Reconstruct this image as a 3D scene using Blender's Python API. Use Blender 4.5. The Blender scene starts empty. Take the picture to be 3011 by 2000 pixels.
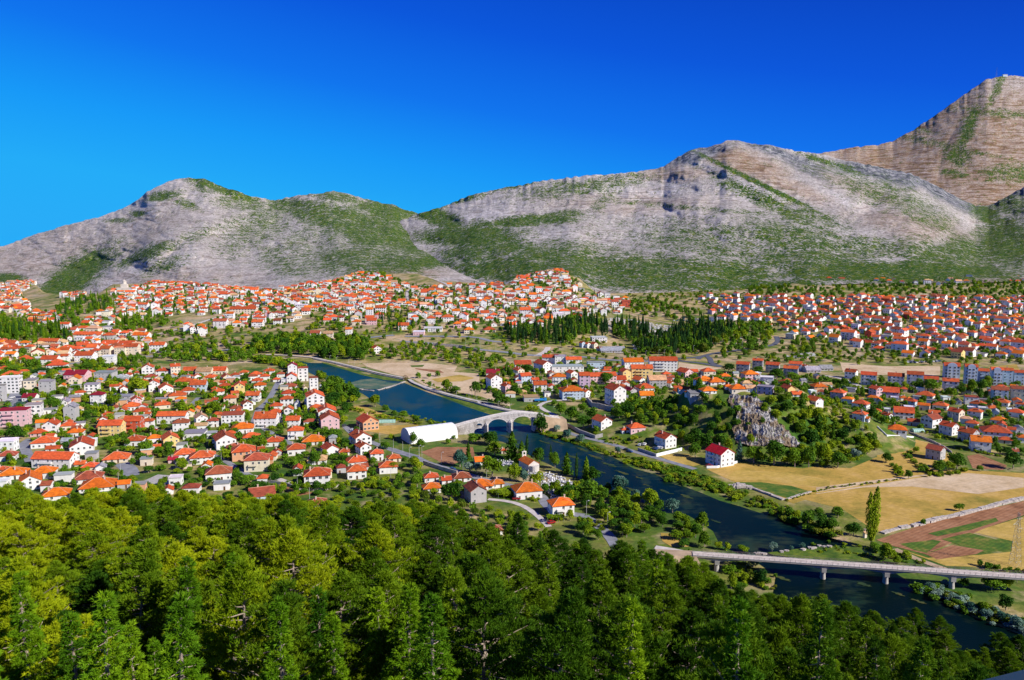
import bpy, math, random
import numpy as np
from mathutils import Vector
R = math.radians
sc = bpy.context.scene
COL = sc.collection
# ------------------------------------------------------------------ camera, sky, sun, exposure
CH, F, PITCH = 135.0, 2318.0, R(7.37)
cd = bpy.data.cameras.new('camera'); cam = bpy.data.objects.new('camera', cd); COL.objects.link(cam)
cam.location = (0, 0, CH); cam.rotation_euler = (R(90) - PITCH, 0, 0)
cd.sensor_width = 36; cd.lens = 36 * F / 3011; cd.clip_end = 30000; cd.clip_start = 0.5
sc.camera = cam
SUN_AZ, SUN_EL = R(119), R(35)       # azimuth clockwise from +Y (to the right, slightly behind)
w = bpy.data.worlds.new('World'); sc.world = w; w.use_nodes = True
nt = w.node_tree; nt.nodes.clear()
def N(t, typ, **k):
    n = t.nodes.new(typ)
    for a, b in k.items(): setattr(n, a, b)
    return n
sky = N(nt, 'ShaderNodeTexSky', sky_type='NISHITA'); sky.sun_disc = False
sky.sun_elevation = SUN_EL; sky.sun_rotation = SUN_AZ; sky.altitude = 300; sky.dust_density = 0.3; sky.ozone_density = 2
tc = N(nt, 'ShaderNodeTexCoord'); sx = N(nt, 'ShaderNodeSeparateXYZ'); nt.links.new(tc.outputs['Generated'], sx.inputs[0])
rp = N(nt, 'ShaderNodeValToRGB'); el = rp.color_ramp.elements
el[0].position = 0.0; el[0].color = (0.01, 0.40, 0.92, 1)
el[1].position = 0.8; el[1].color = (0.02, 0.03, 0.26, 1)
e = el.new(0.07); e.color = (0.004, 0.31, 0.92, 1)
e = el.new(0.15); e.color = (0.002, 0.17, 0.84, 1)
e = el.new(0.24); e.color = (0.001, 0.092, 0.70, 1)
e = el.new(0.36); e.color = (0.001, 0.045, 0.48, 1)
az = N(nt, 'ShaderNodeMath', operation='MULTIPLY_ADD'); nt.links.new(sx.outputs[0], az.inputs[0]); az.inputs[1].default_value = 0.16
nt.links.new(sx.outputs[2], az.inputs[2]); nt.links.new(az.outputs[0], rp.inputs[0])
mx = N(nt, 'ShaderNodeMix', data_type='RGBA', blend_type='MIX'); mx.inputs[0].default_value = 0.9
sk2 = N(nt, 'ShaderNodeMix', data_type='RGBA', blend_type='MULTIPLY'); sk2.inputs[0].default_value = 1.0
nt.links.new(sky.outputs[0], sk2.inputs[6]); sk2.inputs[7].default_value = (0.10, 0.10, 0.12, 1)
SKYK = 7.9
sc_ = N(nt, 'ShaderNodeMix', data_type='RGBA', blend_type='MULTIPLY'); sc_.inputs[0].default_value = 1.0
nt.links.new(rp.outputs[0], sc_.inputs[6]); sc_.inputs[7].default_value = (SKYK, SKYK, SKYK, 1)
nt.links.new(sk2.outputs[2], mx.inputs[6]); nt.links.new(sc_.outputs[2], mx.inputs[7])
bg = N(nt, 'ShaderNodeBackground'); bg.inputs[1].default_value = 0.1
nt.links.new(mx.outputs[2], bg.inputs[0])
wo = N(nt, 'ShaderNodeOutputWorld'); nt.links.new(bg.outputs[0], wo.inputs[0])
sl = bpy.data.lights.new('sun', 'SUN'); sl.energy = 4.6; sl.angle = R(0.5); sl.color = (1, 0.94, 0.85)
so = bpy.data.objects.new('sun', sl); COL.objects.link(so)
SUND = Vector((math.sin(SUN_AZ) * math.cos(SUN_EL), math.cos(SUN_AZ) * math.cos(SUN_EL), math.sin(SUN_EL)))
so.rotation_euler = SUND.to_track_quat('Z', 'Y').to_euler()
so.location = (0, 0, 400)
vs = sc.view_settings; vs.view_transform = 'Standard'; vs.look = 'None'; vs.exposure = 0.5; vs.gamma = 1; vs.use_curve_mapping = False
rnd = random.Random(7); rs = np.random.RandomState(7)

# ------------------------------------------------------------------ projection helpers (photo pixels 3011 x 2000)
CP, SP = math.cos(PITCH), math.sin(PITCH)
def ray(u, v):
    dx = (u - 1505.5) / F; dz = -(v - 1000) / F
    return dx, CP + dz * SP, -SP + dz * CP
def proj(X, Y, Z):
    z = Z - CH; dep = Y * CP - z * SP; upc = Y * SP + z * CP
    return 1505.5 + F * X / dep, 1000 - F * upc / dep
def at_depth(u, v, Y):
    a, b, c = ray(u, v); s = Y / b
    return a * s, Y, CH + c * s
def on_plane(u, v, z=0.0):
    a, b, c = ray(u, v); s = (z - CH) / c
    return a * s, b * s, z

# ------------------------------------------------------------------ ground height field
UK = np.array([-900, 0, 300, 600, 1100, 1600, 1900, 2000, 2400, 3011, 3900.])
NEAR_Y = [0, 20, 45, 65, 90, 120, 150, 200, 250, 290, 330, 360]
nearL = [125, 113, 100, 92.5, 86, 79, 71, 48, 24, 12, 3, 0]
near16 = [125, 112, 99, 91, 83, 73.5, 63, 41, 17, 5, 0, 0]
near20 = [125, 110, 97, 88, 79, 69, 57, 33, 8, 0, 0, 0]
near24 = [125, 108, 95, 85, 74, 61, 47, 18, 0, 0, 0, 0]
near30 = [125, 106, 92, 80, 66, 49, 31, 2, 0, 0, 0, 0]
NEAR = [nearL, nearL, nearL, nearL, nearL, near16, [(a + b) / 2 for a, b in zip(near16, near20)], near20, near24, near30, near30]
FAR = {-900: [(1500, 0), (2400, 2), (3200, 12)], 0: [(1500, 0), (2400, 2), (3200, 12)], 300: [(1000, 0), (1400, 12), (1800, 28), (2100, 45), (3200, 60)],
       600: [(950, 0), (1300, 20), (1700, 32), (1900, 50), (3200, 80)], 1100: [(850, 0), (1200, 25), (1600, 45), (1750, 60), (3200, 100)],
       1600: [(900, 0), (1264, 35), (1500, 64), (1650, 88), (3200, 150)], 1900: [(1000, 0), (1300, 18), (1600, 38), (3200, 90)],
       2000: [(1000, 0), (1300, 17), (1600, 36), (3200, 80)], 2400: [(1000, 0), (1390, 24), (1600, 35), (2000, 50), (3200, 80)],
       3011: [(1000, 0), (1390, 24), (1600, 35), (2000, 50), (3200, 80)], 3900: [(1000, 0), (1390, 24), (1600, 35), (2000, 50), (3200, 80)]}
YG = np.concatenate([np.arange(14, 200, 4.0), np.arange(200, 720, 4.0), np.arange(720, 2700, 14.0)])
TG = np.linspace(-1.05, 1.05, 421)
prof = []
for k, u in enumerate(UK):
    ys = NEAR_Y + [p[0] for p in FAR[int(u)]]; zs = list(NEAR[k]) + [p[1] for p in FAR[int(u)]]
    prof.append(np.interp(YG, ys, zs))
prof = np.array(prof)
HG = np.zeros((len(YG), len(TG)))
for i, t in enumerate(TG):
    u = 1505.5 + F * t
    j = int(np.clip(np.searchsorted(UK, u) - 1, 0, len(UK) - 2)); a = np.clip((u - UK[j]) / (UK[j + 1] - UK[j]), 0, 1)
    a = a * a * (3 - 2 * a)
    HG[:, i] = prof[j] * (1 - a) + prof[j + 1] * a
for _ in range(2):   # soften kinks
    HG[1:-1, :] = (HG[:-2, :] + 2 * HG[1:-1, :] + HG[2:, :]) / 4
HG = np.where(HG < 1, np.maximum(0, (HG - .5) * 2), HG)
TT, YY = np.meshgrid(TG, YG)
# the valley floor may not rise above the foot of the mountains behind the town
GTP = [(-900, 836), (0, 832), (100, 830), (130, 860), (200, 868), (290, 862), (330, 834), (420, 832), (563, 838), (740, 856), (853, 844), (965, 836), (1062, 808), (1158, 802), (1222, 802), (1300, 824), (1480, 838), (1560, 812), (1647, 799), (1705, 818), (1753, 860), (1866, 862), (2124, 852), (2303, 842), (2355, 814), (2509, 804), (3011, 805), (3900, 810)]
GTv = np.interp(1505.5 + F * TT, [p[0] for p in GTP], [p[1] for p in GTP]) + 3
_dz = -(GTv - 1000) / F; GTz = CH + (-SP + _dz * CP) / (CP + _dz * SP) * YY
HG = np.where(YY > 1000, np.minimum(HG, GTz), HG)
def vnoise(x, y, seed=0):
    xi = np.floor(x).astype(np.int64); yi = np.floor(y).astype(np.int64); fx = x - xi; fy = y - yi
    fx = fx * fx * (3 - 2 * fx); fy = fy * fy * (3 - 2 * fy)
    def h(a, b):
        n = (a * 374761393 + b * 668265263 + seed * 1442695041) & 0x7fffffff
        n = ((n ^ (n >> 13)) * 1274126177) & 0x7fffffff
        return ((n ^ (n >> 16)) & 0xffff) / 65535.0
    return (h(xi, yi) * (1 - fx) + h(xi + 1, yi) * fx) * (1 - fy) + (h(xi, yi + 1) * (1 - fx) + h(xi + 1, yi + 1) * fx) * fy
def fbm(x, y, seed=0, o=5, ridge=False):
    r = 0; a = 0.5; s = 0
    for k in range(o):
        n = vnoise(x, y, seed + k * 17)
        if ridge: n = 1 - abs(2 * n - 1)
        r = r + a * n; s += a; x = x * 2.03 + 5.2; y = y * 2.03 + 1.3; a *= 0.5
    return r / s
XX = TT * YY
# rocky knoll (right of the stone bridge) and its shoulders
def bump(x, y, cx, cy, rx, ry, h, p=2.0):
    d = ((x - cx) / rx) ** 2 + ((y - cy) / ry) ** 2
    return h * np.exp(-d ** (p / 2))
def knoll(x, y):
    k = bump(x, y, 163, 548, 44, 62, 31, 3.6) + bump(x, y, 226, 540, 40, 46, 17, 3.4) + bump(x, y, 100, 548, 45, 38, 13, 3)
    k = np.maximum(k - 2.2, 0)
    return k * (0.88 + 0.24 * fbm(x / 18, y / 18, 3, 3))
HG += knoll(XX, YY)
wild = np.clip((YY - 900) / 300, 0, 1) * 0.6
HG += (fbm(XX / 60, YY / 60, 9, 4) - 0.5) * 10 * wild + np.clip((330 - YY) / 60, 0, 1) * (fbm(XX / 14, YY / 14, 5, 3) - 0.5) * 3 * (HG > 3)
HG = np.where(YY > 1000, np.minimum(HG, GTz + 2), HG)
def g(X, Y):
    Y = max(min(Y, 2680), 14.01); t = max(min(X / Y, 1.0499), -1.0499)
    j = int(np.searchsorted(YG, Y) - 1); b = (Y - YG[j]) / (YG[j + 1] - YG[j])
    q = (t + 1.05) / 2.1 * 420; i = int(q); a = q - i
    return float((HG[j, i] * (1 - a) + HG[j, i + 1] * a) * (1 - b) + (HG[j + 1, i] * (1 - a) + HG[j + 1, i + 1] * a) * b)
def hit(u, v, y0=262.0):
    if y0 == 262.0: y0 = float(np.interp(u, [2250, 2600, 3011], [262, 226, 200]))
    """first point of the ground seen through pixel (u,v) beyond depth y0"""
    a, b, c = ray(u, v); Y = y0; py = y0; first = True
    while Y < 2650:
        z = CH + c * Y / b
        if z <= g(a * Y / b, Y) and not first:   # left the near slope, met the valley
            lo, hi = py, Y
            for _ in range(14):
                m = (lo + hi) / 2
                if CH + c * m / b <= g(a * m / b, m): hi = m
                else: lo = m
            return a * hi / b, hi, g(a * hi / b, hi)
        first = z <= g(a * Y / b, Y) and first
        py = Y; Y *= 1.006
    X, Y, Z = at_depth(u, v, 2600); return X, Y, g(X, Y)

# ------------------------------------------------------------------ materials
def newmat(name):
    m = bpy.data.materials.new(name); m.use_nodes = True; t = m.node_tree; t.nodes.clear()
    o = N(t, 'ShaderNodeOutputMaterial'); b = N(t, 'ShaderNodeBsdfPrincipled'); t.links.new(b.outputs[0], o.inputs[0])
    b.inputs['Specular IOR Level'].default_value = 0.25
    return m, t, b, o
def noise(t, scale, detail=4, rough=0.6, vec=None, mapscale=None, dist=0.0):
    n = N(t, 'ShaderNodeTexNoise'); n.inputs['Scale'].default_value = scale; n.inputs['Detail'].default_value = detail
    n.inputs['Roughness'].default_value = rough; n.inputs['Distortion'].default_value = dist
    if vec is None:
        gm = N(t, 'ShaderNodeNewGeometry'); vec = gm.outputs['Position']
    if mapscale:
        mp = N(t, 'ShaderNodeMapping'); mp.inputs['Scale'].default_value = mapscale; t.links.new(vec, mp.inputs[0]); vec = mp.outputs[0]
    t.links.new(vec, n.inputs['Vector']); return n.outputs['Fac']
def ramp(t, fac, stops):
    r = N(t, 'ShaderNodeValToRGB'); e = r.color_ramp.elements
    while len(e) < len(stops): e.new(0.5)
    for k, (p, c) in enumerate(stops):
        e[k].position = p; e[k].color = (c if isinstance(c, tuple) else (c, c, c)) + (1,)
    t.links.new(fac, r.inputs[0]); return r.outputs[0]
def mix(t, fac, a, b, mode='MIX'):
    m = N(t, 'ShaderNodeMix', data_type='RGBA', blend_type=mode)
    for s, x in ((0, fac), (6, a), (7, b)):
        if hasattr(x, 'links'): t.links.new(x, m.inputs[s])
        elif s == 0: m.inputs[0].default_value = x
        else: m.inputs[s].default_value = x + (1,)
    return m.outputs[2]
def math_(t, op, a, b=None, c=None):
    m = N(t, 'ShaderNodeMath', operation=op)
    for s, x in enumerate((a, b, c)):
        if x is None: continue
        if hasattr(x, 'links'): t.links.new(x, m.inputs[s])
        else: m.inputs[s].default_value = x
    return m.outputs[0]
def bumpn(t, b, h, strength, dist):
    n = N(t, 'ShaderNodeBump'); n.inputs['Strength'].default_value = strength; n.inputs['Distance'].default_value = dist
    t.links.new(h, n.inputs['Height']); t.links.new(n.outputs[0], b.inputs['Normal'])
MATS = {}
def simple(name, col, rough=0.8, var=0.25, scale=0.6, bump_=None, metal=0.0, spec=0.25):
    if name in MATS: return MATS[name]
    m, t, b, o = newmat(name)
    n = noise(t, scale, 5)
    f = ramp(t, n, [(0.3, 1 - var), (0.7, 1 + var * 0.4)])
    c = mix(t, 1.0, col, f, 'MULTIPLY'); t.links.new(c, b.inputs['Base Color'])
    b.inputs['Roughness'].default_value = rough; b.inputs['Metallic'].default_value = metal; b.inputs['Specular IOR Level'].default_value = spec
    if bump_: bumpn(t, b, noise(t, bump_[0], 5), bump_[1], bump_[2])
    MATS[name] = m; return m
def objcol(name, rough=0.85, var=0.15, scale=0.35, kind='wall'):
    m, t, b, o = newmat(name)
    oi = N(t, 'ShaderNodeObjectInfo')
    n = noise(t, scale, 5, 0.65)
    if kind == 'roof':
        # sun-bleached and lichen-darkened tiles in rows down the slope
        tcn = N(t, 'ShaderNodeTexCoord')
        n2 = noise(t, 1.0, 3, 0.6, tcn.outputs['Object'], (0.6, 0.6, 3.2))
        f = ramp(t, n, [(0.28, 0.62), (0.5, 0.95), (0.75, 1.25)])
        f2 = ramp(t, n2, [(0.35, 0.7), (0.65, 1.12)])
        f = mix(t, 1.0, f, f2, 'MULTIPLY')
        wv = N(t, 'ShaderNodeTexWave', wave_type='BANDS', bands_direction='X'); wv.inputs['Scale'].default_value = 1.3; wv.inputs['Distortion'].default_value = 0.4
        t.links.new(tcn.outputs['Object'], wv.inputs['Vector'])
        bumpn(t, b, wv.outputs['Fac'], 0.5, 0.08)
    else:
        n2 = noise(t, 0.9, 3, 0.6, None, (1, 1, 0.18))
        f = ramp(t, n, [(0.3, 1 - var), (0.65, 1.0)])
        f2 = ramp(t, n2, [(0.3, 1 - var * 0.7), (0.6, 1.0)])
        f = mix(t, 1.0, f, f2, 'MULTIPLY')
    c = mix(t, 1.0, oi.outputs['Color'], f, 'MULTIPLY'); t.links.new(c, b.inputs['Base Color'])
    b.inputs['Roughness'].default_value = rough
    return m
M_WALL = objcol('painted_render'); M_ROOF = objcol('roof_tiles', 0.8, kind='roof')
def attrcol(name, kind):
    m, t, b, o = newmat(name)
    a = N(t, 'ShaderNodeAttribute'); a.attribute_name = 'col'
    n = noise(t, 0.12, 4); f = ramp(t, n, [(0.3, 0.75), (0.7, 1.15)])
    t.links.new(mix(t, 1.0, a.outputs['Color'], f, 'MULTIPLY'), b.inputs['Base Color']); b.inputs['Roughness'].default_value = 0.85
    return m
M_FARH = attrcol('distant_house_paint', 'x')
def glassmat():
    m, t, b, o = newmat('window_glass'); b.inputs['Base Color'].default_value = (0.025, 0.035, 0.045, 1); b.inputs['Roughness'].default_value = 0.15
    b.inputs['Specular IOR Level'].default_value = 0.5; return m
M_GLASS = glassmat()
M_FRAME = simple('window_frame_paint', (0.7, 0.7, 0.68), 0.6, 0.1)
M_CONC = simple('weathered_concrete', (0.42, 0.40, 0.37), 0.9, 0.35, 0.5, (3, 0.3, 0.1))
M_PAVE = simple('pale_path', (0.55, 0.50, 0.46), 0.9, 0.3, 0.3)
M_ASPH = simple('worn_asphalt', (0.24, 0.25, 0.28), 0.9, 0.35, 0.25)
M_ASPH2 = simple('dark_asphalt', (0.10, 0.11, 0.14), 0.9, 0.35, 0.25)
M_DIRT = simple('pale_dirt', (0.46, 0.34, 0.22), 0.95, 0.4, 0.2)
M_STONEW = simple('dry_stone', (0.50, 0.45, 0.40), 0.95, 0.55, 0.9, (1.2, 0.8, 0.4))
M_WOOD = simple('dark_wood', (0.12, 0.06, 0.03), 0.8, 0.4, 1.5)
M_BARK = simple('pine_bark', (0.34, 0.27, 0.22), 0.95, 0.5, 1.2)
M_STEEL = simple('galvanised_steel', (0.30, 0.34, 0.36), 0.5, 0.15, 1, metal=0.4)
M_POLE = simple('pole_paint', (0.50, 0.50, 0.48), 0.7, 0.2)
M_WHITE = simple('white_sheeting', (0.82, 0.83, 0.84), 0.55, 0.06, 0.2)
M_MARBLE = simple('grave_marble', (0.62, 0.62, 0.63), 0.4, 0.45, 0.25)
M_BLACK = simple('black_rubber', (0.02, 0.02, 0.02), 0.8, 0.2)
def foliage(name, dark, mid, light, trans=0.25, scale=0.16):
    m, t, b, o = newmat(name)
    oi = N(t, 'ShaderNodeObjectInfo')
    n = noise(t, scale, 4, 0.6); n2 = noise(t, 1.3, 3, 0.6)
    s = math_(t, 'MULTIPLY_ADD', n2, 0.45, math_(t, 'MULTIPLY', n, 0.75))
    s = math_(t, 'ADD', s, math_(t, 'MULTIPLY_ADD', oi.outputs['Random'], 0.36, -0.23))
    c = ramp(t, s, [(0.28, dark), (0.5, mid), (0.72, light)])
    t.links.new(c, b.inputs['Base Color']); b.inputs['Roughness'].default_value = 0.7; b.inputs['Specular IOR Level'].default_value = 0.15
    tr = N(t, 'ShaderNodeBsdfTranslucent'); t.links.new(c, tr.inputs[0])
    ms = N(t, 'ShaderNodeMixShader'); ms.inputs[0].default_value = trans
    t.links.new(b.outputs[0], ms.inputs[1]); t.links.new(tr.outputs[0], ms.inputs[2]); t.links.new(ms.outputs[0], o.inputs[0])
    return m
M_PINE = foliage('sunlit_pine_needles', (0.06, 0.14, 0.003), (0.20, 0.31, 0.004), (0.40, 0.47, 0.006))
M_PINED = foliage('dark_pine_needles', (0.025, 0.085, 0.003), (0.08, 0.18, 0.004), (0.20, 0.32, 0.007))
M_CEDAR = foliage('cedar_needles', (0.04, 0.13, 0.003), (0.11, 0.25, 0.004), (0.25, 0.40, 0.006))
M_BROAD = foliage('broadleaf_foliage', (0.014, 0.065, 0.003), (0.045, 0.13, 0.005), (0.13, 0.25, 0.008), 0.2)
M_LIGHTF = foliage('light_green_foliage', (0.05, 0.13, 0.003), (0.15, 0.25, 0.004), (0.30, 0.38, 0.008), 0.25)
M_SILVER = foliage('silvery_willow_leaves', (0.02, 0.085, 0.05), (0.07, 0.17, 0.12), (0.26, 0.36, 0.27), 0.2)
M_CYP = foliage('cypress_foliage', (0.004, 0.028, 0.006), (0.012, 0.055, 0.010), (0.035, 0.10, 0.014), 0.1)
M_SCRUB = foliage('scrub_foliage', (0.025, 0.075, 0.004), (0.075, 0.13, 0.006), (0.19, 0.22, 0.012), 0.2, 0.08)

# ------------------------------------------------------------------ mesh helpers
def setp(o, label=None, cat=None, group=None, kind=None):
    if label: o['label'] = label
    if cat: o['category'] = cat
    if group: o['group'] = group
    if kind: o['kind'] = kind
    return o
def mk(name, V, Fc, mats, parent=None, mi=None, smooth=False, loc=None):
    me = bpy.data.meshes.new(name); me.from_pydata([tuple(map(float, p)) for p in V], [], [tuple(map(int, f)) for f in Fc])
    for m in (mats if isinstance(mats, (list, tuple)) else [mats]): me.materials.append(m)
    if mi is not None: me.polygons.foreach_set('material_index', list(map(int, mi)))
    if smooth: me.polygons.foreach_set('use_smooth', [True] * len(me.polygons))
    me.update()
    o = bpy.data.objects.new(name, me); COL.objects.link(o)
    if parent: o.parent = parent
    if loc is not None: o.location = loc
    return o
def mk_tris(name, V, T, mats, parent=None, mi=None):
    """fast triangle mesh from numpy"""
    me = bpy.data.meshes.new(name); V = np.asarray(V, np.float32); T = np.asarray(T, np.int32)
    me.vertices.add(len(V)); me.vertices.foreach_set('co', V.ravel())
    k = T.shape[1]
    me.loops.add(T.size); me.loops.foreach_set('vertex_index', T.ravel())
    me.polygons.add(len(T)); me.polygons.foreach_set('loop_start', np.arange(0, T.size, k, dtype=np.int32))
    me.polygons.foreach_set('loop_total', np.full(len(T), k, np.int32))
    for m in (mats if isinstance(mats, (list, tuple)) else [mats]): me.materials.append(m)
    if mi is not None: me.polygons.foreach_set('material_index', np.asarray(mi, np.int32))
    me.update(calc_edges=True)
    return me
def ob(name, me, parent=None, loc=None, rz=0.0, s=None):
    o = bpy.data.objects.new(name, me); COL.objects.link(o)
    if parent is not None: o.parent = parent
    if loc is not None: o.location = loc
    o.rotation_euler = (0, 0, rz)
    if s is not None: o.scale = s if hasattr(s, '__len__') else (s, s, s)
    return o
class MB:
    def __init__(s): s.V = []; s.F = []; s.M = []
    def add(s, V, Fc, m=0):
        n = len(s.V); s.V += [tuple(p) for p in V]; s.F += [tuple(i + n for i in f) for f in Fc]; s.M += [m] * len(Fc)
    def box(s, x0, x1, y0, y1, z0, z1, m=0):
        s.add([(x0, y0, z0), (x1, y0, z0), (x1, y1, z0), (x0, y1, z0), (x0, y0, z1), (x1, y0, z1), (x1, y1, z1), (x0, y1, z1)],
              [(0, 3, 2, 1), (4, 5, 6, 7), (0, 1, 5, 4), (1, 2, 6, 5), (2, 3, 7, 6), (3, 0, 4, 7)], m)
    def bar(s, a, b, r, n=4, r2=None, m=0):
        a = Vector(a); b = Vector(b); d = (b - a); 
        if d.length < 1e-6: return
        d.normalize(); q = d.orthogonal().normalized(); p = d.cross(q); r2 = r if r2 is None else r2
        ring = [q * math.cos(2 * math.pi * k / n + .785) + p * math.sin(2 * math.pi * k / n + .785) for k in range(n)]
        V = [a + x * r for x in ring] + [b + x * r2 for x in ring]
        s.add(V, [(k, (k + 1) % n, n + (k + 1) % n, n + k) for k in range(n)] + [tuple(range(n))[::-1], tuple(range(n, 2 * n))], m)
    def prism(s, P, z0, z1, m=0):
        n = len(P); s.add([(x, y, z0) for x, y in P] + [(x, y, z1) for x, y in P],
              [(k, (k + 1) % n, n + (k + 1) % n, n + k) for k in range(n)] + [tuple(range(n))[::-1], tuple(range(n, 2 * n))], m)
    def build(s, name, mats, parent=None, loc=None, smooth=False): return mk(name, s.V, s.F, mats, parent, s.M, smooth, loc)
def empty(name, loc, rz=0.0):
    o = bpy.data.objects.new(name, None); COL.objects.link(o); o.location = loc; o.rotation_euler = (0, 0, rz); o.empty_display_size = 1; return o
def crop(ox, oy, s): return lambda x, y: (ox + x / s, oy + y / s)
CA, CB, CC, CD, CE = crop(0, 1060, 3.564), crop(600, 1060, 3.564), crop(1200, 1060, 3.564), crop(1800, 1060, 3.564), crop(2400, 1060, 3.564)
CF, CG = crop(1880, 1380, 3.689), crop(2400, 1400, 2.613)
CL, CM, CN, CO = crop(0, 780, 3.107), crop(740, 780, 3.107), crop(1480, 780, 3.107), crop(2200, 780, 2.911)
CX = crop(1240, 1360, 3.689)
D = lambda x, y: (x * 1.2753, y * 1.2755)
def pin(P, x, y):
    c = False; n = len(P); j = n - 1
    for i in range(n):
        if (P[i][1] > y) != (P[j][1] > y) and x < (P[j][0] - P[i][0]) * (y - P[i][1]) / (P[j][1] - P[i][1]) + P[i][0]: c = not c
        j = i
    return c
# occupancy raster of the plain (2 m cells)
OX, OY = -1600, 200; OCC = np.zeros((1600, 1300), np.uint8)
def occ_mark(x, y, r, val=1):
    i0, i1 = int((x - r - OX) / 2), int((x + r - OX) / 2) + 1; j0, j1 = int((y - r - OY) / 2), int((y + r - OY) / 2) + 1
    OCC[max(i0, 0):max(i1, 0), max(j0, 0):max(j1, 0)] |= val
def occ(x, y, r=0):
    i0, i1 = int((x - r - OX) / 2), int((x + r - OX) / 2) + 1; j0, j1 = int((y - r - OY) / 2), int((y + r - OY) / 2) + 1
    if i0 < 0 or j0 < 0 or i1 > 1600 or j1 > 1300: return 0
    return int(OCC[i0:i1, j0:j1].max())

# ------------------------------------------------------------------ ground sheet
m, t, b, o = newmat('valley_ground')
n1 = noise(t, 0.018, 6, 0.65); n2 = noise(t, 0.35, 5, 0.7); n3 = noise(t, 0.05, 4, 0.6)
gmq = N(t, 'ShaderNodeNewGeometry'); sq = N(t, 'ShaderNodeSeparateXYZ'); t.links.new(gmq.outputs[0], sq.inputs[0]); far_ = math_(t, 'MINIMUM', math_(t, 'MAXIMUM', math_(t, 'MULTIPLY_ADD', sq.outputs[1], .00035, -.24), 0.0), .07)
n1 = math_(t, 'ADD', n1, far_); n3 = math_(t, 'ADD', n3, far_)
c1 = ramp(t, n1, [(0.36, (0.03, 0.09, 0.008)), (0.47, (0.07, 0.15, 0.010)), (0.54, (0.26, 0.24, 0.05)), (0.62, (0.46, 0.33, 0.17)), (0.72, (0.55, 0.45, 0.34))])
c2 = ramp(t, n3, [(0.42, (0.03, 0.09, 0.008)), (0.54, (0.14, 0.18, 0.02)), (0.62, (0.48, 0.35, 0.20))])
f = ramp(t, n2, [(0.3, 0.6), (0.7, 1.2)])
t.links.new(mix(t, 1.0, mix(t, 0.5, c1, c2), f, 'MULTIPLY'), b.inputs['Base Color']); b.inputs['Roughness'].default_value = 0.95
bumpn(t, b, n2, 0.6, 0.5); M_GROUND = m
V = np.stack([XX, YY, HG], -1).reshape(-1, 3); nc = len(TG); nr = len(YG)
idx = np.arange(nr * nc).reshape(nr, nc)
Q = np.stack([idx[:-1, :-1], idx[:-1, 1:], idx[1:, 1:], idx[1:, :-1]], -1).reshape(-1, 4)
me = mk_tris('ground', V, Q, M_GROUND); go = ob('ground', me); setp(go, kind='structure')
me.polygons.foreach_set('use_smooth', [True] * len(me.polygons))
# ground under and behind the viewpoint, and a wide skirt reaching past the hills
mb = MB(); mb.add([(-60, -200, 118), (60, -200, 118), (16, 14.5, 112), (-16, 14.5, 112)], [(0, 1, 2, 3)])
setp(mb.build('hilltop', M_GROUND), kind='structure')

# ------------------------------------------------------------------ mountains
def interp_pts(P, u):
    P = sorted(P); return np.interp(u, [p[0] for p in P], [p[1] for p in P])
def sk(L): return [(x * 1.2753, y * 1.2755) for x, y in L]
SKY1 = sk([(-700, 640), (-400, 610), (-100, 590), (0, 570), (60, 548), (150, 520), (230, 500), (275, 484), (310, 466), (340, 442), (390, 417), (415, 412), (440, 410), (470, 413), (490, 420), (520, 434), (545, 440), (580, 452), (610, 458), (635, 463), (660, 456), (690, 450), (735, 447), (770, 440), (800, 446), (830, 455), (880, 468), (905, 470), (930, 482), (965, 492), (1040, 512), (1150, 545), (1300, 600)])
SKY2 = sk([(820, 560), (900, 520), (965, 492), (1010, 480), (1080, 452), (1150, 435), (1200, 427), (1260, 415), (1300, 411), (1350, 405), (1400, 402), (1460, 397), (1500, 391), (1530, 385), (1550, 370), (1580, 352), (1610, 341), (1640, 338), (1660, 333), (1675, 325), (1690, 322), (1720, 329), (1745, 333), (1780, 335), (1830, 348), (1880, 353), (1920, 362), (1950, 370), (2030, 385), (2100, 400), (2160, 430), (2210, 455), (2250, 474), (2280, 474), (2310, 458), (2340, 442), (2361, 432), (2500, 400), (2900, 380)])
SKY3 = sk([(1700, 420), (1800, 380), (1880, 356), (1920, 349), (1950, 342), (2000, 337), (2030, 334), (2060, 325), (2100, 303), (2150, 270), (2200, 235), (2250, 200), (2275, 184), (2290, 180), (2320, 174), (2361, 176), (2450, 190), (2700, 330), (3100, 420)])
def gmask(L, U, Vv):
    r = np.zeros_like(U)
    for (x, y, rx, ry, a, s) in L:
        x *= 1.2753; y *= 1.2755; rx *= 1.2753; ry *= 1.2753; ca, sa = math.cos(R(a)), math.sin(R(a))
        dx, dy = U - x, Vv - y; p = dx * ca + dy * sa; q = -dx * sa + dy * ca
        wob = 0.7 + 0.6 * fbm(U / 40, Vv / 25, 31, 3)
        r = np.maximum(r, s * np.clip((1.55 - np.sqrt((p / rx) ** 2 + (q / ry) ** 2) / wob) / .95, 0, 1))
    return r
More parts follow.
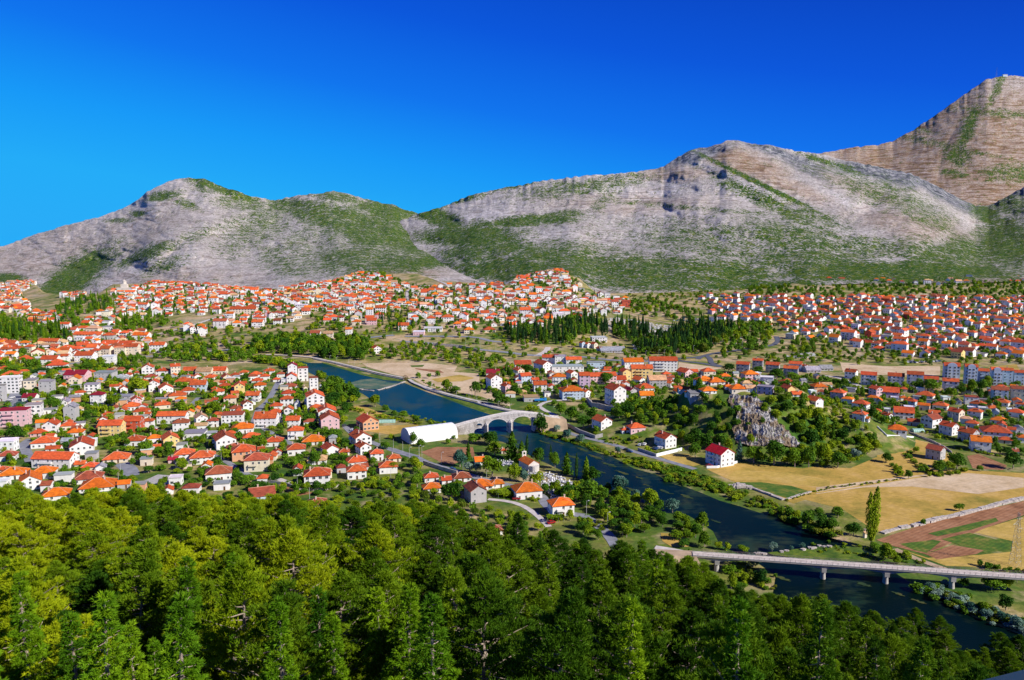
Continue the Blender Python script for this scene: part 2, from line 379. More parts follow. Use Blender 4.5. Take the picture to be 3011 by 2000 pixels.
G1 = [(170, 640, 105, 34, -33, 1), (120, 672, 60, 22, -20, 1), (20, 641, 34, 10, 0, 1), (520, 438, 90, 12, 20, .85), (470, 428, 40, 14, 20, .6), (375, 452, 42, 10, -10, .8), (430, 470, 30, 10, 20, .6), (320, 493, 18, 7, 0, .8), (270, 508, 30, 6, 0, .6), (560, 470, 70, 18, 10, .55),
      (700, 480, 90, 22, 5, .75), (780, 455, 70, 12, 8, .7), (820, 520, 140, 40, 15, .8), (900, 490, 80, 22, 15, .9), (980, 560, 120, 36, 5, .85), (1010, 596, 90, 18, -14, 1), (900, 610, 60, 20, -10, .8), (640, 600, 60, 30, 30, .5), (340, 585, 70, 14, -22, .75), (380, 610, 60, 14, -20, .5), (700, 600, 90, 40, 0, .45), (600, 520, 90, 50, -30, .5), (760, 570, 150, 60, 0, .42), (900, 530, 150, 60, 0, .75), (860, 600, 140, 40, 0, .7), (440, 548, 60, 14, -20, .45)]
G2 = [(1650, 655, 420, 22, 2, .8), (1250, 600, 260, 40, 4, .75), (1700, 560, 260, 40, 5, .5), (1850, 560, 160, 40, 10, .65), (1350, 430, 140, 18, -8, .55), (2050, 450, 150, 30, 20, .5), (1780, 470, 150, 16, 26, .7), (1090, 545, 120, 26, 0, .95), (1210, 510, 120, 13, -4, .9), (1010, 500, 70, 20, 20, .9), (1120, 575, 120, 20, -5, .8), (1290, 497, 60, 10, -8, .7), (1180, 430, 60, 6, -8, .6), (1060, 460, 60, 9, -14, .7),
      (1180, 625, 150, 28, 4, .9), (1500, 625, 380, 36, 2, .78), (1300, 570, 160, 10, 2, .5), (1760, 428, 140, 6, 26, 1), (1700, 400, 60, 4, 27, 1), (1900, 372, 60, 6, 18, .7), (1940, 385, 60, 8, 20, .6), (2060, 628, 300, 26, 0, 1), (2000, 570, 200, 26, 4, .6), (1850, 600, 160, 24, 0, .7), (2210, 590, 120, 40, 0, .75), (2320, 560, 70, 60, 0, .9), (2280, 500, 40, 22, 30, .8), (2330, 470, 50, 26, 0, .7), (1600, 480, 220, 6, 5, .45), (1880, 500, 80, 14, 20, .55), (2130, 500, 80, 20, 25, .5), (1420, 440, 90, 14, -40, .4), (1250, 440, 60, 12, 0, .4)]
G3 = [(2150, 330, 180, 8, 12, .45), (2300, 260, 90, 10, 5, .5), (2330, 400, 60, 20, 0, .6), (2230, 300, 14, 60, 22, .8), (2300, 200, 10, 60, 25, .6), (2210, 360, 30, 26, 10, .7), (2120, 300, 40, 6, 10, .5), (2200, 400, 40, 10, 10, .6)]
T1 = [(60, 590, 200, 60, -10, .35), (300, 540, 120, 40, -20, .3), (430, 640, 140, 20, 0, .3), (950, 630, 80, 12, 0, .6)]
T2 = [(1700, 370, 110, 26, 20, .9), (1560, 400, 80, 16, 0, .6), (1800, 420, 120, 16, 22, .7), (1990, 440, 120, 16, 20, .4), (2100, 520, 120, 30, 10, .5), (1450, 470, 200, 20, 0, .3), (1800, 690, 250, 25, 0, .8), (2200, 650, 150, 12, 0, .7)]
T3 = [(2200, 400, 400, 240, 0, .95)]
R2 = [(2050, 402, 140, 17, 11, 1.2), (2190, 452, 90, 17, 27, 1.2), (1610, 354, 70, 15, -12, 1.2), (1790, 350, 110, 9, 20, 1), (1850, 385, 60, 10, 30, .8), (2330, 445, 60, 10, -5, 1)]
def rockmat():
    m, t, b, o = newmat('limestone_slope')
    at = N(t, 'ShaderNodeAttribute'); at.attribute_name = 'msk'; sp = N(t, 'ShaderNodeSeparateColor'); t.links.new(at.outputs['Color'], sp.inputs[0])
    gr, tn, rk = sp.outputs[0], sp.outputs[1], sp.outputs[2]
    nb = noise(t, 0.028, 8, 0.78); ns = noise(t, 1.0, 6, 0.72, None, (0.007, 0.007, 0.075), 1.2); nf = noise(t, 0.10, 8, 0.85); nl = noise(t, 0.0035, 5, 0.65); sp_ = noise(t, 0.16, 3, 0.6)
    rock = ramp(t, nf, [(0.37, (0.09, 0.085, 0.08)), (0.445, (0.31, 0.285, 0.27)), (0.53, (0.45, 0.41, 0.39)), (0.60, (0.72, 0.69, 0.68))])
    rock2 = ramp(t, ns, [(0.40, (0.17, 0.135, 0.11)), (0.455, (0.38, 0.32, 0.28)), (0.50, (0.45, 0.40, 0.37)), (0.54, (0.72, 0.68, 0.66)), (0.57, (0.40, 0.35, 0.31))])
    rock = mix(t, math_(t, 'MULTIPLY', ramp(t, nl, [(0.4, 0.15), (0.6, 0.9)]), 0.7), rock, rock2)
    rock = mix(t, 1.0, rock, ramp(t, nl, [(0.35, (1.0, 1.0, 1.0)), (0.65, (1.32, 1.33, 1.36))]), 'MULTIPLY')
    tan = ramp(t, ns, [(0.38, (0.19, 0.10, 0.045)), (0.51, (0.40, 0.245, 0.135)), (0.535, (0.66, 0.58, 0.52)), (0.56, (0.36, 0.22, 0.12)), (0.60, (0.46, 0.33, 0.22))])
    tan = mix(t, 1.0, tan, ramp(t, nf, [(0.35, 0.6), (0.6, 1.15)]), 'MULTIPLY')
    c = mix(t, math_(t, 'MULTIPLY', tn, ramp(t, nb, [(0.3, 0.55), (0.55, 1.0)])), rock, tan)
    clf = ramp(t, noise(t, 1.0, 8, 0.8, None, (0.035, 0.035, 0.012), 0.8), [(0.40, (0.03, 0.035, 0.05)), (0.49, (0.16, 0.17, 0.20)), (0.60, (0.46, 0.45, 0.46))])
    c = mix(t, rk, c, clf)
    s = math_(t, 'ADD', math_(t, 'MULTIPLY', nb, .55), math_(t, 'MULTIPLY', sp_, 0.55)); thr = math_(t, 'MULTIPLY_ADD', gr, -0.185, 0.610)
    k = math_(t, 'MULTIPLY', math_(t, 'SUBTRACT', s, thr), 26.0); k = math_(t, 'MINIMUM', math_(t, 'MAXIMUM', k, 0.0), 1.0)
    green = ramp(t, noise(t, 0.07, 5, 0.75), [(0.36, (0.014, 0.06, 0.010)), (0.50, (0.055, 0.125, 0.012)), (0.64, (0.17, 0.20, 0.022))])
    c = mix(t, k, c, green); ork = ramp(t, noise(t, 0.13, 4, 0.75), [(0.60, 0.0), (0.63, 1.0)]); c = mix(t, math_(t, 'MULTIPLY', math_(t, 'MULTIPLY', k, ork), .75), c, (0.50, 0.47, 0.46))
    t.links.new(c, b.inputs['Base Color']); b.inputs['Roughness'].default_value = 0.95; b.inputs['Specular IOR Level'].default_value = 0.1
    h = math_(t, 'ADD', math_(t, 'MULTIPLY', ns, 0.8), math_(t, 'MULTIPLY', nf, 1.3)); bumpn(t, b, h, 1.0, 7.0)
    return m
M_ROCK = rockmat()
def mountain(name, u0, u1, nu, sky, base, depth, greens, tans, rocks, amp, seed, gully=.013, ribs=(), fine=.013):
    """columns of ground seen between a base line and the ridge line; base(u)->v, depth(u,s)->distance (s 0 base..1 ridge)"""
    nu = int(nu * 1.6); U = np.linspace(u0, u1, nu); ns = 260; S = np.linspace(0, 1, ns)
    UU, SS = np.meshgrid(U, S)
    vs_ = interp_pts(sky, U); vb = np.array([max(base(u), np.interp(u, [p[0] for p in GTP], [p[1] for p in GTP]) + 20) if seed < 30 else base(u) for u in U])
    vb = np.convolve(np.pad(vb, 12, 'edge'), np.ones(25) / 25, 'valid'); VV = vb + (vs_ - vb) * SS + (fbm(U / 12, U * 0 + seed, seed, 4) - 0.5) * 7 * SS ** 8
    Yd = depth(UU, SS)
    rel = fbm(UU / 230 + VV / 260, VV / 150 - UU / 500 + seed, seed, 6, True) - 0.5
    rel2 = fbm(UU / 34 + VV / 40, VV / 26 - UU / 90 + seed, seed + 5, 6) - 0.5
    edge = np.clip(SS * 6, 0, 1)
    wx = UU + 60 * (fbm(UU / 90, VV / 90, seed + 9, 3) - .5)
    gul = fbm(wx / 75 + VV / 300, VV / 420, seed + 13, 6, True) - .5
    Yd = Yd * (1 + edge * (amp * .45 * rel + fine * rel2 + gully * gul))
    for (x0, y0_, x1, y1, dd, wd_) in ribs:     # rocky spurs: ground below the line stands nearer
        x0, y0_, x1, y1 = x0 * 1.2753, y0_ * 1.2755, x1 * 1.2753, y1 * 1.2755; L_ = math.hypot(x1 - x0, y1 - y0_); ax, ay = (x1 - x0) / L_, (y1 - y0_) / L_
        p_ = (UU - x0) * ax + (VV - y0_) * ay; q_ = (UU - x0) * -ay + (VV - y0_) * ax + 26 * (fbm(UU / 50, VV / 50, seed + 21, 4) - .5)
        al = np.sin(np.pi * np.clip(p_ / L_, 0, 1)); st_ = 1 / (1 + np.exp(-np.clip(q_ / 17, -30, 30))) * np.exp(-np.clip(q_, 0, None) / wd_)
        Yd = Yd * (1 - dd * al * st_)
    dx = (UU - 1505.5) / F; dz = -(VV - 1000) / F; bb = CP + dz * SP; s = Yd / bb
    X, Y, Z = dx * s, Yd, CH + (-SP + dz * CP) * s
    # back slope
    nb = 14; kb = np.arange(1, nb + 1)[:, None] / nb
    Xb = X[-1] * (1 + kb * 0.5); Yb = Y[-1] * (1 + kb * 0.5); Zb = Z[-1] * (1 - kb ** 1.1) + (-60) * kb ** 1.1
    V = np.concatenate([np.stack([X, Y, Z], -1), np.stack([Xb, Yb, Zb], -1)], 0); nr = ns + nb
    idx = np.arange(nr * nu).reshape(nr, nu)
    Q = np.stack([idx[:-1, :-1], idx[:-1, 1:], idx[1:, 1:], idx[1:, :-1]], -1).reshape(-1, 4)
    me = mk_tris(name, V.reshape(-1, 3), Q, M_ROCK); me.polygons.foreach_set('use_smooth', [True] * len(me.polygons))
    msk = np.zeros((nr, nu, 4), np.float32); msk[..., 3] = 1
    msk[:ns, :, 0] = gmask(greens, UU, VV) ; msk[:ns, :, 1] = gmask(tans, UU, VV)
    if rocks: msk[:ns, :, 2] = gmask(rocks, UU, VV)
    at = me.color_attributes.new('msk', 'FLOAT_COLOR', 'POINT'); at.data.foreach_set('color', msk.ravel())
    return setp(ob(name, me), kind='structure'), (X, Y, Z, msk[:ns, :, 0], VV)
def yb1(u): return np.interp(u, [-900, 0, 150, 420, 700, 1100, 1700], [2650, 2500, 2300, 1950, 1750, 1640, 1700])
mountain('mountain', -900, 1660, 520, SKY1, lambda u: float(np.interp(u, [-900, 0, 100, 260, 420, 800, 1200, 1660], [880, 868, 880, 905, 868, 862, 850, 840])),
         lambda U, S: yb1(U) + (3700 - yb1(U)) * S ** 1.1, G1, T1, None, 0.20, 11, .012, [(660, 455, 250, 640, .06, 190), (440, 415, 300, 540, .03, 120), (960, 495, 780, 640, .05, 150), (830, 455, 640, 600, .035, 110), (1080, 590, 850, 625, .03, 60)], .009)
def yb2(u): return np.interp(u, [1000, 1250, 1500, 1700, 1900, 2200, 3011, 3700], [2500, 2100, 1650, 1560, 1500, 1650, 1700, 1700])
_, M2 = mountain('mountain', 1045, 3700, 540, SKY2, lambda u: float(np.interp(u, [1045, 1250, 1500, 1700, 1900, 2100, 2500, 3011, 3700], [850, 838, 838, 838, 880, 850, 835, 830, 830])),
         lambda U, S: yb2(U) + (3300 - yb2(U)) * S ** 1.1, G2, T2, R2, 0.12, 23, .010, [(1640, 372, 1330, 520, .025, 160), (1950, 380, 2270, 500, .035, 140), (1560, 372, 1100, 545, .03, 200), (1690, 328, 1900, 480, .02, 120), (2250, 470, 2050, 620, .03, 120), (1500, 400, 1260, 470, .02, 60)], .008)
_, M3 = mountain('mountain', 2150, 3950, 360, SKY3, lambda u: 700, lambda U, S: 3500 + 1500 * S, G3, T3, None, 0.02, 37, .006, (), .0035)

# ------------------------------------------------------------------ river, fields, roads
def waterm():
    m, t, b, o = newmat('river_water')
    n = noise(t, 0.03, 4, 0.6, None, (1, 0.6, 1), 0.5); n2 = noise(t, 0.22, 4, 0.7, None, (0.5, 1.6, 1))
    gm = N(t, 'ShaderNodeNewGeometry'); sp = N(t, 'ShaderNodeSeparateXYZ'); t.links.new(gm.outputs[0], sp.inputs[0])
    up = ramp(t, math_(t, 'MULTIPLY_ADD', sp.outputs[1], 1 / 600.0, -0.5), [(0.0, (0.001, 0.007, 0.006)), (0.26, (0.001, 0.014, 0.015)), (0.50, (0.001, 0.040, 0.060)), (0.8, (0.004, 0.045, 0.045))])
    sh = ramp(t, math_(t, 'ADD', math_(t, 'MULTIPLY', n, 0.7), math_(t, 'MULTIPLY', n2, 0.3)), [(0.50, 0.0), (0.60, 1.0)])
    shal = mix(t, noise(t, 0.08, 3), (0.004, 0.07, 0.04), (0.07, 0.055, 0.012))
    t.links.new(mix(t, math_(t, 'MULTIPLY', sh, 0.6), up, shal), b.inputs['Base Color'])
    b.inputs['Roughness'].default_value = 0.3; b.inputs['Specular IOR Level'].default_value = 0.035
    bumpn(t, b, noise(t, 0.9, 4, 0.6, None, (1, 2.2, 1)), 0.5, 0.15)
    return m
M_WATER = waterm()
right_bank = [(775, 1054), (894, 1060), (946, 1066), (1004, 1084), (1062, 1102), (1126, 1116), (1184, 1123), (1207, 1134), (1256, 1153), (1312, 1172), (1368, 1195), (1410, 1209), (1447, 1221), (1514, 1240), (1559, 1251), (1576, 1266), (1593, 1276), (1649, 1293), (1705, 1310), (1755, 1331), (1800, 1343), (1862, 1377), (1912, 1391), (1996, 1425), (2064, 1450), (2116, 1472), (2173, 1488), (2232, 1507), (2273, 1515), (2314, 1532), (2354, 1553), (2409, 1570), (2476, 1592), (2560, 1625), (2640, 1690), (2729, 1744), (2783, 1771), (2859, 1813), (2936, 1840), (3011, 1871), (3300, 1990)]
left_bank = [(775, 1058), (830, 1066), (885, 1084), (930, 1106), (1015, 1134), (1063, 1156), (1119, 1192), (1161, 1209), (1203, 1220), (1262, 1240), (1309, 1251), (1350, 1262), (1390, 1280), (1480, 1300), (1559, 1340), (1621, 1369), (1691, 1402), (1733, 1425), (1798, 1446), (1848, 1462), (1912, 1486), (1948, 1507), (2026, 1516), (2097, 1562), (2116, 1600), (2151, 1620), (2205, 1640), (2281, 1692), (2273, 1745), (2330, 1800), (2500, 1900), (2700, 1990), (2900, 2100)]
RIVER_S = right_bank + left_bank[::-1]
NSH = [0]
def sheet(name, P, z, mat, occm=2, kind='structure'):
    z += NSH[0] * .0015; NSH[0] += 1
    Q = [on_plane(u, v, z) for u, v in P]
    # fine strips between the outline points so that it stays light but smooth
    me = bpy.data.meshes.new(name); me.from_pydata(Q, [], [tuple(range(len(Q)))]); me.materials.append(mat); me.update()
    o = ob(name, me); setp(o, kind=kind)
    if occm:
        W = [(q[0], q[1]) for q in Q]; xs = [q[0] for q in W]; ys = [q[1] for q in W]
        i0, i1 = int((min(xs) - OX) / 2), int((max(xs) - OX) / 2) + 1; j0, j1 = int((min(ys) - OY) / 2), int((max(ys) - OY) / 2) + 1
        for i in range(max(i0, 0), min(i1, 1600)):
            for j in range(max(j0, 0), min(j1, 1300)):
                if pin(W, OX + 2 * i + 1, OY + 2 * j + 1): OCC[i, j] |= occm
    return o
sheet('river', RIVER_S, 0.05, M_WATER, 1)
def road(name, P, width, mat, z=0.12, occm=1, y0=262.0, kind='structure'):
    W = [Vector(hit(u, v, y0)) for u, v in P]
    pts = []
    for a, b2 in zip(W[:-1], W[1:]):
        n = max(1, int((b2 - a).length / 5))
        pts += [a + (b2 - a) * k / n for k in range(n)]
    pts.append(W[-1]); P3 = [Vector(p) for p in pts]
    for _ in range(3): P3 = [P3[0]] + [(P3[k - 1] + P3[k] * 2 + P3[k + 1]) / 4 for k in range(1, len(P3) - 1)] + [P3[-1]]
    V = []; Fc = []
    for k, p in enumerate(P3):
        d = (P3[min(k + 1, len(P3) - 1)] - P3[max(k - 1, 0)]); d.z = 0; d.normalize(); n = Vector((-d.y, d.x, 0)) * width / 2
        for q in (p + n, p, p - n): V.append((q.x, q.y, max(g(q.x, q.y), g(p.x, p.y) - 0.2) + z))
        occ_mark(p.x, p.y, width / 2, occm)
        if k: Fc += [(3 * k - 3, 3 * k - 2, 3 * k + 1, 3 * k), (3 * k - 2, 3 * k - 1, 3 * k + 2, 3 * k + 1)]
    return setp(mk(name, V, Fc, mat), kind=kind)
def fieldm(name, a, b_, c, sc1=0.05, rows=None):
    m, t, b, o = newmat(name)
    n = noise(t, sc1, 6, 0.7); n2 = noise(t, 0.7, 4, 0.7, None, (0.4, 1.5, 1))
    col = ramp(t, n, [(0.32, a), (0.5, b_), (0.68, c)])
    t.links.new(mix(t, 1.0, col, ramp(t, n2, [(0.3, 0.66), (0.7, 1.18)]), 'MULTIPLY'), b.inputs['Base Color']); b.inputs['Roughness'].default_value = 0.95
    bumpn(t, b, n2, 0.7, 0.3)
    if rows:
        wv = N(t, 'ShaderNodeTexWave', wave_type='BANDS', bands_direction='X'); wv.inputs['Scale'].default_value = .16; wv.inputs['Distortion'].default_value = 1.2; wv.inputs['Detail'].default_value = 3
        gm = N(t, 'ShaderNodeNewGeometry'); mp = N(t, 'ShaderNodeMapping'); mp.inputs['Rotation'].default_value = (0, 0, R(rows)); t.links.new(gm.outputs['Position'], mp.inputs[0]); t.links.new(mp.outputs[0], wv.inputs['Vector'])
        old = b.inputs['Base Color'].links[0].from_socket; t.links.new(mix(t, 1.0, old, ramp(t, wv.outputs['Fac'], [(.3, .88), (.6, 1.05)]), 'MULTIPLY'), b.inputs['Base Color'])
    return m
M_DRY = fieldm('dry_grass', (0.22, 0.19, 0.025), (0.46, 0.30, 0.06), (0.58, 0.38, 0.13), 0.03)
M_OCHRE = fieldm('ochre_grass', (0.26, 0.21, 0.03), (0.48, 0.33, 0.07), (0.55, 0.38, 0.12), 0.05)
M_SOIL = fieldm('ploughed_red_soil', (0.20, 0.085, 0.035), (0.32, 0.15, 0.07), (0.40, 0.21, 0.11), 0.08, 55)
M_GREENF = fieldm('green_crop', (0.03, 0.10, 0.01), (0.08, 0.15, 0.012), (0.24, 0.20, 0.04), 0.16, 55)
M_WEED = fieldm('bank_weed', (0.02, 0.07, 0.006), (0.08, 0.14, 0.010), (0.22, 0.25, 0.02), 0.15)
M_STUBBLE = fieldm('stubble', (0.42, 0.30, 0.16), (0.58, 0.44, 0.27), (0.66, 0.52, 0.36), 0.05)
# right-hand fields
sheet('field', [CD(990, 1140), CD(1330, 1075), CD(2000, 1130), CE(0, 1110), CE(360, 1130), CE(640, 1010), CE(600, 760), CE(740, 810), CE(1010, 820), CE(1250, 880), CE(1400, 1000), CE(1380, 1150), CE(1600, 1150), CE(2177, 1180), (3200, 1392), (3200, 1425), CE(2177, 1430), CE(1680, 1540), CG(740, 390), CG(500, 430), CG(420, 400), CF(2200, 430), CF(1800, 330), CD(1900, 1500), CD(1250, 1260)], 0.03, M_DRY)
sheet('field', [CD(1180, 1230), CD(1280, 1260), CD(1560, 1250), CD(2000, 1310), CD(2281, 1330), CD(2281, 1250), CD(1800, 1170), CD(1300, 1150)], 0.06, M_OCHRE)
sheet('field', [CF(1030, 140), CF(1200, 200), CF(1600, 310), CF(1850, 240), CF(1650, 180), CF(1320, 140)], 0.09, M_GREENF)
sheet('field', [CE(0, 1330), CE(640, 1250), CE(1180, 1190), CE(1600, 1180), CE(2177, 1230), CE(2177, 1330), CE(1700, 1400), CE(1000, 1320), CE(500, 1330), CE(0, 1400)], 0.06, M_STUBBLE)
sheet('field', [CE(1580, 1000), CE(1700, 980), CE(2000, 1100), CE(1960, 1150), CE(1640, 1130)], 0.07, M_SOIL)
sheet('field', [CG(460, 490), CG(860, 360), CG(1597, 190), CG(1597, 300), CG(1300, 400), CG(840, 600), CG(600, 540)], 0.06, M_SOIL)
sheet('field', [CG(860, 440), CG(1380, 320), CG(1400, 345), CG(1200, 410), CG(930, 462)], 0.09, M_GREENF)
sheet('field', [CG(960, 485), CG(1180, 435), CG(1505, 520), CG(1490, 565), CG(1300, 590), CG(1150, 545)], 0.09, M_GREENF)
sheet('field', [CG(840, 600), CG(1050, 530), CG(1290, 570), CG(1230, 600), CG(930, 640)], 0.09, M_SOIL)
sheet('field', [CG(640, 520), CG(900, 490), CG(960, 500), CG(850, 590), CG(760, 570)], 0.09, M_GREENF)
sheet('field', [CG(1300, 400), CG(1597, 310), CG(1700, 330), CG(1700, 740), CG(1300, 700), CG(1000, 690), CG(640, 562), CG(860, 628), CG(1250, 606), CG(1500, 580), CG(1510, 500), CG(1200, 430)], 0.05, M_OCHRE)
# fields beyond the river, left of the school
sheet('field', [CM(1000, 890), CM(1200, 860), CM(1480, 880), CM(1880, 920), CM(1850, 975), CM(2080, 990), CM(2080, 1100), CM(2280, 1210), CM(2361, 1250), CM(2361, 1290), CM(2100, 1200), CM(1600, 1110), CM(1480, 1040), CM(1300, 1000), CM(1060, 930)], 0.05, M_STUBBLE)
sheet('field', [CM(1490, 940), CM(1720, 960), CM(1760, 985), CM(1640, 975), CM(1500, 950)], 0.09, M_SOIL)
sheet('field', [CM(1450, 915), CM(1580, 910), CM(1560, 930), CM(1460, 930)], 0.09, M_GREENF)
sheet('field', [CM(1640, 1040), CM(1900, 1000), CM(2040, 1030), CM(1920, 1060), CM(1700, 1070)], 0.09, M_OCHRE)
# allotments by the tent hall
sheet('field', [CC(130, 960), CC(320, 900), CC(500, 900), CC(680, 910), CC(700, 1000), CC(470, 1090), CC(370, 1080)], 0.05, M_SOIL)
sheet('field', [CC(0, 870), CC(120, 900), CC(450, 860), CC(640, 880), CC(620, 910), CC(300, 905), CC(130, 960), CC(0, 950)], 0.08, M_GREENF)
sheet('field', [CB(1520, 480), CB(1650, 470), CB(1830, 540), CB(2040, 610), CB(1850, 640), CB(1700, 600)], 0.05, M_OCHRE)
sheet('field', [CB(1760, 600), CB(2000, 580), CB(2050, 605), CB(1830, 630)], 0.09, M_GREENF)
sheet('field', [CB(780, 1300), CB(900, 1330), CB(1160, 1390), CB(980, 1420), CB(830, 1370)], 0.1, M_SOIL)
sheet('field', [CB(1760, 690), CB(2240, 670), CB(2260, 720), CB(1960, 780), CB(1700, 740)], 0.05, M_DRY)
sheet('field', [CE(180, 530), CE(350, 525), CE(360, 570), CE(230, 580)], 0.07, M_SOIL)
sheet('field', [CE(250, 20), CE(700, 60), CE(1300, 60), CE(1300, 150), CE(1150, 160), CE(640, 150), CE(280, 120)], 0.05, M_STUBBLE)
sheet('field', [CE(1850, 60), CE(2100, 40), CE(2140, 110), CE(1800, 75)], 0.05, M_DRY)
sheet('field', [CD(700, 20), CD(1170, 80), CD(1050, 100), CD(700, 130), CD(690, 60)], 0.05, M_STUBBLE)
sheet('field', [CD(500, 1000), CD(640, 980), CD(800, 980), CD(900, 1050), CD(930, 1090), CD(850, 1110), CD(620, 1060)], 0.05, M_OCHRE)
sheet('field', [CF(230, 690), CF(420, 700), CF(540, 760), CF(530, 840), CF(350, 840), CF(250, 780)], 0.05, M_DRY)
sheet('field', [CE(330, 390), CE(560, 330), CE(560, 370), CE(380, 430)], 0.05, M_DRY)
# weed banks and the shallows above the road bridge
sheet('weed_bank', [CM(640, 878), CM(820, 930), CM(1000, 985), CM(1200, 1028), CM(1390, 1052), CM(1380, 1064), CM(1200, 1046), CM(1000, 1001), CM(820, 946), CM(640, 892)], 0.09, M_WEED, 1)
sheet('weed_bank', [CC(0, 215), CC(60, 262), CC(200, 312), CC(400, 385), CC(600, 462), CC(880, 560), CC(1050, 556), CC(1100, 552), CC(880, 505), CC(500, 400), CC(200, 290), CC(30, 215)], 0.09, M_WEED, 1)
sheet('weed_bank', [CC(1130, 600), CC(1240, 592), CC(1290, 640), CC(1275, 676), CC(1200, 668), CC(1120, 645)], 0.09, M_WEED, 1)
sheet('weed_bank', [CF(1390, 905), CF(1530, 885), CF(1900, 840), CF(2160, 828), CF(2400, 850), CF(2520, 1000), CF(2361, 1000), CF(2060, 1000), CF(1700, 960), CF(1450, 930)], 0.1, M_WEED, 1)
M_SHAL = fieldm('river_weed', (0.01, 0.035, 0.02), (0.03, 0.06, 0.015), (0.10, 0.085, 0.02), 0.15)
def blobsheet(u, v, ru, rv, z, mat, name='river_weed', n=22, seed=0):
    rr = random.Random(seed); P = []
    for k in range(n):
        a = 2 * math.pi * k / n; q = 0.65 + 0.55 * rr.random()
        P.append((u + ru * q * math.cos(a) + rv * 0.8 * math.sin(a), v + rv * q * math.sin(a) + ru * 0.28 * math.cos(a)))
    return sheet(name, P, z, mat, 0)
for k, (x, y, ru, rv) in enumerate([(1940, 1398, 22, 4), (1905, 1428, 14, 3), (1958, 1446, 20, 4), (1990, 1425, 16, 3), (2020, 1460, 22, 4), (1880, 1405, 12, 3), (2105, 1533, 14, 3), (1712, 1322, 22, 5), (1752, 1344, 26, 5), (1790, 1366, 24, 5), (1830, 1390, 20, 4), (1690, 1345, 22, 4), (1640, 1300, 20, 3), (1600, 1300, 18, 3), (2300, 1700, 26, 6), (2540, 1718, 22, 5), (2640, 1746, 24, 4), (2700, 1768, 24, 4), (1500, 1288, 30, 4), (1760, 1385, 20, 4), (1860, 1440, 22, 4)]):
    blobsheet(x, y, ru, rv, 0.09, M_SHAL, seed=k)
M_SAND = fieldm('gravel_shallows', (0.02, 0.09, 0.08), (0.08, 0.14, 0.09), (0.20, 0.20, 0.13), 0.08)
sheet('gravel_shallows', [(1020, 1128), (1060, 1117), (1100, 1113), (1150, 1126), (1184, 1127), (1160, 1133), (1110, 1144), (1050, 1143)], 0.08, M_SAND, 0)

# the walkway and roads
road('path', [CM(130, 822), CM(350, 830), CM(560, 848), CM(760, 890), CM(960, 940), CM(1160, 990), CM(1390, 1035)], 3.2, M_PAVE, 0.9)
road('path', [CM(1440, 1052), CM(1470, 1080), CM(1600, 1130), CM(1800, 1190), CM(2000, 1240), CM(2361, 1312), CC(700, 440), CC(900, 500), CC(1120, 548), CC(1260, 552)], 3.4, M_PAVE, 1.3)
road('road', [CC(1560, 600), CC(1600, 640), CC(1600, 700), CC(1640, 740), CC(1760, 790), CC(1950, 830), CC(2281, 920), CD(60, 905), CD(330, 985), CD(560, 1050), CD(870, 1140)], 4.6, M_ASPH)
road('road', [CC(1370, 480), CC(1420, 520), CC(1500, 560), CC(1580, 590)], 4.0, M_PAVE, 0.14)
road('road', [CC(1370, 480), CC(1400, 450), CC(1480, 420), CC(1620, 420), CC(1850, 400), CC(1950, 370)], 4.0, M_PAVE, 0.14)
road('road', [CC(1380, 190), CC(1440, 240), CC(1560, 275), CC(1620, 270)], 4.5, M_ASPH)
road('road', [CB(1960, 930), CB(2060, 970), CB(2240, 1015), CC(150, 1070), CC(320, 1110), CC(560, 1180), CC(720, 1225), CC(900, 1280), CC(1200, 1340), CC(1400, 1400), CX(1350, 480), CX(1500, 560)], 6.0, M_ASPH)
road('road', [CX(1760, 580), CX(1850, 640), CX(1960, 700), CX(2040, 780), CX(2080, 860), CX(2120, 930), (1830, 1640)], 5.5, M_ASPH, 0.14)
road('road', [CX(1500, 540), CX(1760, 580)], 5.5, M_ASPH, 0.12)
road('road', [CX(720, 400), CX(900, 395), CX(1050, 430), CX(1180, 520), CX(1280, 590), CX(1380, 700)], 3.2, M_PAVE, 0.14)
road('road', [CB(2230, 1010), CB(1960, 935), CB(1600, 800), CB(1500, 720), CB(1480, 690)], 5.0, M_ASPH, 0.13)
road('road', [CB(480, 1210), CB(250, 1070), CB(150, 1010), CB(0, 960)], 4.2, M_ASPH, 0.13)
road('road', [CB(520, 640), CB(700, 760), CB(880, 860), CB(980, 900)], 4.6, M_ASPH, 0.13)
road('road', [CB(550, 560), CB(580, 500), CB(660, 440), CB(720, 340), CB(770, 240), CB(800, 200)], 5.0, M_ASPH, 0.13)
road('road', [CB(550, 560), CB(520, 640)], 4.4, M_ASPH, 0.12)
road('road', [CB(480, 1210), CB(640, 1240), CB(760, 1220), CB(880, 1290), CB(980, 1320)], 4.0, M_PAVE, 0.14)
road('road', [CA(1370, 1210), CA(1400, 1170), CA(1330, 1110), CA(1270, 1080)], 9.0, M_ASPH, 0.13)
road('road', [CA(1560, 1240), CA(1700, 1260), CA(1900, 1250)], 16.0, M_CONC, 0.12)
road('road', [CA(320, 1060), CA(270, 940), CA(230, 870), CA(330, 820)], 6.0, M_ASPH, 0.13)
road('road', [CA(80, 520), CA(150, 460), CA(150, 380), CA(180, 340)], 10.0, M_ASPH, 0.13)
road('road', [CA(1880, 560), CA(2000, 470), CA(2080, 390)], 4.0, M_ASPH, 0.13)
